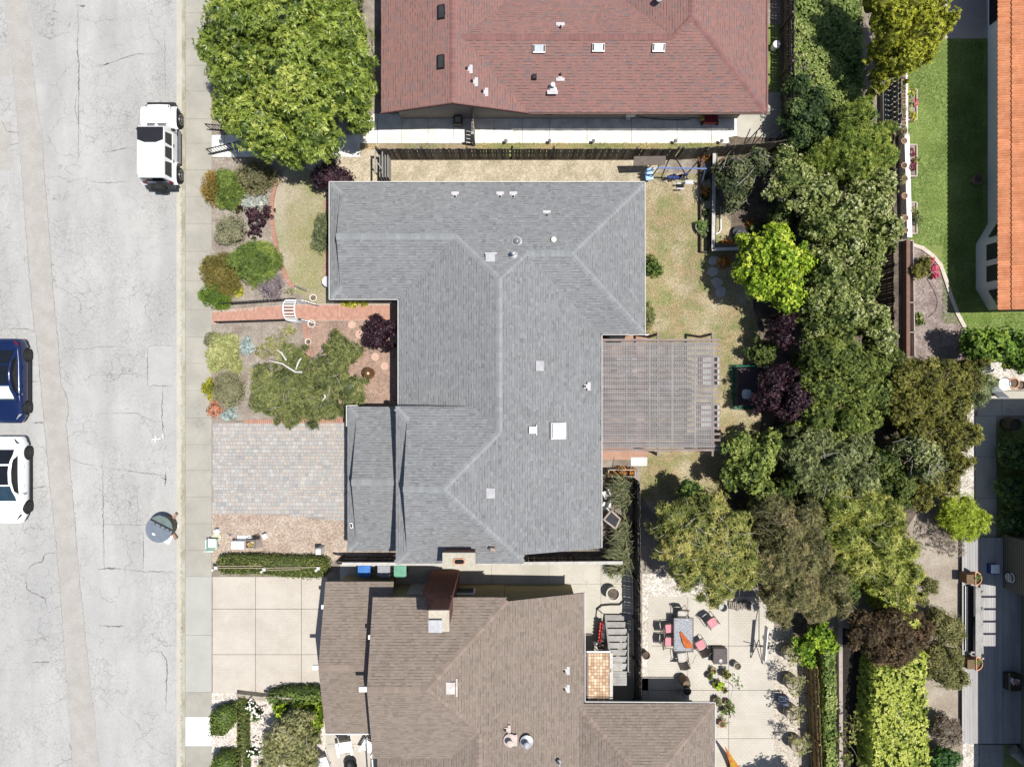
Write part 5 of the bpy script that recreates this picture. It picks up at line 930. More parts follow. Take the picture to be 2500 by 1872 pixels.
reeds('reed_clump', 'tall grassy reeds at the upper end of the side passage', 1518, 1190, 7, 34, 1.9); reeds('reed_clump', 'tall grassy reeds in the middle of the side passage', 1520, 1290, 6, 30, 1.8); reeds('reed_clump', 'dense green reeds at the lower end of the side passage', 1516, 1345, 8, 26, 2.0, 140)
# hedge with white posts and its rails, bottom-left gardens
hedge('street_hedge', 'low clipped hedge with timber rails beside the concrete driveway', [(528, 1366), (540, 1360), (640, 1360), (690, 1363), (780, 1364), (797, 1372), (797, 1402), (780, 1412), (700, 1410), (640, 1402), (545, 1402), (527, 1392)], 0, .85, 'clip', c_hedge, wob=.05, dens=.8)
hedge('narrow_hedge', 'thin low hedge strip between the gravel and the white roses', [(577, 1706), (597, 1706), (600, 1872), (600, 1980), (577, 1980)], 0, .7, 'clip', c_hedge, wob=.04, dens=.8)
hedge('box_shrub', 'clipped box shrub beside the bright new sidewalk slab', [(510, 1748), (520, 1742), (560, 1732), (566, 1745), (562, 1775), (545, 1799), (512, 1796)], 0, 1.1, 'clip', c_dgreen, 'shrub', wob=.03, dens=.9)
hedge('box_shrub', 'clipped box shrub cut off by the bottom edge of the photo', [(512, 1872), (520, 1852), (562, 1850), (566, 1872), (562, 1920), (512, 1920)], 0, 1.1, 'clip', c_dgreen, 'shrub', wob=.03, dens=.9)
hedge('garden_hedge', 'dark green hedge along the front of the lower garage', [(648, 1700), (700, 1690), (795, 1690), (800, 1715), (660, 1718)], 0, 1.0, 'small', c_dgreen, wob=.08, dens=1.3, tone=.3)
tree('sage_tree', 'large fine-leaved grey-green shrub before the lower garage', 'shrub', [circ(*a) for a in [(690, 1790, 44, 2.4, .3, .5), (730, 1770, 38, 2.6, .3, .5), (720, 1830, 46, 2.4, .3, .5), (670, 1840, 34, 2, .3, .5), (760, 1790, 26, 2.2, .3, .5), (745, 1860, 36, 2, .3, .5)]], 'fine', leafmat('sage_tree_leaves', [(.08, .10, .03), (.19, .22, .08), (.29, .31, .13), (.38, .39, .19)]), .06, bark_pale, twigs=20)
dome('green_bush', 'bright leafy bush between the grey-green shrub and the garage', 778, 1740, 22, 36, 1.6, 'broad', c_lime, .4, extra=((740, 1712, 26), (690, 1725, 22)))
for lb, a in (('white rose bush at the upper end of the thin hedge', (615, 1725, 16, 14)), ('white rose bush second from the top beside the thin hedge', (630, 1745, 16, 12)), ('white rose bush in the lower gravel strip', (616, 1835, 14, 12)), ('white rose bush at the very bottom beside the grey-green shrub', (640, 1866, 12, 8))):
    t = dome('rose_bush', lb, *a, .9, 'small', c_green, .5, cat='rose bush', sub=5); q = MB()
    for i in range(22): u = random.uniform(0, 6.3); r = random.uniform(.05, .42); z = .95 - r * .5; q.lathe(gx(a[0], .9) + r * math.cos(u), gy(a[1], .9) + r * math.sin(u), [(.02, z - .02), (.05, z + .03), (.03, z + .06)], 6)
    obj('bloom', q, M('rose_white', (.82, .80, .72), fine=.05), t)
# grass and weeds on the dry lawns (nobody could count the blades)
def tufts(name, label, boxes, n, mat, h=.07, w_=.012):
    c = []
    for (x0, y0, x1, y1) in boxes: m = int(n * (x1 - x0) * (y1 - y0) / sum((b[2] - b[0]) * (b[3] - b[1]) for b in boxes)); c.append(np.column_stack([RNG.uniform(gx(x0), gx(x1), m), RNG.uniform(gy(y1), gy(y0), m), np.full(m, .02)]))
    c = np.concatenate(c); tone = np.clip(.5 + .35 * np.sin(c[:, 0] * 1.3 + 2 * np.sin(c[:, 1] * .8)) + RNG.normal(0, .2, len(c)), 0, 1); nn_ = np.tile([0, 0, 1.], (len(c), 1))
    o = obj(name, leafquads(c, nn_, 4, h, w_, .9, .1, .1, tone), mat); o['kind'] = 'stuff'; o['label'] = label; o['category'] = 'grass'; return o
dryg = leafmat('dry_grass', [(.20, .22, .08), (.34, .32, .15), (.46, .40, .24), (.52, .47, .32)], .8, .2)
tufts('grass', 'short dry grass on the front and back lawns', [(700, 430, 808, 700), (1570, 450, 1700, 815), (1700, 620, 1800, 1200), (1570, 1110, 1760, 1220), (1750, 740, 1830, 1100)], 15000, dryg)
tufts('straw_grass', 'straw weeds along the side of the red-roofed house', [(1170, 350, 1760, 366), (880, 352, 1165, 366)], 2600, leafmat('straw_weeds', [(.12, .18, .04), (.28, .30, .10), (.42, .37, .2), (.46, .36, .18)], .8, .2), .09, .016)
tufts('turf_grass', 'dense green turf blades in front of the white-walled house', [(2216, 100, 2400, 600), (2300, 600, 2420, 790), (2360, 765, 2500, 800)], 26000, leafmat('turf_blades', [(.05, .12, .015), (.11, .22, .035), (.17, .30, .055), (.26, .38, .09)], .7, .25), .06, .012)
tufts('kerb_weeds', 'dry weeds rooted in the joint between kerb and sidewalk', [(449, 0, 453, 420), (449, 900, 453, 1300), (441, 430, 445, 1872)], 900, dryg, .05, .02)

# ------------------------------------------------------------------ vehicles
tyre_m = M('tyre_rubber', (.022, .022, .022), fine=.1, rough=.8); rim_m = M('dark_alloy', (.09, .09, .095), fine=0, rough=.35, metal=.6); plastic = M('black_plastic', (.03, .03, .032), fine=.05, rough=.6)
white_car = M('white_car_paint', (.80, .81, .82), (.79, .80, .81), fine=0, rough=.25, coat=.5); blue_car = M('blue_car_paint', (.007, .020, .085), (.008, .022, .095), fine=0, rough=.22, coat=1, metal=.3)
lens_m = M('lamp_lens', (.35, .36, .38), fine=0, rough=.1); red_lens = M('red_lens', (.25, .01, .01), fine=0, rough=.2)
def wheel(parent, x, y, z, r=.36, w_=.25, side=1, spokes=5, name='wheel', axis='X'):
    q = MB(); rot = Matrix.Rotation(math.pi / 2, 3, 'Y') if axis == 'X' else Matrix.Rotation(math.pi / 2, 3, 'X')
    q.lathe(x, y, [(r * .62, -w_ / 2), (r * .93, -w_ / 2), (r, -w_ * .32), (r, w_ * .32), (r * .93, w_ / 2), (r * .62, w_ / 2)], 24, m=rot); q.V = [(a, b, c + z) for a, b, c in q.V]
    t = obj(name, q, tyre_m, parent, smooth=False); q = MB(); s = side
    if axis == 'X':
        q.lathe(x, y, [(r * .64, -w_ * .42), (r * .64, w_ * .42)], 20, m=rot); q.V = [(a, b, c + z) for a, b, c in q.V]
        hub = MB(); hub.lathe(x + s * w_ * .45, y, [(r * .16, -.02), (r * .16, .03)], 10, m=rot); hub.V = [(a, b, c + z) for a, b, c in hub.V]
        for k in range(spokes): a = 2 * math.pi * k / spokes + .3; hub.bar((x + s * w_ * .46, y, z), (x + s * w_ * .44, y + math.cos(a) * r * .66, z + math.sin(a) * r * .66), .05, .04)
        hub.tube([(x + s * w_ * .46, y + math.cos(a) * r * .66, z + math.sin(a) * r * .66) for a in [i * math.pi / 10 for i in range(21)]], .025, 5)
        obj('rim', q, M('wheel_dark', (.012, .012, .012), fine=0), t); obj('spokes', hub, rim_m if spokes > 5 else M('bright_alloy', (.42, .43, .45), fine=0, rough=.3, metal=.7), t)
    return t
def sec(mb, stations, close=True, t=.5):
    """loft through cross-sections (lists of points)"""
    n = len(stations[0]); vs = [p for s in stations for p in s]; fs = []
    for i in range(len(stations) - 1):
        for j in range(n if close else n - 1): fs.append((i * n + j, (i + 1) * n + j, (i + 1) * n + (j + 1) % n, i * n + (j + 1) % n))
    if close: fs.append(tuple(range(n))); fs.append(tuple(range(len(vs) - 1, len(vs) - n - 1, -1)))
    return mb.add(vs, fs, t)
def lerp_tab(tab, s):
    for (a, va), (b, vb) in zip(tab, tab[1:]):
        if s <= b: f = (s - a) / (b - a); f = f * f * (3 - 2 * f) * .5 + f * .5; return va + (vb - va) * f
    return tab[-1][1]
def boolean_cut(o, cutters):
    q = MB()
    for c in cutters: q.tube([(c[0] - .35, c[1], c[2]), (c[0] + .35, c[1], c[2])], c[3], 24)
    me = mesh_from(q, 'cut', WL[o.name]); k = bpy.data.objects.new('cut', me); C.objects.link(k); k.location = WL[o.name] if not o.parent else (0, 0, 0)
    k.location = WL[o.name]
    bpy.context.view_layer.update(); m = o.modifiers.new('c', 'BOOLEAN'); m.operation = 'DIFFERENCE'; m.object = k; m.solver = 'EXACT'
    bpy.context.view_layer.update(); dg = bpy.context.evaluated_depsgraph_get(); new = bpy.data.meshes.new_from_object(o.evaluated_get(dg)); o.modifiers.clear(); o.data = new; bpy.data.objects.remove(k)
def sedan(label, cx, cy, L, paint, facing, glassroof, shade=False):
    """facing -1: the nose points down the picture"""
    t = thing('parked_car', label, 'car', (cx, cy, -.1), None); z0 = -.1
    W_ = .93; f = facing
    hw = [(0, .72), (.03, .84), (.10, .905), (.25, .93), (.75, .93), (.88, .90), (.96, .80), (1, .62)]      # 0 tail .. 1 nose
    top = [(0, .82), (.04, .98), (.12, 1.02), (.3, .96), (.62, .93), (.72, .90), (.9, .74), (.97, .62), (1, .50)]
    def pt(s, x, z): return (cx + x, cy + f * (s - .5) * L, z + z0)
    st = []; ns = 36
    for i in range(ns + 1):
        s = i / ns; h = lerp_tab(hw, s); zt = lerp_tab(top, s); bt = .20 if .06 < s < .94 else .30
        half = [(h * .90, bt), (h * .985, bt + .10), (h, .50), (h * .99, zt * .70 + .05), (h * .94, zt * .90), (h * .84, zt - .015), (h * .5, zt + .025), (0, zt + .035)]
        st.append([pt(s, a, b) for a, b in half] + [pt(s, -a, b) for a, b in half[-2::-1]])
    q = MB(); sec(q, st); body = obj('body', q, paint, t, smooth=True)
    wb = [(cx + sx * .86, cy + f * (s - .5) * L, .34 + z0, .40) for sx in (-1, 1) for s in (.19, .815)]
    boolean_cut(body, wb)
    ev = body.modifiers.new('e', 'EDGE_SPLIT'); ev.split_angle = R(38)
    q = MB()
    for sx in (-1, 1): q.bar((cx + sx * .88, cy - L * .26, z0 + .22), (cx + sx * .88, cy + L * .26, z0 + .22), .14, .12)
    q.box(cx, cy, z0 + .3, 1.3, L * .86, .2); obj('sill', q, plastic, t)
    for (wx, wy, wz, r) in wb: wheel(t, wx - (.02 if wx > cx else -.02), wy, wz, .345, .23, 1 if wx > cx else -1, 9)
    # greenhouse
    hr = [(0, .0), (.10, .10), (.28, .34), (.45, .425), (.6, .41), (.72, .31), (.9, .10), (1, 0)]; s0, s1 = .10, .76
    def cab(u, a, off=0):
        """u along, a from -1 to 1 across"""
        s = s0 + (s1 - s0) * u; h = lerp_tab(hr, u); zb = lerp_tab(top, s) + .01; wb_ = lerp_tab(hw, s) * .86; wr = .56 + .06 * math.sin(math.pi * u); k = min(1, h / .40); wr = wb_ + (wr - wb_) * k
        e = abs(a); sg = 1 if a >= 0 else -1
        if e < .62: x = wr * e / .62; z = zb + h + .03 * (1 - (e / .62) ** 2) * k
        else: g_ = (e - .62) / .38; x = wr + (wb_ - wr) * g_; z = zb + h * (1 - g_ ** 1.2)
        n = Vector((sg * (.25 if e < .62 else .8), 0, 1 if e < .62 else .6)).normalized() * off; return (cx + sg * x + n.x, cy + f * (s - .5) * L, z + z0 + n.z)
    q = MB(); nu, nv = 30, 26; q.grid(lambda i, j: cab(i, j * 2 - 1), nu, nv); cb = obj('cabin', q, paint, t, smooth=True)
    def panel(name, u0, u1, a0, a1, mat, off=.012, nn=10, shape=None):
        q = MB(); q.grid(lambda i, j: cab(u0 + (u1 - u0) * i + (shape(i, j) if shape else 0), a0 + (a1 - a0) * j, off), nn, nn); return obj(name, q, mat, t, smooth=True)
    gw = M('car_glass', (.012, .014, .018), fine=0, rough=.07, spec=.6)
    for sg in (-1, 1): panel('side_window', .16, .84, sg * .68, sg * .95, gw, shape=lambda i, j: (.07 * (1 - j)) * (1 - 2 * i) * .9)
    panel('windscreen', .68, .95, -.56, .56, M('blue_tinted_glass', (.03, .06, .09), fine=0, rough=.08, spec=.6))
    panel('rear_window', .06, .30, -.54, .54, gw)
    if glassroof: panel('glass_roof', .33, .655, -.52, .52, gw)
    if shade: panel('sunshade', .70, .92, -.5, .5, M('silver_shade', (.86, .88, .88), fine=.02, rough=.4), .022)
    q = MB()
    for sg in (-1, 1): q.box(cx + sg * .98, cy + f * (.655 - .5) * L, z0 + .98, .2, .13, .13)
    obj('mirror', q, paint, t, bevel=.03)
    for sg in (-1, 1):
        q = MB(); st = []
        for k in range(7): s = .955 - .065 * k / 6; x = lerp_tab(hw, s) * (.70 + .24 * k / 6); st.append([pt(s, sg * x, lerp_tab(top, s) * .93 + .02 + .012), pt(s, sg * (x * .86), lerp_tab(top, s) + .022)])
        sec(q, st, close=False); obj('headlight', q, lens_m if paint is blue_car else glass_dark, t)
        q = MB(); st = []
        for k in range(7): s = .018 + .055 * k / 6; x = lerp_tab(hw, s) * (.75 + .2 * k / 6); st.append([pt(s, sg * x, lerp_tab(top, s) * .93 + .03), pt(s, sg * (x * .86), lerp_tab(top, s) + .022)])
        sec(q, st, close=False); obj('tail_light', q, red_lens if paint is blue_car else glass_dark, t)
    q = MB()
    for s in (.34, .56): q.box(cx + .925, cy + f * (s - .5) * L, z0 + .78, .03, .2, .03); q.box(cx - .925, cy + f * (s - .5) * L, z0 + .78, .03, .2, .03)
    obj('door_handle', q, paint, t); return t
sedan('dark blue car with a white windscreen shade, cut off by the left edge', -26.98, .13, 4.5, blue_car, -1, True, True)
sedan('white electric sedan with a dark glass roof, cut off by the left edge', -26.95, -5.17, 4.66, white_car, -1, True)
# the white off-roader
cx, cy, z0 = -18.74, 12.62, -.1
t = thing('parked_off_roader', 'white boxy off-roader with a black front roof panel and spare wheel, parked at the kerb', 'car', (cx, cy, z0))
def bb(name, boxes, mat, parent=t, bevel=.03, **k):
    q = MB()
    for b in boxes: q.box(cx + b[0], cy + b[1], z0 + b[2], b[3], b[4], b[5], **(b[6] if len(b) > 6 else {}))
    return obj(name, q, mat, parent, bevel=bevel, **k)
bb('body', [(0, -.35, .80, 1.56, 3.2, .60)], white_car, bevel=.05)
q = MB()
def hs(y, w_, z, b=.75): return [(cx - w_, cy + y, z0 + b), (cx - w_, cy + y, z0 + z - .05), (cx - w_ * .85, cy + y, z0 + z), (cx, cy + y, z0 + z + .03), (cx + w_ * .85, cy + y, z0 + z), (cx + w_, cy + y, z0 + z - .05), (cx + w_, cy + y, z0 + b)]
sec(q, [hs(.95, .74, 1.17), hs(1.5, .70, 1.16), hs(2.0, .64, 1.12), hs(2.12, .60, 1.05, .6)]); obj('bonnet', q, white_car, t, bevel=.015)
for s in (-1, 1):
    for y0 in (1.55, -1.42):
        q = MB(); pts = [(-.62, .78), (-.5, 1.0), (-.3, 1.05), (.3, 1.05), (.48, .98), (.60, .74)]
        st = [[(cx + s * .70, cy + y0 + a, z0 + b), (cx + s * .93, cy + y0 + a, z0 + b - .03), (cx + s * .95, cy + y0 + a, z0 + b - .10), (cx + s * .70, cy + y0 + a, z0 + b - .09)] for a, b in pts]
        sec(q, st); obj('wheel_arch', q, white_car, t, bevel=.02)
q = MB(); 
def cs(y, zr_, wr_, zb=1.08, wb_=.78): return [(cx - wb_, cy + y, z0 + zb), (cx - wr_, cy + y, z0 + zr_ - .06), (cx - wr_ * .93, cy + y, z0 + zr_), (cx + wr_ * .93, cy + y, z0 + zr_), (cx + wr_, cy + y, z0 + zr_ - .06), (cx + wb_, cy + y, z0 + zb)]
sec(q, [cs(-1.95, 1.80, .68), cs(.70, 1.84, .69), cs(.96, 1.14, .74)]); obj('cabin', q, white_car, t, bevel=.02)
q = MB(); q.prism([(cx - .66, cy - 1.78), (cx + .66, cy - 1.78), (cx + .66, cy - .02), (cx + .30, cy - .16), (cx - .30, cy - .16), (cx - .66, cy - .02)], z0 + 1.80, z0 + 1.875); obj('hard_top', q, white_car, t, bevel=.02)
q = MB(); q.prism([(cx - .66, cy + .0), (cx - .30, cy - .14), (cx + .30, cy - .14), (cx + .66, cy + .0), (cx + .67, cy + .66), (cx - .67, cy + .66)], z0 + 1.80, z0 + 1.868); obj('front_roof_panel', q, M('black_roof', (.018, .018, .024), fine=.04, rough=.5), t, bevel=.01)
q = MB(); q.add([(cx - .62, cy + .73, z0 + 1.80), (cx + .62, cy + .73, z0 + 1.80), (cx + .66, cy + .965, z0 + 1.18), (cx - .66, cy + .965, z0 + 1.18)], [(0, 3, 2, 1)]); obj('windscreen', q, glass_dark, t)
for s in (-1, 1):
    for y0, y1 in ((.52, -.12), (-.22, -.86), (-1.0, -1.78)):
        q = MB()
        def wp(y, z): f = (z - 1.08) / .70; return (cx + s * (.785 - .095 * f), cy + y, z0 + z)
        q.add([wp(y0, 1.14), wp(y1, 1.14), wp(y1 + .03, 1.68), wp(y0 - .06, 1.68)], [(0, 1, 2, 3)]); q.add([tuple(a + b for a, b in zip(p, (s * .01, 0, 0))) for p in q.V[:4]], [(0, 1, 2, 3)]); obj('side_window', q, glass_dark, t)
bb('rear_window', [(0, -1.965, 1.48, 1.15, .03, .5)], glass_dark, bevel=0)
bb('front_bumper', [(0, 2.28, .62, 1.5, .22, .2), (.68, 2.2, .62, .3, .2, .18, dict(rz=-.35)), (-.68, 2.2, .62, .3, .2, .18, dict(rz=.35))], plastic, bevel=.04); bb('grille', [(0, 2.14, .86, 1.1, .04, .34)], plastic, bevel=0)
bb('rear_bumper', [(0, -2.12, .60, 1.62, .26, .22)], plastic, bevel=.04)
bb('running_board', [(.86, .05, .42, .16, 1.75, .07), (-.86, .05, .42, .16, 1.75, .07)], M('grey_step', (.14, .145, .155), fine=.1), bevel=.015)
for s in (-1, 1):
    for y0 in (.22, -.60): dr = bb('door', [(s * .785, y0, .80, .03, .79, .52)], white_car, bevel=.01); bb('handle', [(s * .815, y0 - .26, .98, .03, .16, .04)], plastic, dr, bevel=0)
bb('cowl', [(0, 1.02, 1.185, 1.0, .14, .02)], M('cowl_grey', (.2, .2, .21)), bevel=0); bb('wiper', [(-.15, 1.06, 1.205, .62, .02, .02, dict(rz=.06)), (.3, 1.04, 1.205, .55, .02, .02, dict(rz=.06))], plastic, bevel=0)
bb('bonnet_latch', [(-.23, 1.5, 1.195, .02, .12, .015), (.20, 1.5, 1.195, .02, .12, .015), (.60, 2.0, 1.12, .05, .07, .04), (-.56, 2.0, 1.12, .03, .07, .03)], plastic, bevel=0)
bb('mirror', [(-.86, .72, 1.28, .24, .1, .2), (.90, .72, 1.22, .2, .1, .2)], plastic, bevel=.03); bb('tail_light', [(.70, -1.99, 1.0, .16, .06, .26), (-.70, -1.99, 1.0, .16, .06, .26)], red_lens, bevel=.01)
for s in (-1, 1):
    for y0 in (1.55, -1.42): wheel(t, cx + s * .82, cy + y0, z0 + .40, .40, .25, s, 5)
wheel(t, cx + .06, cy - 2.28, z0 + 1.02, .39, .26, 1, 5, 'spare_wheel', 'Y')
bb('tow_bar', [(0.05, -2.36, .5, .3, .12, .1)], plastic)

# ------------------------------------------------------------------ big round bin with a hinged lid at the kerb
bx, by = gx(408) , gy(1283); t = thing('round_bin', 'large round bin with a grey hinged lid standing at the kerb', 'bin', (bx, by, -.1))
q = MB(); q.lathe(bx, by, [(.52, -.05), (.56, 0), (.66, .78), (.70, .80), (.70, .86)], 28); obj('body', q, M('bin_green', (.07, .075, .06), (.10, .10, .085), fine=.1, rough=.6), t, smooth=False)
ang = R(-27); d = Vector((math.cos(ang), math.sin(ang), 0)); n = Vector((-d.y, d.x, 0)); cc = Vector((bx, by, 0))
def seg(lo, hi, z, r=.71, m=14):
    a0, a1 = math.asin(max(-1, lo / r)), math.asin(min(1, hi / r)); pts = [cc + n * (r * math.sin(a0 + (a1 - a0) * i / m)) + d * (r * math.cos(a0 + (a1 - a0) * i / m)) for i in range(m + 1)] + [cc + n * (r * math.sin(a1 - (a1 - a0) * i / m)) - d * (r * math.cos(a1 - (a1 - a0) * i / m)) for i in range(m + 1)]
    return [(p.x, p.y) for p in pts]
lid_m = M('grey_lid', (.16, .19, .23), (.19, .22, .265), fine=.06, rough=.5)
q = MB(); q.prism(seg(-.71, .24, 0), .86, .90); q.bar(cc + n * .1 - d * .5 + Vector((0, 0, .905)), cc + n * .1 + d * .5 + Vector((0, 0, .905)), .03, .03); lid = obj('lid', q, lid_m, t, bevel=.01)
q = MB(); q.prism(seg(.30, .705, 0), .83, .87); obj('fixed_lid', q, M('green_grey_lid', (.16, .21, .20), fine=.06), t)
q = MB(); q.bar(cc + n * .27 - d * .64 + Vector((0, 0, .90)), cc + n * .27 + d * .64 + Vector((0, 0, .90)), .07, .06)
for k in (-.3, .02, .3, .55): q.box(*(cc + n * .2 + d * k + Vector((0, 0, .905))), .05, .12, .05, rz=ang)
obj('hinge', q, plastic, t); q = MB(); q.box(*(cc - n * .36 - d * .12 + Vector((0, 0, .905))), .17, .09, .012, rz=ang); obj('sticker', q, white, lid)
for s in (1, -1): q = MB(); a = cc + Vector((.38, s * .42, .1)); q.bar(a, a + Vector((.2, s * .26, .05)), .14, .1); obj('foot', q, M('brown_block', (.32, .19, .13), (.4, .26, .19)), t)
q = MB(); q.box(bx - .22, by - .22, -.09, 1.25, 1.2, .02, rz=-.5); tag(obj('cardboard_sheet', q, white), 'white sheet poking out under the large round bin', 'sheet')

# ------------------------------------------------------------------ fences
def fence(name, label, pts, h=1.8, bw=.15, z=0, mat=dark_wood, side=1, group=None, gap=.008, cat='fence', rail=True, jit=.04):
    """posts, rails and single boards along a line of ground pixels"""
    t = thing(name, label, cat, G(*pts[0])); P_ = [Vector((gx(a), gy(b), z)) for a, b in pts]
    q = MB(); q.box(0, 0, h / 2, bw - gap, .018, h); q.V = [(x * (.96 if zz > h - .02 else 1), y, zz) for x, y, zz in q.V]; me = mesh_from(q, 'board'); me.materials.append(mat)
    rl = MB()
    for a, b in zip(P_, P_[1:]):
        d = b - a; L = d.length; u = d.normalized(); nn = Vector((-u.y, u.x, 0)) * side; n = int(L / bw); ang = math.atan2(u.y, u.x)
        for i in range(n): p = a + u * (i + .5) * bw; piece('board', me, t, p + nn * .02, ang, (1, 1, 1 + random.uniform(-jit, jit)), rot=(random.uniform(-.008, .008), random.uniform(-.008, .008), ang))
        if rail:
            for zz in (.3, h * .55, h - .25): rl.bar(a - nn * .03 + Vector((0, 0, zz)), b - nn * .03 + Vector((0, 0, zz)), .05, .09)
        m = max(1, round(L / 2.4))
        for i in range(m + 1): q = MB(); p = a + d * (i / m) - nn * .06; q.box(p.x, p.y, z + (h + .05) / 2, .1, .1, h + .05, rz=ang); obj('post', q, mat, t)
    if rail: obj('rail', rl, mat, t)
    return t
fence('board_fence', 'long dark board fence between the grey-roofed and red-roofed houses', [(933, 390), (1250, 390), (1640, 390)], side=-1)
fence('board_fence', 'dark board fence running on behind the garden trees', [(1650, 390), (1860, 374), (1990, 352)], side=-1)
fence('board_fence', 'brown fence on the shady east side of the red-roofed house', [(1906, -40), (1906, 300)], mat=M('taupe_board', (.13, .105, .09), (.17, .14, .12), scale=3, fine=.2, rnd=.15), side=1)
fence('board_fence', 'dark board fence between the variegated trees and the mulch bed', [(2140, 330), (2140, 880)], side=-1)
fence('board_fence', 'short dark fence closing the corner above the juniper', [(2140, 332), (2095, 338)], side=1)
fence('lattice_fence', 'long dark fence between the side passage and the patio', [(1545, 1165), (1546, 1400), (1549, 1705)], h=2.0, side=1, bw=.145)
fence('board_fence', 'fence between the paver driveway house and the brown-roofed house, bin side', [(840, 1356), (975, 1356)], h=1.7, side=-1)
fence('board_fence', 'fence behind the chimney of the grey-roofed house', [(1175, 1357), (1505, 1353)], h=1.7, side=-1)
q = MB(); q.bar(G(835, 1376, 1.78), G(1090, 1376, 1.78), .16, .05); q.bar(G(1090, 1376, 1.78), G(1520, 1373, 1.78), .16, .05); tag(obj('fence_cap', q, M('pale_cap', (.56, .54, .50), fine=.15)), 'pale weathered cap board running along the fence under the grey roof', 'cap board')
fence('board_fence', 'slim brown fence beside the barrel row at the lower right', [(1966, 1600), (1978, 1872), (1984, 1960)], h=1.5, mat=M('tan_board', (.30, .22, .10), (.24, .17, .08), fine=.2, rnd=.2), side=1)
fence('slat_fence', 'grey slanting slat fence below the golden tree', [(2163, 180), (2163, 330)], h=1.5, bw=.27, gap=.05, mat=M('grey_slat', (.22, .21, .18), (.28, .27, .235), fine=.2, rnd=.15), side=1)
t = thing('side_gate', 'weathered gate closing the end of the chip-covered side strip', 'gate', G(936, 388))
q = MB()
for k in range(4): x = gx(934) + .03 + k * .14; q.bar((x, gy(392), .35 + .0 * k), (x, gy(445), .35), .035, 1.2)
obj('board', q, grey_wood, t); q = MB(); q.bar((gx(930), gy(390), 1.6), (gx(930), gy(446), 1.6), .08, .1); q.bar((gx(946), gy(392), 1.5), (gx(946), gy(446), 1.5), .06, .06); q.bar((gx(931), gy(415), 1.55), (gx(948), gy(436), 1.55), .06, .05); obj('frame', q, grey_wood, t)
q = MB(); q.box(gx(945), gy(391), .9, .1, .1, 1.8); obj('post', q, dark_wood, t)
t = thing('garden_gate', 'narrow wooden gate across the white walkway of the red-roofed house', 'gate', G(1160, 330))
for k in range(7): q = MB(); q.box(gx(1159), gy(292 + k * 9), .85, .03, .17, 1.65 + random.uniform(-.05, .05)); obj('board', q, M('pale_board2', (.52, .48, .42), (.36, .31, .26), fine=.2), t)
q = MB(); q.bar((gx(1156), gy(288), 1.4), (gx(1156), gy(352), 1.4), .06, .09); q.bar((gx(1156), gy(288), .4), (gx(1156), gy(352), .4), .06, .09); q.box(gx(1158), gy(355), .95, .14, .14, 1.9); obj('frame', q, grey_wood, t)

# ------------------------------------------------------------------ pergola
t = thing('pergola', 'brown timber pergola covered with grey lattice behind the grey-roofed house', 'pergola', G(1610, 950)); zp = 2.55
lat = M('lattice_grey', (.25, .235, .23), (.31, .29, .28), scale=2, fine=.1, rough=.9); bw_m = M('pergola_beam', (.25, .195, .175), (.30, .24, .215), scale=2, fine=.12, rough=.9)
for yy in (830, 1098): q = MB(); q.bar(G(1468, yy, zp), G(1759 + (3 if yy > 900 else 0), yy, zp), .11, .15); obj('beam', q, bw_m, t)
for xx in (1606, 1739): q = MB(); q.bar(G(xx, 812, zp - .15), G(xx, 1113, zp - .15), .10, .14); obj('cross_beam', q, bw_m, t)
for k in range(18): yy = 841 + k * 14.55; q = MB(); q.bar(G(1470, yy, zp), G(1758, yy, zp), .11, .13); obj('rafter', q, bw_m, t)
for xx, yy in ((1606, 815), (1739, 815), (1606, 1110), (1739, 1110), (1739, 960)): q = MB(); p = G(xx, yy, zp - .2); q.box(p.x, p.y, 1.18, .12, .12, 2.36); obj('post', q, bw_m, t)
q = MB(); zl = zp + .09; x0, x1, y0, y1 = gx(1469, zl), gx(1745, zl), gy(1092, zl), gy(836, zl)
sp = .088; n = int((x1 - x0) / sp)
for i in range(n + 1): q.box(x0 + i * sp, (y0 + y1) / 2, zl + .008, .036, y1 - y0, .007)
n = int((y1 - y0) / sp)
for j in range(n + 1): q.box((x0 + x1) / 2, y0 + j * sp, zl, x1 - x0, .036, .007)
for k in range(1, 5): q.box(x0 + (x1 - x0) * k / 4.95 + .1, (y0 + y1) / 2, zl + .016, .05, y1 - y0, .006)
obj('lattice', q, lat, t, kind='stuff')
# things under the pergola, seen through the lattice
q = MB(); q.box(gx(1525), gy(895), .70, 1.1, 1.0, .05); [q.box(gx(1525) + a * .45, gy(895) + b * .4, .35, .06, .06, .68) for a in (-1, 1) for b in (-1, 1)]; tag(obj('table', q, white), 'white square table under the left side of the pergola', 'table')
q = MB(); q.box(gx(1725), gy(905), .42, .7, 1.5, .12); q.box(gx(1740), gy(905), .75, .1, 1.5, .6); tag(obj('garden_bench', q, M('bench_grey', (.5, .5, .48))), 'pale bench under the upper right side of the pergola lattice', 'bench'); q = MB(); q.box(gx(1722), gy(1015), .42, .7, 1.4, .12); q.box(gx(1740), gy(1015), .75, .1, 1.4, .6); tag(obj('garden_bench', q, M('bench_grey', (.5, .5, .48))), 'pale bench under the lower right side of the pergola lattice', 'bench')
q = MB(); q.lathe(gx(1620), gy(960), [(.05, .02), (.05, .7), (.7, .72), (.7, .76)], 24); q.lathe(gx(1620), gy(960), [(.35, .0), (.3, .04)], 16); tag(obj('round_table', q, M('blue_grey_top', (.32, .36, .40))), 'round blue-grey table under the middle of the pergola', 'table')
q = MB(); q.lathe(gx(1500), gy(808) - .2, [(.45, 0), (.5, .35), (.52, .62), (.42, .78), (.1, .84)], 24); tag(obj('covered_grill', q, M('dark_cover', (.02, .022, .024))), 'round black covered grill tucked under the inner corner of the grey roof', 'grill')
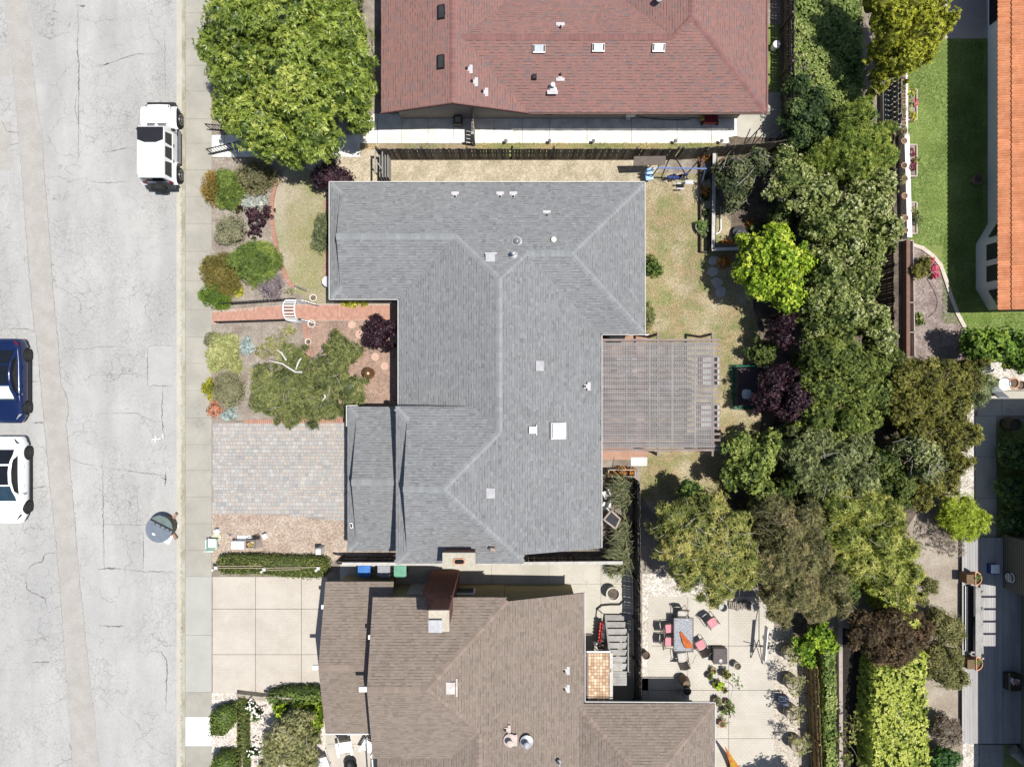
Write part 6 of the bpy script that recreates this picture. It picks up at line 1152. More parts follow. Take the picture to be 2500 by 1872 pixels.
# ------------------------------------------------------------------ white entrance arch, iron railings, garden bits
t = thing('garden_arch', 'white ladder-topped arch over the brick path', 'arch', G(735, 765))
q = MB()
for xx in (722, 748):
    pts = [(gx(xx), gy(788), 0), (gx(xx), gy(788), 1.5)] + [(gx(xx), gy(764) - .52 * math.cos(a), 1.5 + .62 * math.sin(a)) for a in [math.pi * k / 10 for k in range(1, 10)]] + [(gx(xx), gy(741), 1.5), (gx(xx), gy(741), 0)]; q.tube(pts, .035, 6)
obj('frame', q, white, t)
for k in range(9): a = math.pi * (k + .5) / 9; q = MB(); q.tube([(gx(722), gy(764) - .52 * math.cos(a), 1.5 + .62 * math.sin(a)), (gx(748), gy(764) - .52 * math.cos(a), 1.5 + .62 * math.sin(a))], .024, 6); obj('rung', q, white, t)
for k in range(5):
    for yy in (788, 741): q = MB(); q.tube([(gx(722), gy(yy), .25 + k * .28), (gx(748), gy(yy), .25 + k * .28)], .02, 5); obj('rung', q, white, t)
for lb, yy in (('open white gate leaf on the upper side of the arch', 738), ('open white gate leaf on the lower side of the arch', 784)):
    q = MB(); s = 1 if yy > 750 else -1; a = G(750, yy); b = a + Vector((.75, -.22 * 1, 0))
    for zz in (.15, .55, .95): q.bar(a + Vector((0, 0, zz)), b + Vector((0, 0, zz)), .04, .05)
    for k in range(6): p = a.lerp(b, k / 5); q.bar(p + Vector((0, 0, .1)), p + Vector((0, 0, 1.1)), .03, .03)
    tag(obj('arch_gate', q, white), lb, 'gate')
def ring_pot(name, label, px, py, r, h, mat, cat='pot', fill=None, n=18, group=None, z=0):
    x, y = gx(px, z + h), gy(py, z + h); t = thing(name, label, cat, (x, y, z), group); q = MB()
    q.lathe(x, y, [(r * .68, z), (r * .95, z + h * .85), (r * 1.05, z + h * .86), (r * 1.05, z + h), (r * .88, z + h), (r * .84, z + h * .8), (.01, z + h * .79)], n); obj('pot', q, mat, t)
    q = MB(); q.lathe(x, y, [(r * .8, z + h * .80), (r * .5, z + h * .83), (.01, z + h * .84)], 12); obj('soil', q, litter, t)
    if fill: L_ = [((x, y, z + h * .9), (r * fill[1], r * fill[1], r * fill[1] * .8), .5)]; obj('plant', foliage(L_, fill[0], sub=4, cores=False, dens=fill[3] if len(fill) > 3 else 1.3), fill[2], t)
    return t
shell = M('pink_white_pot', (.68, .60, .54), (.74, .68, .63), fine=.05)
ring_pot('round_planter', 'white ring-shaped planter at the lower foot of the arch', 760, 790, .2, .35, shell); ring_pot('round_planter', 'white ring-shaped planter at the upper foot of the arch', 764, 727, .19, .35, shell)
ring_pot('round_planter', 'small pale pot on the short brick row in the lower bed', 752, 834, .16, .3, shell); 
q = MB(); x, y = gx(900, .5), gy(911, .5); q.lathe(x, y, [(.12, 0), (.2, .05), (.32, .35), (.32, .6), (.22, .85), (.05, .93)], 24); tag(obj('copper_globe', q, M('copper', (.32, .16, .08), (.42, .24, .13), fine=.05, rough=.3, metal=.7), smooth=True), 'shiny brown copper globe on the red gravel', 'garden globe')
def railing(name, label, a, b, h=.9, n=10, ends=True):
    t = thing(name, label, 'railing', G(*a)); A, B = Vector((gx(a[0]), gy(a[1]), 0)), Vector((gx(b[0]), gy(b[1]), 0)); q = MB()
    for zz in (h, .15): q.bar(A + Vector((0, 0, zz)), B + Vector((0, 0, zz)), .045, .035)
    obj('rail', q, black_metal, t)
    for k in range(n + 1): p = A.lerp(B, k / n); q = MB(); q.tube([p, p + Vector((0, 0, h))], .016 if 0 < k < n else .03, 5); obj('baluster', q, black_metal, t)
    return t
railing('iron_railing', 'black iron railing along the upper side of the brick path', (548, 745), (728, 733), n=22); railing('iron_railing', 'black iron railing along the lower side of the brick path', (540, 789), (748, 782), n=22)
railing('iron_railing', 'black iron railing beside the white steps under the huge tree', (521, 378), (640, 350), n=18); railing('iron_railing', 'short iron railing at the sidewalk end of the white steps', (518, 318), (560, 322), n=6)
q = MB(); q.tube([G(718, 697, .2), G(730, 701, .6), G(750, 706, 1.5)], .025, 6); q.lathe(gx(722), gy(705), [(.07, 0), (.07, .1)], 8); tag(obj('lamp_post', q, M('silver_pipe', (.6, .62, .64), rough=.4, metal=.3)), 'leaning thin silver lamp post near the upper foot of the arch', 'lamp post')
q = MB(); q.lathe(gx(799, .7), gy(687, .7), [(.28, .55), (.3, .62), (.28, .7)], 14); q.lathe(gx(799), gy(687), [(.05, 0), (.05, .56)], 6); tag(obj('pinwheel', q, M('pink_white_stripes', (.62, .5, .58), (.75, .7, .74), scale=9, stretch=(1, 8, 1))), 'pink and white striped round ornament at the house corner', 'ornament')
# pots and oddments on the gravel below the driveway
def solid(name, label, cat, fn, mat, **k): q = MB(); fn(q); return tag(obj(name, q, mat, **k), label, cat)
t = thing('green_chair', 'mint-green plastic armchair at the edge of the sidewalk', 'chair', G(524, 1326)); mint = M('mint_plastic', (.55, .70, .58), (.6, .74, .62), fine=.03, rough=.4); x, y = G(527, 1322).xy
q = MB(); q.box(x, y, .42, .52, .5, .05); obj('seat', q, mint, t, bevel=.02); q = MB(); q.box(x, y - .27, .68, .52, .06, .5, rx=.2); obj('backrest', q, mint, t, bevel=.02); q = MB(); q.box(x - .27, y - .02, .62, .06, .5, .04); q.box(x + .27, y - .02, .62, .06, .5, .04); obj('armrest', q, mint, t, bevel=.01)
for a in (-1, 1):
    for b in (-1, 1): q = MB(); q.bar((x + a * .22, y + b * .2, 0), (x + a * .22, y + b * .2, .41), .05, .05); obj('leg', q, mint, t)
solid('round_tub', 'pale round tub lid lying beside the mint-green chair', 'tub', lambda q: q.lathe(gx(530), gy(1310), [(.26, 0), (.27, .1), (.22, .13)], 16), M('pale_olive', (.60, .58, .44)))
t = thing('white_cabinet', 'white metal cabinet standing on the gravel', 'cabinet', G(583, 1322)); q = MB(); x, y = gx(580, .6), gy(1331, .6); q.box(x, y, .3, .66, .42, .6); obj('body', q, white, t, bevel=.01); q = MB(); q.box(x, y + .215, .3, .6, .02, .5); obj('door', q, M('cabinet_door', (.5, .51, .54)), t)
t = thing('crate_box', 'grey box filled with yellow and red odds and ends next to the white cabinet', 'box', G(612, 1325)); x, y = gx(610, .45), gy(1328, .45); q = MB()
for a, b, c_, d_ in ((0, -.2, .5, .03), (0, .2, .5, .03), (-.24, 0, .03, .4), (.24, 0, .03, .4)): q.box(x + a, y + b, .22, c_, d_, .44)
q.box(x, y, .02, .5, .4, .04); obj('box', q, M('grey_box', (.30, .27, .24)), t); q = MB()
for i in range(26): q.box(x + random.uniform(-.18, .18), y + random.uniform(-.14, .14), .36 + random.uniform(0, .06), .07, .05, .04, rz=random.random() * 3, t=random.random())
obj('contents', q, M('odds_and_ends', (.5, .4, .1), vc=[(.5, .12, .03), (.6, .42, .05), (.65, .6, .5), (.3, .3, .1)], fine=0), t)
solid('slanted_board', 'grey slanted board leaning right of the crate of odds and ends', 'board', lambda q: q.box(gx(632), gy(1322), .22, .42, .6, .05, ry=.5, rz=.2), M('grey_brown', (.26, .22, .19)))
solid('white_board', 'white flat board lying behind the white cabinet', 'board', lambda q: q.box(gx(598), gy(1311), .06, .75, .22, .05), white)
solid('cut_branches', 'bundle of dark cut sticks lying across the crate', 'sticks', lambda q: [q.tube([G(600 + i * 2, 1318 - i, .5), G(632 + i, 1308 + i * 3, .55)], .02, 5) for i in range(4)], plastic)
for lb, a, w_ in (('small white stone lantern nearest the mint-green chair', (536, 1294), .26), ('small white folded sign right of the junk pile', (652, 1305), .24)):
    solid('white_ornament', lb, 'ornament', lambda q: (q.box(gx(a[0]), gy(a[1]), .2, w_, .2, .38, rz=.5, rx=.15), q.box(gx(a[0]), gy(a[1]) , .42, w_ * .8, .24, .05, rz=.5)), white)
solid('fan_ornament', 'faded lilac fan-shaped ornament left of the white cabinet', 'ornament', lambda q: [q.bar(G(560, 1309, .1), G(554 + i * 4, 1302 + i, .25), .02, .015) for i in range(5)], M('lilac', (.42, .36, .46)))
t = thing('utility_post', 'white capped concrete post at the right end of the clipped hedge', 'post', G(778, 1345)); q = MB(); p = G(777, 1347, .9); q.box(p.x, p.y, .45, .28, .3, .9); obj('body', q, M('post_white', (.70, .69, .66), fine=.06), t); q = MB(); q.box(p.x, p.y + .17, .8, .3, .08, .14); obj('cap', q, M('grey_cap2', (.3, .3, .3)), t)
for k, (a, b) in enumerate([(527, 1386), (645, 1390), (777, 1387)]):
    solid('hedge_post', ['white-capped post at the sidewalk end of the clipped hedge', 'white-capped post in the middle of the clipped hedge', 'white-capped post at the right end inside the clipped hedge'][k], 'post', lambda q: (q.box(*G(a, b, .5).xy, .48, .12, .12, .96), q.box(*G(a, b, .97).xy, .98, .16, .16, .05)), M('post_white', (.70, .69, .66)))
q = MB()
for a, b in (((530, 1381), (642, 1381)), ((530, 1386), (642, 1386)), ((648, 1386), (775, 1384)), ((648, 1391), (735, 1389))): q.bar(G(*a, .95), G(*b, .95), .035, .05)
tag(obj('hedge_rail', q, M('tan_rail', (.42, .35, .24))), 'thin tan timber rails running through the clipped hedge', 'rail')
solid('low_wall', 'low stucco wall at the bottom end of the concrete driveway', 'wall', lambda q: (q.bar(G(582, 1692, .2), G(650, 1700, .2), .2, .55), q.bar(G(650, 1694, .35), G(793, 1694, .35), .16, .9)), M('wall_tan', (.42, .37, .30)))
# wheelie bins
for lb, px, mt, lid_ in (('blue recycling bin beside the fence', 889, (.05, .18, .52), (.06, .22, .60)), ('grey bin between the blue and green bins', 937, (.28, .29, .32), (.36, .37, .41)), ('green bin beside the chimney', 977, (.10, .30, .20), (.16, .40, .28))):
    t = thing('wheelie_bin', lb, 'bin', G(px, 1385)); zt = 1.05; x, y = gx(px, zt), gy(1391, zt); q = MB(); q.add([(x + a * w_, y + b * d_, z) for z, w_, d_ in ((0, .22, .24), (zt - .05, .30, .32)) for a, b in ((-1, -1), (1, -1), (1, 1), (-1, 1))], [(3, 2, 1, 0), (4, 5, 6, 7), (0, 1, 5, 4), (1, 2, 6, 5), (2, 3, 7, 6), (3, 0, 4, 7)])
    obj('body', q, M('bin_%s_body' % lb.split()[0], mt, fine=.03, rough=.45), t, bevel=.02); q = MB(); q.box(x, y, zt, .66, .66, .07); q.box(x, y, zt + .045, .46, .44, .03); obj('lid', q, M('bin_%s_lid' % lb.split()[0], lid_, fine=.03, rough=.4), t, bevel=.025)
    q = MB(); q.box(x, y - .36, zt - .02, .5, .05, .05); obj('handle', q, MATS['bin_%s_body' % lb.split()[0]], t)
    for s in (-1, 1): wheel(t, x + s * .25, y - .25, .1, .1, .06, s, 5)
# ------------------------------------------------------------------ red-roofed house's side walkway
t = thing('toy_wagon', 'dark red cart with yellow and black parts on the shaded walkway', 'cart', G(1730, 297)); x, y = G(1730, 298).xy; q = MB(); q.box(x, y, .35, .75, .42, .3); obj('tray', q, M('dark_red', (.25, .03, .035)), t, bevel=.03); q = MB(); q.box(x - .45, y + .1, .4, .16, .3, .3); obj('side_panel', q, M('mustard', (.4, .3, .05)), t); q = MB(); q.box(x + .05, y + .28, .55, .8, .12, .12); obj('handle', q, plastic, t)
for a in (-1, 1): wheel(t, x + a * .42, y - .1, .14, .14, .08, a)
solid('garden_hose', 'thin black hose running along the wall of the red-roofed house', 'hose', lambda q: q.tube([G(1550, 282, .8), G(1575, 288, .2), G(1620, 293, .05), (gx(1670), gy(294), .04), G(1715, 283, .3)], .02, 6), plastic)
solid('meter_box', 'grey meter box and pipe on the wall of the red-roofed house', 'meter', lambda q: (q.box(gx(1540, 1.0), 14.24, 1.0, .5, .2, .4), q.box(gx(1531), gy(292), .3, .25, .2, .5)), steel)
t = thing('table_lantern', 'dark square table lantern on the walkway beside the wooden gate', 'lantern', G(1120, 302)); q = MB(); q.box(*G(1119, 302).xy, .3, .44, .42, .5); obj('box', q, plastic, t, bevel=.02); q = MB(); q.box(*G(1120, 302).xy, .57, .32, .3, .06); obj('top', q, M('tan_top', (.35, .32, .28)), t)
for k, px in enumerate((1235, 1341, 1447, 1450 + 0, 1645, 1757)):
    if k == 3: continue
    solid('path_light', ['small black path light nearest the wooden gate', 'second small path light from the wooden gate', 'path light below the third pale skylight', '', 'path light to the left of the dark red cart', 'rightmost path light along the strip of weeds'][k], 'path light', lambda q: (q.tube([G(px, 350), G(px, 350) + Vector((0, 0, .35))], .02, 6), q.lathe(*G(px, 350).xy, [(.1, .35), (.1, .40), (.03, .45)], 12)), M('lamp_grey', (.2, .21, .22)))
for k in range(4): solid('timber_pole', ['first leaning pole over the rocky corner, nearest the red-roofed house', 'second leaning pole over the rocky corner', 'third leaning pole over the rocky corner', 'leaning pole nearest the garden trees over the rocky corner'][k], 'pole', lambda q: q.tube([G(1812 + k * 22, 360 + 0 * k), G(1868 + k * 18, 298 + k * 4, 1.2)], .03, 5), plastic)
t = thing('lidded_drum', 'round white lid on the dark lawn strip beside the red-roofed house', 'lid', G(1888, 119)); q = MB(); q.lathe(*G(1888, 119).xy, [(.18, 0), (.2, .45), (.2, .5), (.16, .53)], 18); obj('body', q, white, t)
# swing set
t = thing('swing_set', 'blue and dark metal swing set between the fence and the back lawn', 'swing set', G(1640, 420)); bl_m = M('blue_tube', (.16, .24, .48), fine=.05, rough=.4); zz = 2.0
q = MB(); q.tube([G(1604, 410, zz), G(1725, 412, zz)], .04, 8); tb = obj('top_bar', q, bl_m, t)
for a, e1, e2 in ((1606, (1585, 440), (1620, 372 + 0)), (1722, (1712, 455), (1712, 385)), (1665, (1640, 372), (1680, 440))):
    for e_ in (e1, e2): q = MB(); q.tube([G(a, 411, zz), G(e_[0], e_[1], 0)], .032, 7); obj('leg', q, bl_m if a == 1722 else M('dark_tube', (.07, .07, .08), rough=.5), t)
for a in (1632, 1658, 1690):
    q = MB(); p = G(a, 411, zz); q.tube([p, p + Vector((-.05, -.25, -1.4))], .012, 4); q.tube([p + Vector((.4, 0, 0)), p + Vector((.35, -.25, -1.4))], .012, 4); obj('chain', q, steel, t)
q = MB(); p = G(1585, 428, .6); q.box(p.x, p.y, .55, .42, .5, .12, rz=.15); q.box(p.x + .0, p.y + .22, .8, .42, .1, .45, rz=.15); obj('bucket_seat', q, M('sky_blue', (.25, .45, .75), (.45, .62, .85), rough=.4), t, bevel=.04)
for a, b in ((1640, 430), (1655, 432), (1668, 428)): q = MB(); p = G(a, b, .6); q.box(p.x, p.y, .6, .5, .16, .05, rz=.3); obj('swing_seat', q, M('navy', (.03, .06, .25)), t, bevel=.01)
q = MB(); p = G(1683, 445, .9); q.box(p.x, p.y, .9, .42, .22, .04); q.box(p.x - .35, p.y + .05, .5, .4, .08, .04); q.box(p.x - .35, p.y - .2, .4, .4, .08, .04); obj('platform', q, M('pale_plate', (.6, .62, .64)), t)
solid('board_roof', 'flat brown board roof leaning on the fence above the swing set', 'board roof', lambda q: q.add([tuple(G(*a)) for a in ((1548, 382, 1.9), (1626, 381, 1.9), (1624, 402, 1.6), (1546, 404, 1.6))] + [tuple(G(*a) - Vector((0, 0, .05))) for a in ((1548, 382, 1.9), (1626, 381, 1.9), (1624, 402, 1.6), (1546, 404, 1.6))], [(0, 3, 2, 1), (4, 5, 6, 7), (0, 1, 5, 4), (1, 2, 6, 5), (2, 3, 7, 6), (3, 0, 4, 7)]), M('brown_sheet', (.20, .165, .14)))
# timber walls, planters
wt = M('white_timber', (.58, .57, .53), (.44, .42, .38), scale=4, fine=.15)
t = thing('timber_wall', 'white topped L-shaped timber wall right of the back lawn', 'wall', G(1740, 600)); q = MB()
for a, b in (((1740, 380), (1736, 606)), ((1736, 606), (1800, 606))): q.bar((*G(*a).xy, .35), (*G(*b).xy, .35), .12, .7)
obj('wall', q, dark_wood, t); q = MB()
for a, b in (((1744, 375, .72), (1741, 608, .72)), ((1738, 609, .72), (1806, 607, .72))): q.bar(G(*a), G(*b), .17, .05)
obj('cap_board', q, wt, t)
solid('bed_border', 'dark timber border of the long planter beside the back lawn', 'planter border', lambda q: [q.bar((*G(*a).xy, .14), (*G(*b).xy, .14), .06, .3) for a, b in (((1708, 395), (1708, 617)), ((1708, 617), (1727, 617)), ((1727, 565), (1727, 617)))], dark_wood)
solid('white_edging', 'thin white curved edging inside the timber wall', 'edging', lambda q: q.tube([G(1760, 505, .1), G(1760, 560, .1), G(1756, 568, .1), G(1748, 571, .1)], .035, 6), white)
ring_pot('garden_pot', 'round green pot against the long planter border', 1712, 553, .3, .35, M('green_pot', (.3, .33, .24)), fill=('small', 1.1, c_green))
solid('disc_table', 'round black disc table on the small lawn inside the timber wall', 'disc', lambda q: q.lathe(*G(1805, 567, .3).xy, [(.3, 0), (.36, .28), (.36, .33), (.1, .36)], 22), M('black_cover', (.03, .032, .036), fine=.1, rough=.4))
solid('white_post', 'grey-white wooden post among the dark leaves right of the wispy bush', 'post', lambda q: q.bar(G(1885, 405, .9), G(1885, 460, .9), .12, .2), wt)
# daybed
t = thing('daybed', 'dark daybed with a pale cushion half under the purple tree', 'daybed', G(1835, 950)); q = MB(); p0 = G(1798, 898, .5); x0, x1, y0, y1 = gx(1800, .5), gx(1868, .5), gy(990, .5), gy(897, .5); q.box((x0 + x1) / 2, (y0 + y1) / 2, .42, x1 - x0, y1 - y0, .16); obj('mattress', q, M('aubergine', (.075, .05, .06), fine=.08), t, bevel=.04)
q = MB(); q.box(x0 + .02, (y0 + y1) / 2, .3, .08, y1 - y0, .1); q.box((x0 + x1) / 2, y1 + .08, .5, x1 - x0 + .2, .06, .1); obj('frame', q, M('green_frame', (.03, .14, .09)), t)
for a in (x0, x1):
    for b in (y0, y1): q = MB(); q.box(a, b, .2, .07, .07, .4); obj('leg', q, M('green_frame', (.03, .14, .09)), t)
q = MB(); zz = [((i % 5) / 2 - 1, (i // 5) / 2 - 1) for i in range(25)]; q.add([(gx(1824, .6) + .26 * a * (1 - .18 * (b * b)) , gy(962, .6) + .26 * b * (1 - .18 * a * a), .53 + .09 * (1 - a * a) * (1 - b * b)) for a, b in zz], [(i * 5 + j, i * 5 + j + 1, i * 5 + j + 6, i * 5 + j + 5) for i in range(4) for j in range(4)]); tag(obj('cushion', q, M('pale_blue_fabric', (.62, .68, .70), (.52, .6, .64), scale=12), smooth=True), 'pale blue square cushion on the dark daybed', 'cushion')
solid('green_mat', 'dark green mat under the left side of the daybed', 'mat', lambda q: q.prism(PP([(1778, 890), (1845, 888), (1845, 1000), (1790, 1000)]), .0, .03), M('green_mat', (.02, .11, .075), fine=.1))
# planters on the strip below the pergola, side passage
t = thing('timber_planter', 'timber planter box at the top of the side passage', 'planter', G(1515, 1155)); q = MB(); zt = .7
for a, b in (((1484, 1145), (1548, 1145)), ((1484, 1161), (1548, 1161)), ((1484, 1145), (1484, 1161)), ((1548, 1145), (1548, 1161)), ((1514, 1145), (1514, 1161))): q.bar(G(*a, zt / 2), G(*b, zt / 2), .05, zt)
obj('side_board', q, M('planter_wood', (.46, .42, .36)), t)
t = thing('shed_canopy', 'brown square folding canopy frame lying tilted in the side passage', 'canopy', G(1495, 1270)); zc = 1.3; A = [G(1474, 1268, zc), G(1492, 1246, zc + .1), G(1514, 1266, zc + .15), G(1503, 1290, zc)]; q = MB(); q.add([tuple(p) for p in A] + [tuple(p - Vector((0, 0, .08))) for p in A], [(0, 1, 2, 3), (7, 6, 5, 4)]); obj('panel', q, M('slate_panel', (.05, .05, .058), fine=.1), t)
for a, b in zip(A, A[1:] + A[:1]): q = MB(); q.bar(a, b, .09, .07); obj('frame', q, M('taupe_frame2', (.42, .35, .29)), t)
for p in A: q = MB(); q.bar(Vector((p.x * .99, p.y, 0)), p, .06, .06); obj('leg', q, dark_wood, t)
solid('white_chair', 'white folding chair beside the east wall, upper of the pair', 'chair', lambda q: (q.box(*G(1482, 1206, .45).xy, .45, .42, .4, .05, rz=.4), q.box(*G(1488, 1201, .8).xy, .7, .07, .42, .5, rz=.4), [q.bar((*G(1482 + a, 1206 + b).xy, 0), (*G(1482 + a, 1206 + b).xy, .45), .04, .04) for a in (-8, 8) for b in (-7, 7)]), white)
solid('white_chair', 'white folding chair beside the east wall, lower of the pair', 'chair', lambda q: (q.box(*G(1480, 1236, .45).xy, .45, .42, .4, .05, rz=-.3), q.box(*G(1488, 1231, .8).xy, .7, .07, .42, .5, rz=-.3), [q.bar((*G(1480 + a, 1236 + b).xy, 0), (*G(1480 + a, 1236 + b).xy, .45), .04, .04) for a in (-8, 8) for b in (-7, 7)]), white)
ring_pot('garden_pot', 'pale round pot with spiky leaves just below the end of the fence', 1502, 1392, .3, .5, shell, fill=('tuft', 1.2, c_green))
ring_pot('garden_pot', 'large pale round pot half in the fence shadow', 1497, 1450, .36, .7, M('cream_pot', (.66, .63, .55)))
solid('drain_hose', 'thick black hose lying curled on the side yard concrete', 'hose', lambda q: q.tube([(gx(1456), gy(1486), .06), (gx(1468), gy(1476), .06), (gx(1490), gy(1474), .06), (gx(1512), gy(1474), .06), (gx(1522), gy(1465), .06)], .055, 8), plastic)
t = thing('flower_stand', 'narrow stand of bright red flowers beside the wooden stairs', 'plant stand', G(1465, 1550)); q = MB(); q.bar(G(1471, 1516, .5), G(1466, 1578, .5), .35, .04)
for a, b in ((1471, 1518), (1464, 1576)): q.box(*G(a, b).xy, .25, .3, .05, .5)
obj('stand', q, plastic, t); q = MB()
for k in range(7): p = G(1468 - k * .8, 1522 + k * 8.2, .72); q.box(p.x, p.y, .7, .16, .15, .14, rz=random.random(), t=random.random())
obj('flower_box', q, M('signal_red', (.60, .03, .04), (.7, .12, .10)), t); q = MB(); [q.box(*G(a, b, .75).xy, .72, .14, .12, .1) for a, b in ((1462, 1568), (1452, 1570))]; obj('white_pot', q, white, t)
t = thing('wooden_stairs', 'grey wooden stairs along the inside of the long fence', 'stairs', G(1505, 1580))
for k in range(8): z = .2 + k * .17; q = MB(); yy = 1507 + k * 17; q.bar(G(1478 + k * 1.6, yy, z), G(1533, yy, z), .30, .045); obj('tread', q, grey_wood, t)
q = MB(); q.bar(G(1478, 1500, .1), G(1494, 1640, 1.6), .06, .2); q.bar(G(1533, 1500, .1), G(1533, 1640, 1.6), .06, .2); obj('stringer', q, grey_wood, t)
q = MB(); [q.bar(G(1492, 1641 + i * 7, 1.55), G(1530, 1641 + i * 7, 1.55), .14, .04) for i in range(5)]; obj('landing', q, grey_wood, t); q = MB(); q.bar(G(1477, 1502, 1.0), G(1492, 1640, 2.3), .05, .07); [q.bar(G(1477 + i * 2.4, 1502 + i * 23, .3 + i * .2), G(1477 + i * 2.4, 1502 + i * 23, 1.0 + i * .21), .04, .04) for i in range(6)]; obj('handrail', q, grey_wood, t)
solid('retaining_kerb', 'pale stone kerb between the narrow hedge and the dark shade strip', 'kerb', lambda q: q.bar((*G(2046, 1500).xy, .15), (*G(2048, 1990).xy, .15), .2, .3), M('stone_kerb', (.44, .38, .34), fine=.2))
solid('grey_ledge', 'grey concrete ledge at the foot of the slanting slat fence', 'ledge', lambda q: q.bar((*G(2152, 170).xy, .2), (*G(2154, 330).xy, .2), .3, .4), M('ledge', (.27, .26, .24), fine=.15))
# ------------------------------------------------------------------ patio at the bottom: table, chairs, pots, barrels
frame_m = M('bronze_frame', (.055, .045, .04), fine=.05, rough=.45, metal=.3); sling = M('taupe_sling', (.16, .145, .125), (.18, .16, .14), fine=.08, rough=.8); pink = M('pink_cushion', (.58, .24, .27), (.62, .28, .31), fine=.05); creamc = M('cream_cushion', (.56, .53, .48), fine=.05); darks = M('dark_sling', (.05, .043, .04), fine=.1)
t = thing('glass_table', 'rectangular glass-topped patio table', 'table', G(1667, 1552)); zt = .74; x0, x1, y0, y1 = gx(1645, zt), gx(1692, zt), gy(1590, zt), gy(1508, zt)
q = MB(); q.prism([(x0 + .03, y0 + .03), (x1 - .03, y0 + .03), (x1 - .03, y1 - .03), (x0 + .03, y1 - .03)], zt - .015, zt); obj('glass_top', q, M('rippled_glass', (.20, .21, .235), (.42, .43, .46), scale=24, fine=.5, fs=22, rough=.18, spec=.7), t)
q = MB()
for a, b in (((x0, y0), (x1, y0)), ((x1, y0), (x1, y1)), ((x1, y1), (x0, y1)), ((x0, y1), (x0, y0))): q.bar((*a, zt), (*b, zt), .04, .04)
obj('rim', q, frame_m, t)
for a in (x0 + .1, x1 - .1):
    for b in (y0 + .12, y1 - .12): q = MB(); q.bar((a, b, 0), (a, b, zt), .05, .05); obj('leg', q, frame_m, t)
def chair_proto():
    """a sling armchair facing +y, its origin under the seat"""
    t = thing('patio_chair', '', 'chair', (0, 0, 0)); WL[t.name] = Vector((0, 0, 0))
    q = MB(); q.box(0, 0, .42, .50, .50, .03); obj('seat', q, sling, t)
    q = MB(); q.grid(lambda u, v: (-.25 + .5 * u, -.25 - .17 * v - .06 * math.sin(math.pi * u), .45 + .55 * v), 6, 4); b = obj('backrest', q, sling, t); m = b.modifiers.new('s', 'SOLIDIFY'); m.thickness = .02
    for s in (-1, 1):
        q = MB(); q.tube([(s * .29, .27, 0), (s * .29, .25, .62), (s * .29, 0, .66), (s * .29, -.22, .64), (s * .27, -.43, 1.0)], .016, 6); obj('armrest', q, frame_m, t)
        q = MB(); q.tube([(s * .28, -.40, 0), (s * .28, -.22, .45), (s * .28, -.22, .64)], .016, 6); obj('leg', q, frame_m, t)
    q = MB(); q.tube([(-.27, .25, .42), (.27, .25, .42)], .016, 6); q.tube([(-.27, -.43, 1.0), (0, -.48, 1.02), (.27, -.43, 1.0)], .016, 6); obj('rail', q, frame_m, t); return t
chair0 = chair_proto(); first = [True]
for lb, px, py, rz, cush in (('patio chair with a pink cushion standing apart at the upper right of the glass table', 1729, 1510, -2.6 + 3.14 + .0, 'p'), ('patio chair with a pink cushion pulled out at the lower right of the glass table', 1708, 1573, .55, 'p2'), ('patio chair at the head of the glass table, the top end', 1662, 1497, 3.14, 'c'), ('patio chair at the bottom end of the glass table', 1667, 1604, .12, 'c2'), ('patio chair at the left of the glass table, the upper one', 1635, 1530, -1.45, 'p'), ('patio chair at the left of the glass table, the lower one', 1635, 1565, -1.55, 'p')):
    pass
def place_chair(lb, px, py, rz, cush):
    t = chair0 if first[0] else copy_tree(chair0); first[0] = False
    t.location = (gx(px, .4), gy(py, .4), .012); t.rotation_euler.z = rz; t['label'] = lb; t['category'] = 'chair'; t['group'] = 'chairs around the glass patio table'
    q = MB(); q.box(0, .0, .475, .46, .46, .07); me = mesh_from(q, 'cushion'); me.materials.append({'p': pink, 'c': creamc}[cush]); o = bpy.data.objects.new('seat_cushion', me); C.objects.link(o); o.location = t.matrix_basis @ Vector((0, 0, 0)); o.rotation_euler.z = rz
    m = o.modifiers.new('b', 'BEVEL'); m.width = .03; m.segments = 2; tag(o, '%s cushion on the %s' % ({'p': 'pink', 'c': 'cream'}[cush], lb.replace('patio ', '').replace(' with a pink cushion', '')), 'cushion', 'seat cushions on the patio chairs')
place_chair('patio chair with a pink cushion standing apart at the upper right of the glass table', 1738, 1518, R(205) + math.pi - R(180) + R(10) - R(0), 'p')
place_chair('patio chair with a pink cushion pulled out at the lower right of the glass table', 1709, 1572, R(28), 'p')
place_chair('patio chair at the top end of the glass table', 1664, 1500, R(180), 'c')
place_chair('patio chair at the bottom end of the glass table', 1664, 1602, R(8), 'c')
place_chair('upper patio chair on the left of the glass table', 1634, 1532, R(-84), 'p')
place_chair('lower patio chair on the left of the glass table', 1633, 1564, R(-92), 'p')
q = MB()
for k in range(13): a = random.uniform(-.35, .35); b = (k - 6) * .03; q.tube([(gx(1668, .8) + b * .3 - .12, gy(1558, .8) + .32 + a * .12, .79), (gx(1676, .8) + b, gy(1566, .8) + a * .1, .83 + random.uniform(0, .05)), (gx(1684, .8) + b * 1.2, gy(1582, .8) + a * .1, .79)], [.012, .045, .015], 5)
tag(obj('folded_parasol', q, M('burnt_orange', (.50, .12, .03), (.60, .18, .05), fine=.15)), 'burnt orange folded parasol cloth on the glass table', 'parasol')
t = thing('fire_pit', 'square slatted dark fire pit table beside the chairs', 'table', G(1757, 1602)); zt = .5; x, y = gx(1759, zt), gy(1602, zt); q = MB(); q.box(x, y, .24, .72, .80, .47); obj('base', q, frame_m, t)
for k in range(8): q = MB(); q.box(x, y - .36 + k * .104, .49, .74, .098, .03); obj('slat', q, M('slat_grey_brown', (.14, .12, .115), fine=.1), t)
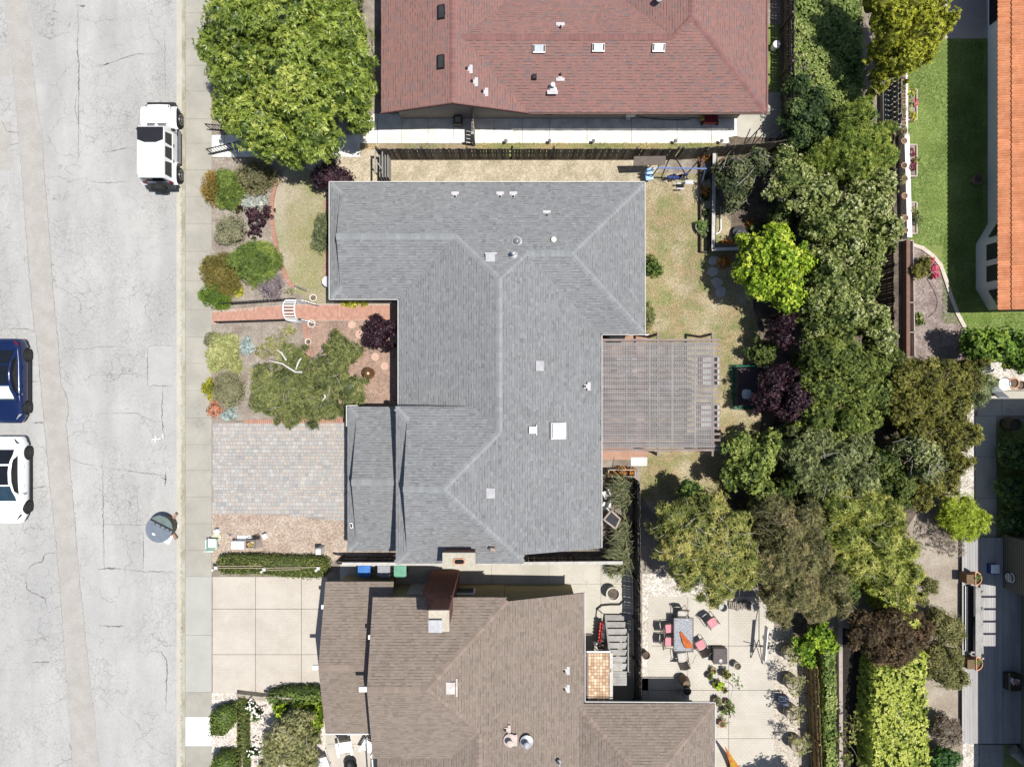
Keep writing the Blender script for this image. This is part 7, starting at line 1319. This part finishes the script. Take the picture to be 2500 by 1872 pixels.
q = MB(); q.lathe(x + .0, y - .25, [(.10, .50), (.11, .53), (.06, .54)], 16); obj('burner', q, M('pale_ring', (.3, .3, .3), metal=.4, rough=.4), t)
metalpot = M('zinc_pot', (.42, .42, .40), (.34, .34, .32), fine=.1, rough=.5)
solid('metal_tub', 'round zinc tub with white lumps near the firewood', 'tub', lambda q: q.lathe(gx(1766, .4), gy(1483, .4), [(.2, 0), (.24, .38), (.25, .4), (.21, .4), (.19, .12), (.01, .1)], 20), metalpot)
ring_pot('garden_pot', 'round cream pot standing alone right of the fire pit table', 1801, 1626, .20, .45, M('stone_pot', (.48, .46, .38), (.40, .38, .3), fine=.15))
for k in range(12): solid('firewood_log', ['grey split log at the left end of the woodpile', 'second split log from the left in the woodpile', 'third split log in the woodpile', 'fourth split log in the woodpile', 'fifth log, near the middle of the woodpile', 'sixth log, near the middle of the woodpile', 'seventh log in the woodpile', 'eighth log in the woodpile', 'ninth log of the woodpile', 'tenth log of the woodpile', 'log second from the right end of the woodpile', 'log at the right end of the woodpile'][k], 'log', lambda q: q.box(gx(1779 + k * 4.6), gy(1476 + random.uniform(-3, 3)), .09 + random.uniform(0, .05), .075, .42, .14, rz=random.uniform(-.12, .12)), M('split_wood', (.22, .18, .14), (.34, .31, .27), scale=9, fine=.2))
t = thing('folding_stand', 'thin black folding stand with a white cloth screen at the right of the patio', 'stand', G(1850, 1570)); q = MB()
for a, b in (((1853, 1560), (1833, 1605)), ((1853, 1560), (1862, 1620)), ((1853, 1560), (1853, 1480)), ((1829, 1574), (1878, 1580))): q.tube([G(*a, .5), G(*b, .05)], .022, 6)
obj('frame', q, black_metal, t); q = MB(); q.bar(G(1872, 1530, 1.0), G(1865, 1612, 1.0), .05, .45); obj('screen', q, M('cloth_white', (.78, .74, .72)), t)
solid('hose', 'thin cream hose curling across the patio', 'hose', lambda q: q.tube([(gx(a), gy(b), .035) for a, b in ((1727, 1600), (1700, 1598), (1692, 1617), (1668, 1630), (1648, 1648), (1638, 1672), (1645, 1687), (1657, 1688))], .014, 5), M('hose_cream', (.72, .70, .58)))
t = thing('patio_heater', 'tan barrel-shaped heater with a black round top', 'heater', G(1672, 1680)); x, y = gx(1675, .8), gy(1680, .8); q = MB(); q.lathe(x, y + .25, [(.2, 0), (.28, .4), (.24, .8), (.2, .95)], 20); obj('body', q, M('tan_jar', (.22, .16, .10)), t); q = MB(); q.lathe(gx(1679, 1.2), gy(1688, 1.2), [(.2, .95), (.2, 1.18), (.1, 1.22)], 20); obj('lid', q, plastic, t)
q = MB(); q.box(gx(1679, 1), gy(1705, 1), .5, .2, .4, .8); obj('stand', q, steel, t)
t = thing('sculpture', 'glossy orange and yellow leaf-shaped sculpture at the bottom of the patio', 'sculpture', G(1785, 1850)); q = MB(); b0 = G(1790, 1868).xy; tip = (gx(1768, 1.1), gy(1818, 1.1), 1.1)
pr = [(-.32, -.15), (.0, -.28), (.42, -.2), (.2, .12), (-.15, .1)]; q.add([(b0[0] + a, b0[1] + b, .02) for a, b in pr] + [(b0[0] - .12 + a * .6, b0[1] + .35 + b * .5, .55) for a, b in pr] + [tip], [(i, (i + 1) % 5, 5 + (i + 1) % 5, 5 + i) for i in range(5)] + [(5 + i, 5 + (i + 1) % 5, 10) for i in range(5)]); obj('body', q, M('molten_orange', (.55, .12, .01), (.50, .30, .02), (.42, .05, .01), scale=3, fine=.1, rough=.2, coat=.6), t, smooth=False)
pots = [('small brown pot with yellowish leaves, top of the potted cluster', 1742, 1638, .14, .3, 'small', c_willow, terracotta), ('dark pot left in the upper potted cluster', 1733, 1650, .16, .3, 'small', c_green, M('dark_pot', (.16, .10, .08))), ('pale round pot with olive leaves in the upper potted cluster', 1773, 1647, .21, .45, 'small', c_olive, MATS['stone_pot']),
        ('brown pot with bright leaves in the middle of the potted cluster', 1752, 1672, .2, .35, 'broad', c_lime, MATS['dark_pot']), ('orange terracotta pot below the bright-leaved pot', 1770, 1685, .12, .3, 'small', c_green, terracotta), ('pale pot with trailing leaves in the lower potted cluster', 1750, 1710, .2, .3, 'small', c_juniper, M('dark_pot', (.16, .10, .08))),
        ('small terracotta pot in the lower potted cluster', 1776, 1715, .14, .3, 'small', c_green, terracotta), ('round pot left of the lowest leafy pots', 1769, 1735, .15, .3, 'small', c_green, MATS['dark_pot']), ('small pot at the right of the lower cluster', 1786, 1730, .13, .3, 'broad', c_green, terracotta), ('last pot at the bottom of the potted cluster', 1763, 1768, .17, .35, 'tuft', c_willow, terracotta)]
for lb, a, b, r, h, kd, cm_, pm_ in pots: ring_pot('potted_plant', lb, a, b, r, h, pm_, 'potted plant', fill=(kd, 1.25, cm_, 1.1))
tree('potted_sapling', 'thin-leaved sapling leaning right from the potted cluster', 'plant', [circ(1793, 1655, 12, 1.3, .8, .5), circ(1805, 1672, 10, 1.2, .8, .5), circ(1785, 1740, 10, 1.1, .6, .5)], 'small', c_green, .015, dens=.35, cores=False, base=(gx(1780), gy(1665)))
for k, (a, b) in enumerate([(1925, 1592), (1930, 1662), (1930, 1735), (1942, 1812)]):
    p = G(a, b, .4); t = thing('barrel_planter', ['half-barrel planter at the top of the gravel strip by the patio', 'second half-barrel planter down the gravel strip', 'third half-barrel planter down the gravel strip', 'lowest half-barrel planter on the gravel strip'][k], 'planter', (p.x, p.y, 0), 'barrel planters along the patio gravel'); q = MB(); q.lathe(p.x, p.y, [(.30, 0), (.40, .35), (.36, .75), (.33, .75), (.33, .66), (.01, .64)], 20); obj('barrel', q, M('barrel_wood', (.40, .35, .28), (.30, .26, .21), scale=5, fine=.2), t)
    q = MB(); [q.lathe(p.x, p.y, [(.385, z), (.395, z + .02), (.395, z + .05)], 20) for z in (.2, .5)]; obj('hoop', q, M('rust_iron', (.14, .11, .09)), t)
    lobes = [circ(a + dx, b + dy, rr, 2.0, 1.0, .55) for dx, dy, rr in ((14, 8, 17), (0, -6, 13), (24, -8, 12), (8, 22, 13))]
    f_ = thing('olive_shrub', ['thin olive foliage growing out of the top half-barrel', 'thin olive foliage growing out of the second half-barrel', 'thin olive foliage growing out of the third half-barrel', 'thin olive foliage growing out of the lowest half-barrel'][k], 'shrub', (p.x, p.y, .6), 'olive shrubs in the half-barrels'); q = MB(); [q.tube([(p.x, p.y, .6), l[0]], [.03, .01], 5) for l in lobes]; obj('stem', q, bark_pale, f_); obj('foliage', foliage(lobes, 'willow' if k % 2 else 'small', sub=5, dens=.5, cores=False), leafmat('thin_olive', [(.06, .08, .03), (.17, .20, .07), (.27, .29, .10), (.36, .36, .16)]), f_)
solid('blue_crate', 'slatted dark crate with a blue side between the barrels', 'crate', lambda q: [q.box(gx(1912, .6), gy(1700 + i * 5, .6), .6, .5, .07, .04) for i in range(4)] + [q.box(gx(1912, .3), gy(1708, .3), .3, .46, .42, .5)], M('crate_blue', (.12, .14, .20)))
ring_pot('garden_pot', 'tall glazed pot leaning near the shaded fence foot', 1578, 1600, .2, .5, M('dark_pot', (.16, .10, .08)))
# white slatted garden chairs
def adirondack(lb, px, py, rz):
    p = G(px, py, .35); t = thing('slatted_chair', lb, 'chair', (p.x, p.y, 0)); m = Matrix.Translation((p.x, p.y, .01)) @ Matrix.Rotation(rz, 4, 'Z')
    def part(name, fn): q = MB(); fn(q); q.V = [tuple(m @ Vector(v)) for v in q.V]; return obj(name, q, white, t)
    for k in range(5): part('seat_slat', lambda q: q.box(0, -.2 + k * .11, .34 + k * .015, .56, .095, .025))
    for k in range(6): part('back_slat', lambda q: q.box(-.24 + k * .095, -.42, .72, .085, .025, .80, rx=.42))
    for s in (-1, 1): part('armrest', lambda q: q.box(s * .36, .02, .58, .14, .74, .03)); part('leg', lambda q: (q.box(s * .33, .32, .29, .04, .12, .58), q.box(s * .33, -.1, .2, .03, .9, .12, rx=.25)))
adirondack('white slatted garden chair below the garage eave, left of the pair', 843, 1822, R(190)); adirondack('white slatted garden chair against the brown-roofed house wall', 903, 1820, R(150)); adirondack('white slatted garden chair cut off at the bottom edge beside the grey-green shrub', 786, 1862, R(200))
t = thing('fire_bowl', 'black iron fire bowl with curled handles at the bottom edge', 'fire bowl', G(853, 1865)); q = MB(); q.lathe(*G(856, 1868, .4).xy, [(.1, .2), (.3, .3), (.36, .42), (.34, .42), (.2, .3), (.01, .26)], 22); obj('bowl', q, black_metal, t); q = MB(); q.tube([G(840 + i * 3, 1851 - (i % 2) * 2, .5) for i in range(9)], .014, 5); [q.tube([(*G(856, 1868).xy, .25), (G(856, 1868).x + .3 * math.cos(a), G(856, 1868).y + .3 * math.sin(a), 0)], .015, 5) for a in (0, 2.1, 4.2)]; obj('stand', q, black_metal, t)
# ------------------------------------------------------------------ right side: planter boxes, pots, walls
solid('garden_wall', 'low white wall carrying a row of clay pots beside the turf lawn', 'wall', lambda q: (q.bar((*G(2199, 335).xy, .3), (*G(2206, 585).xy, .3), .26, .6), q.bar((*G(2199, 180).xy, .3), (*G(2199, 335).xy, .3), .12, .6)), M('white_wall2', (.78, .78, .76), fine=.05))
for k in range(7): solid('trellis_arm', 'white bracket sticking out of the low wall, %s from the top' % ('first', 'second', 'third', 'fourth', 'fifth', 'sixth', 'seventh')[k], 'bracket', lambda q: q.bar(G(2190, 212 + k * 17, .6), G(2200, 208 + k * 17, .75), .06, .05), white)
names = ['first', 'second', 'third', 'fourth', 'fifth', 'sixth', 'seventh', 'eighth', 'ninth', 'tenth', 'eleventh', 'twelfth', 'thirteenth', 'fourteenth']
for k, (a, b) in enumerate([(2206, 182), (2206, 200), (2206, 217), (2206, 234), (2206, 250), (2206, 267), (2207, 284), (2207, 301), (2208, 320), (2208, 344), (2208, 404), (2209, 436), (2209, 478), (2211, 532)]):
    ring_pot('clay_pot', 'clay pot on the low white wall, %s from the top of the row' % names[k], a, b, .13 if k < 8 else .16, .22, terracotta, fill=('tuft', .6, c_grey, .3) if k % 3 == 2 else None, z=.6, n=14)
ring_pot('clay_pot', 'clay pot on the lower end of the white wall', 2211, 562, .14, .22, terracotta, z=.6)
for lb, y0, y1, pl in (('oblong planter box with yellow-green leaves, top of three by the turf', 218, 292, ((c_lime, 2222, 232, 13), (c_yellow, 2226, 222, 10), (c_grey, 2222, 255, 11), (c_yellow, 2226, 283, 12), (c_pink, 2236, 250, 8))), ('oblong planter box with dark red leaves, middle of three by the turf', 353, 430, ((leafmat('dark_red_leaves', [(.04, .01, .01), (.11, .02, .03), (.18, .035, .045), (.25, .08, .08)]), 2224, 375, 13), (MATS['dark_red_leaves'], 2226, 405, 14), (c_willow, 2238, 388, 9))), ('oblong planter box with olive and grey plants, lowest of three by the turf', 494, 570, ((c_juniper, 2230, 516, 13), (MATS['dusky_leaves'], 2240, 540, 12), (c_grey, 2246, 536, 9)))):
    t = thing('planter_box', lb, 'planter', G(2228, (y0 + y1) / 2)); zt = .45; q = MB(); x0, x1 = 2216, 2239
    for a, b in (((x0, y0), (x1, y0)), ((x0, y1), (x1, y1)), ((x0, y0), (x0, y1)), ((x1, y0), (x1, y1))): q.bar(G(*a, zt) - Vector((0, 0, zt / 2)), G(*b, zt) - Vector((0, 0, zt / 2)), .05, zt)
    obj('side_board', q, M('planter_pink', (.56, .46, .40), (.62, .54, .48), fine=.1), t); q = MB(); q.prism([G(x0, y0, zt).xy[:], G(x1, y0, zt).xy[:], G(x1, y1, zt).xy[:], G(x0, y1, zt).xy[:]], .3, .36); obj('soil', q, soil, t)
    for cm_, a, b, r in pl: obj('plant', foliage([((gx(a, .5), gy(b, .5), .42), (r / 45, r / 45, .25), .5)], 'small', sub=5, dens=.9, cores=False), cm_, t)
ring_pot('garden_pot', 'dark round pot in the shade against the white wall', 2390, 437, .27, .5, M('shade_pot', (.30, .22, .17)))
t = thing('bed_border', 'rusty raised trough running along the back fence', 'trough', G(2215, 740)); q = MB()
for a, b in (((2212, 590), (2212, 870)), ((2222, 590), (2226, 870)), ((2212, 590), (2222, 590)), ((2212, 662), (2223, 662)), ((2212, 740), (2225, 740)), ((2212, 812), (2226, 812))): q.bar((*G(*a).xy, .15), (*G(*b).xy, .15), .05, .3)
obj('frame', q, M('trough_wood', (.50, .42, .38)), t); q = MB(); q.bar((*G(2205, 590).xy, .25), (*G(2205, 870).xy, .25), .2, .5); obj('back_wall', q, M('rusty_board', (.22, .13, .10)), t)
dome('agave', 'pale green agave clump near the trough in the mulch bed', 2240, 772, 11, 12, .4, 'broad', c_grey, .6, cat='plant'); dome('agave', 'bright green leafy clump below the pale agave', 2247, 785, 11, 10, .4, 'broad', c_green, .7, cat='plant')
solid('drip_hose', 'thin black drip hose curving over the mulch bed', 'hose', lambda q: q.tube([(gx(a), gy(b), .03) for a, b in ((2262, 680), (2280, 710), (2288, 735), (2284, 757), (2265, 775))], .012, 5), plastic)
# chairs and pots at the right edge
t = thing('grey_chair', 'grey woven chair on the shaded edge of the garden path', 'chair', G(2442, 962)); p = G(2441, 955, .7); gw_ = M('grey_weave', (.22, .24, .26), (.26, .28, .30), fine=.1)
q = MB(); q.box(p.x, p.y, .45, .55, .5, .06); obj('seat', q, gw_, t, bevel=.02); q = MB(); q.box(p.x, p.y - .2, .75, .58, .08, .6, rx=.5); obj('backrest', q, gw_, t, bevel=.03)
for a in (-1, 1):
    for b in (-1, 1): q = MB(); q.bar((p.x + a * .24, p.y + b * .2, 0), (p.x + a * .24, p.y + b * .2, .45), .035, .035); obj('leg', q, steel, t)
q = MB(); p = G(2456, 938, .6); q.lathe(p.x, p.y, [(.15, 0), (.3, .45), (.33, .5), (.2, .5), (.05, .42)], 20); tag(obj('white_chair', q, M('white_plastic', (.68, .70, .72), rough=.35)), 'white round plastic chair behind the grey woven chair', 'chair')
ring_pot('clay_pot', 'large open orange clay pot at the right edge', 2476, 935, .28, .5, M('orange_clay', (.62, .30, .17), (.68, .36, .22)))
ring_pot('garden_pot', 'dark glazed pot right of the large orange clay pot', 2494, 940, .22, .45, M('dark_pot', (.16, .10, .08)))
t = thing('water_barrel', 'dark barrel lying in the shaded lawn corner', 'barrel', G(2475, 1035)); q = MB(); q.lathe(gx(2472, .6), gy(1035, .6), [(.3, 0), (.38, .4), (.32, .85), (.28, .85), (.26, .7), (.01, .7)], 20); obj('body', q, M('barrel_brown', (.10, .09, .06)), t)
# ------------------------------------------------------------------ deck
t = thing('deck', 'grey plank deck along the olive-sided house', 'deck', G(2420, 1600)); me = {}
deck_m = M('deck_board', (.36, .35, .345), (.42, .41, .40), scale=2, fine=.15, fs=20, rnd=.12, stretch=(6, .5, 1), rough=.85)
q = MB(); q.box(0, 0, 0, .135, 1, .03); dm = mesh_from(q, 'plank'); dm.materials.append(deck_m); x = gx(2352, .25); ya, yb_ = gy(1312, .25), gy(1814, .25); k = 0
while x < gx(2500, .25):
    cut = ya - (ya - yb_) * random.uniform(.3, .7)
    for a, b in ((ya, cut), (cut - .006, yb_)): piece('plank', dm, t, (x, (a + b) / 2, .235 + random.uniform(0, .003)), 0, (1, abs(a - b), 1))
    x += .142
q = MB(); [q.box((gx(2352) + gx(2500)) / 2, ya + (yb_ - ya) * f, .11, 3.3, .1, .2) for f in (.02, .25, .5, .75, .98)]; obj('joist', q, dark_wood, t)
t = thing('garden_path', 'shaded paved path below the deck', 'path', G(2420, 1850)); q = MB(); q.prism(PP([(2390, 1816), (2448, 1816), (2448, 2000), (2390, 2000)]), 0, .05); obj('paving', q, M('dusk_paving', (.36, .35, .34)), t)
area('corner_grass', [(2448, 1816), (2560, 1816), (2560, 2000), (2448, 2000)], .03, turf_m)
t = thing('deck_bench', 'long grey timber bench rail between the two terracotta half pots', 'bench', G(2385, 1520)); q = MB(); q.bar(G(2388, 1434, .8), G(2388, 1605, .8), .30, .05); obj('seat', q, grey_wood, t); q = MB(); q.bar(G(2396, 1510, .75), G(2398, 1595, .75), .12, .06); obj('side_rail', q, grey_wood, t)
for yy in (1440, 1480, 1520, 1560, 1600): q = MB(); q.box(*G(2388, yy, .4).xy, .55, .1, .1, .5); obj('leg', q, grey_wood, t)
t = thing('cold_frame', 'dark glass-topped box left of the deck bench', 'box', G(2368, 1510)); q = MB(); q.prism(PP([(2356, 1430), (2380, 1430), (2380, 1588), (2356, 1588)], .3), 0, .40); obj('body', q, plastic, t); q = MB(); q.bar(G(2357, 1430, .45), G(2357, 1588, .45), .03, .03); obj('rim', q, steel, t)
for lb, a, b in (('terracotta half pot with a dark wedge stand at the upper end of the deck bench', 2386, 1412), ('terracotta half pot at the lower end of the deck bench', 2388, 1620)):
    t = thing('half_pot', lb, 'pot', G(a, b)); z = .9; p = G(a, b, z); q = MB(); N_ = 12; o_ = [(p.x - .1 + .36 * math.sin(math.pi * i / N_), p.y + .38 * math.cos(math.pi * i / N_)) for i in range(N_ + 1)]; i_ = [(p.x - .06 + .29 * math.sin(math.pi * i / N_), p.y + .31 * math.cos(math.pi * i / N_)) for i in range(N_ + 1)]
    V = [(x, y, z) for x, y in o_] + [(x, y, z) for x, y in i_] + [(p.x - .1 + (x - p.x + .1) * .55, p.y + (y - p.y) * .55, .26) for x, y in o_] + [(x, y, z - .12) for x, y in i_]; n = N_ + 1
    F = []
    for i in range(n): j = (i + 1) % n; F += [(i, j, n + j, n + i), (2 * n + i, 2 * n + j, j, i), (n + i, n + j, 3 * n + j, 3 * n + i)]
    q.add(V, F); obj('pot', q, M('orange_clay', (.62, .30, .17)), t); q = MB(); q.prism(i_, z - .3, z - .11); obj('soil', q, litter, t); obj('plant', foliage([((p.x + .05, p.y, z - .08), (.2, .22, .12), .5)], 'small', sub=3, cores=False, dens=.8), c_green, t)
    q = MB(); q.box(p.x - .32, p.y - .05, .55, .42, .5, .6, rz=.0); obj('stand', q, M('brown_stand', (.20, .13, .07)), t)
t = thing('cool_box', 'blue cool box with a white lid on the shaded deck', 'cool box', G(2425, 1395)); p = G(2429, 1390, .6); q = MB(); q.box(p.x, p.y, .43, .4, .5, .36); obj('body', q, M('royal_blue', (.03, .07, .35)), t); q = MB(); q.box(p.x, p.y + .04, .63, .42, .46, .05); obj('lid', q, M('white_plastic', (.68, .70, .72)), t)
t = thing('hose_reel', 'white wall hose reel on the olive siding', 'hose reel', G(2460, 1397)); q = MB(); c_ = (26.34, gy(1397), 1.0)
q.tube([(c_[0] - .12, c_[1] + .2 * math.cos(a), c_[2] + .2 * math.sin(a)) for a in [i * math.pi / 8 for i in range(17)]], .02, 5); [q.bar((c_[0] - .12, c_[1], c_[2]), (c_[0] - .12, c_[1] + .2 * math.cos(a), c_[2] + .2 * math.sin(a)), .03, .02) for a in (0, 1.05, 2.1, 3.14, 4.2, 5.2)]; q.tube([(c_[0] + .02, c_[1] + .24 * math.cos(a), c_[2] + .24 * math.sin(a)) for a in [i * math.pi / 8 for i in range(13)]], .025, 5); obj('reel', q, white, t)
t = thing('garden_trolley', 'dark trolley holding an orange and white bag on the shaded deck', 'trolley', G(2465, 1660)); p = G(2474, 1664, .6); q = MB(); q.box(p.x, p.y, .5, .7, .9, .5); obj('tray', q, M('dark_brown_box', (.06, .05, .035)), t, bevel=.06); q = MB(); q.bar((p.x - .42, p.y + .6, .9), (p.x - .40, p.y - .45, .9), .05, .05); obj('handle', q, M('pipe_brown', (.25, .2, .17)), t)
tag(obj('plastic_bag', foliage([((p.x, p.y + .1, .78), (.26, .2, .1), .5)], 'broad', sub=2, cores=True, dens=.8), M('bag_white', (.65, .68, .75), vc=[(.5, .10, .05), (.7, .3, .2), (.6, .65, .75), (.75, .78, .85)])), 'orange and white plastic bag lying in the dark trolley', 'bag')
solid('garden_hose', 'thin turquoise hose lying on the corner grass', 'hose', lambda q: q.tube([(gx(a), gy(b), .06) for a, b in ((2444, 1866), (2450, 1850), (2458, 1843), (2466, 1840))], .014, 5), M('turquoise', (.05, .45, .38)))
solid('grey_cylinder', 'grey round tank lying in the corner grass', 'tank', lambda q: q.tube([G(2472, 1828, .3), G(2510, 1862, .3)], .3, 16), M('tank_grey', (.30, .29, .26)))
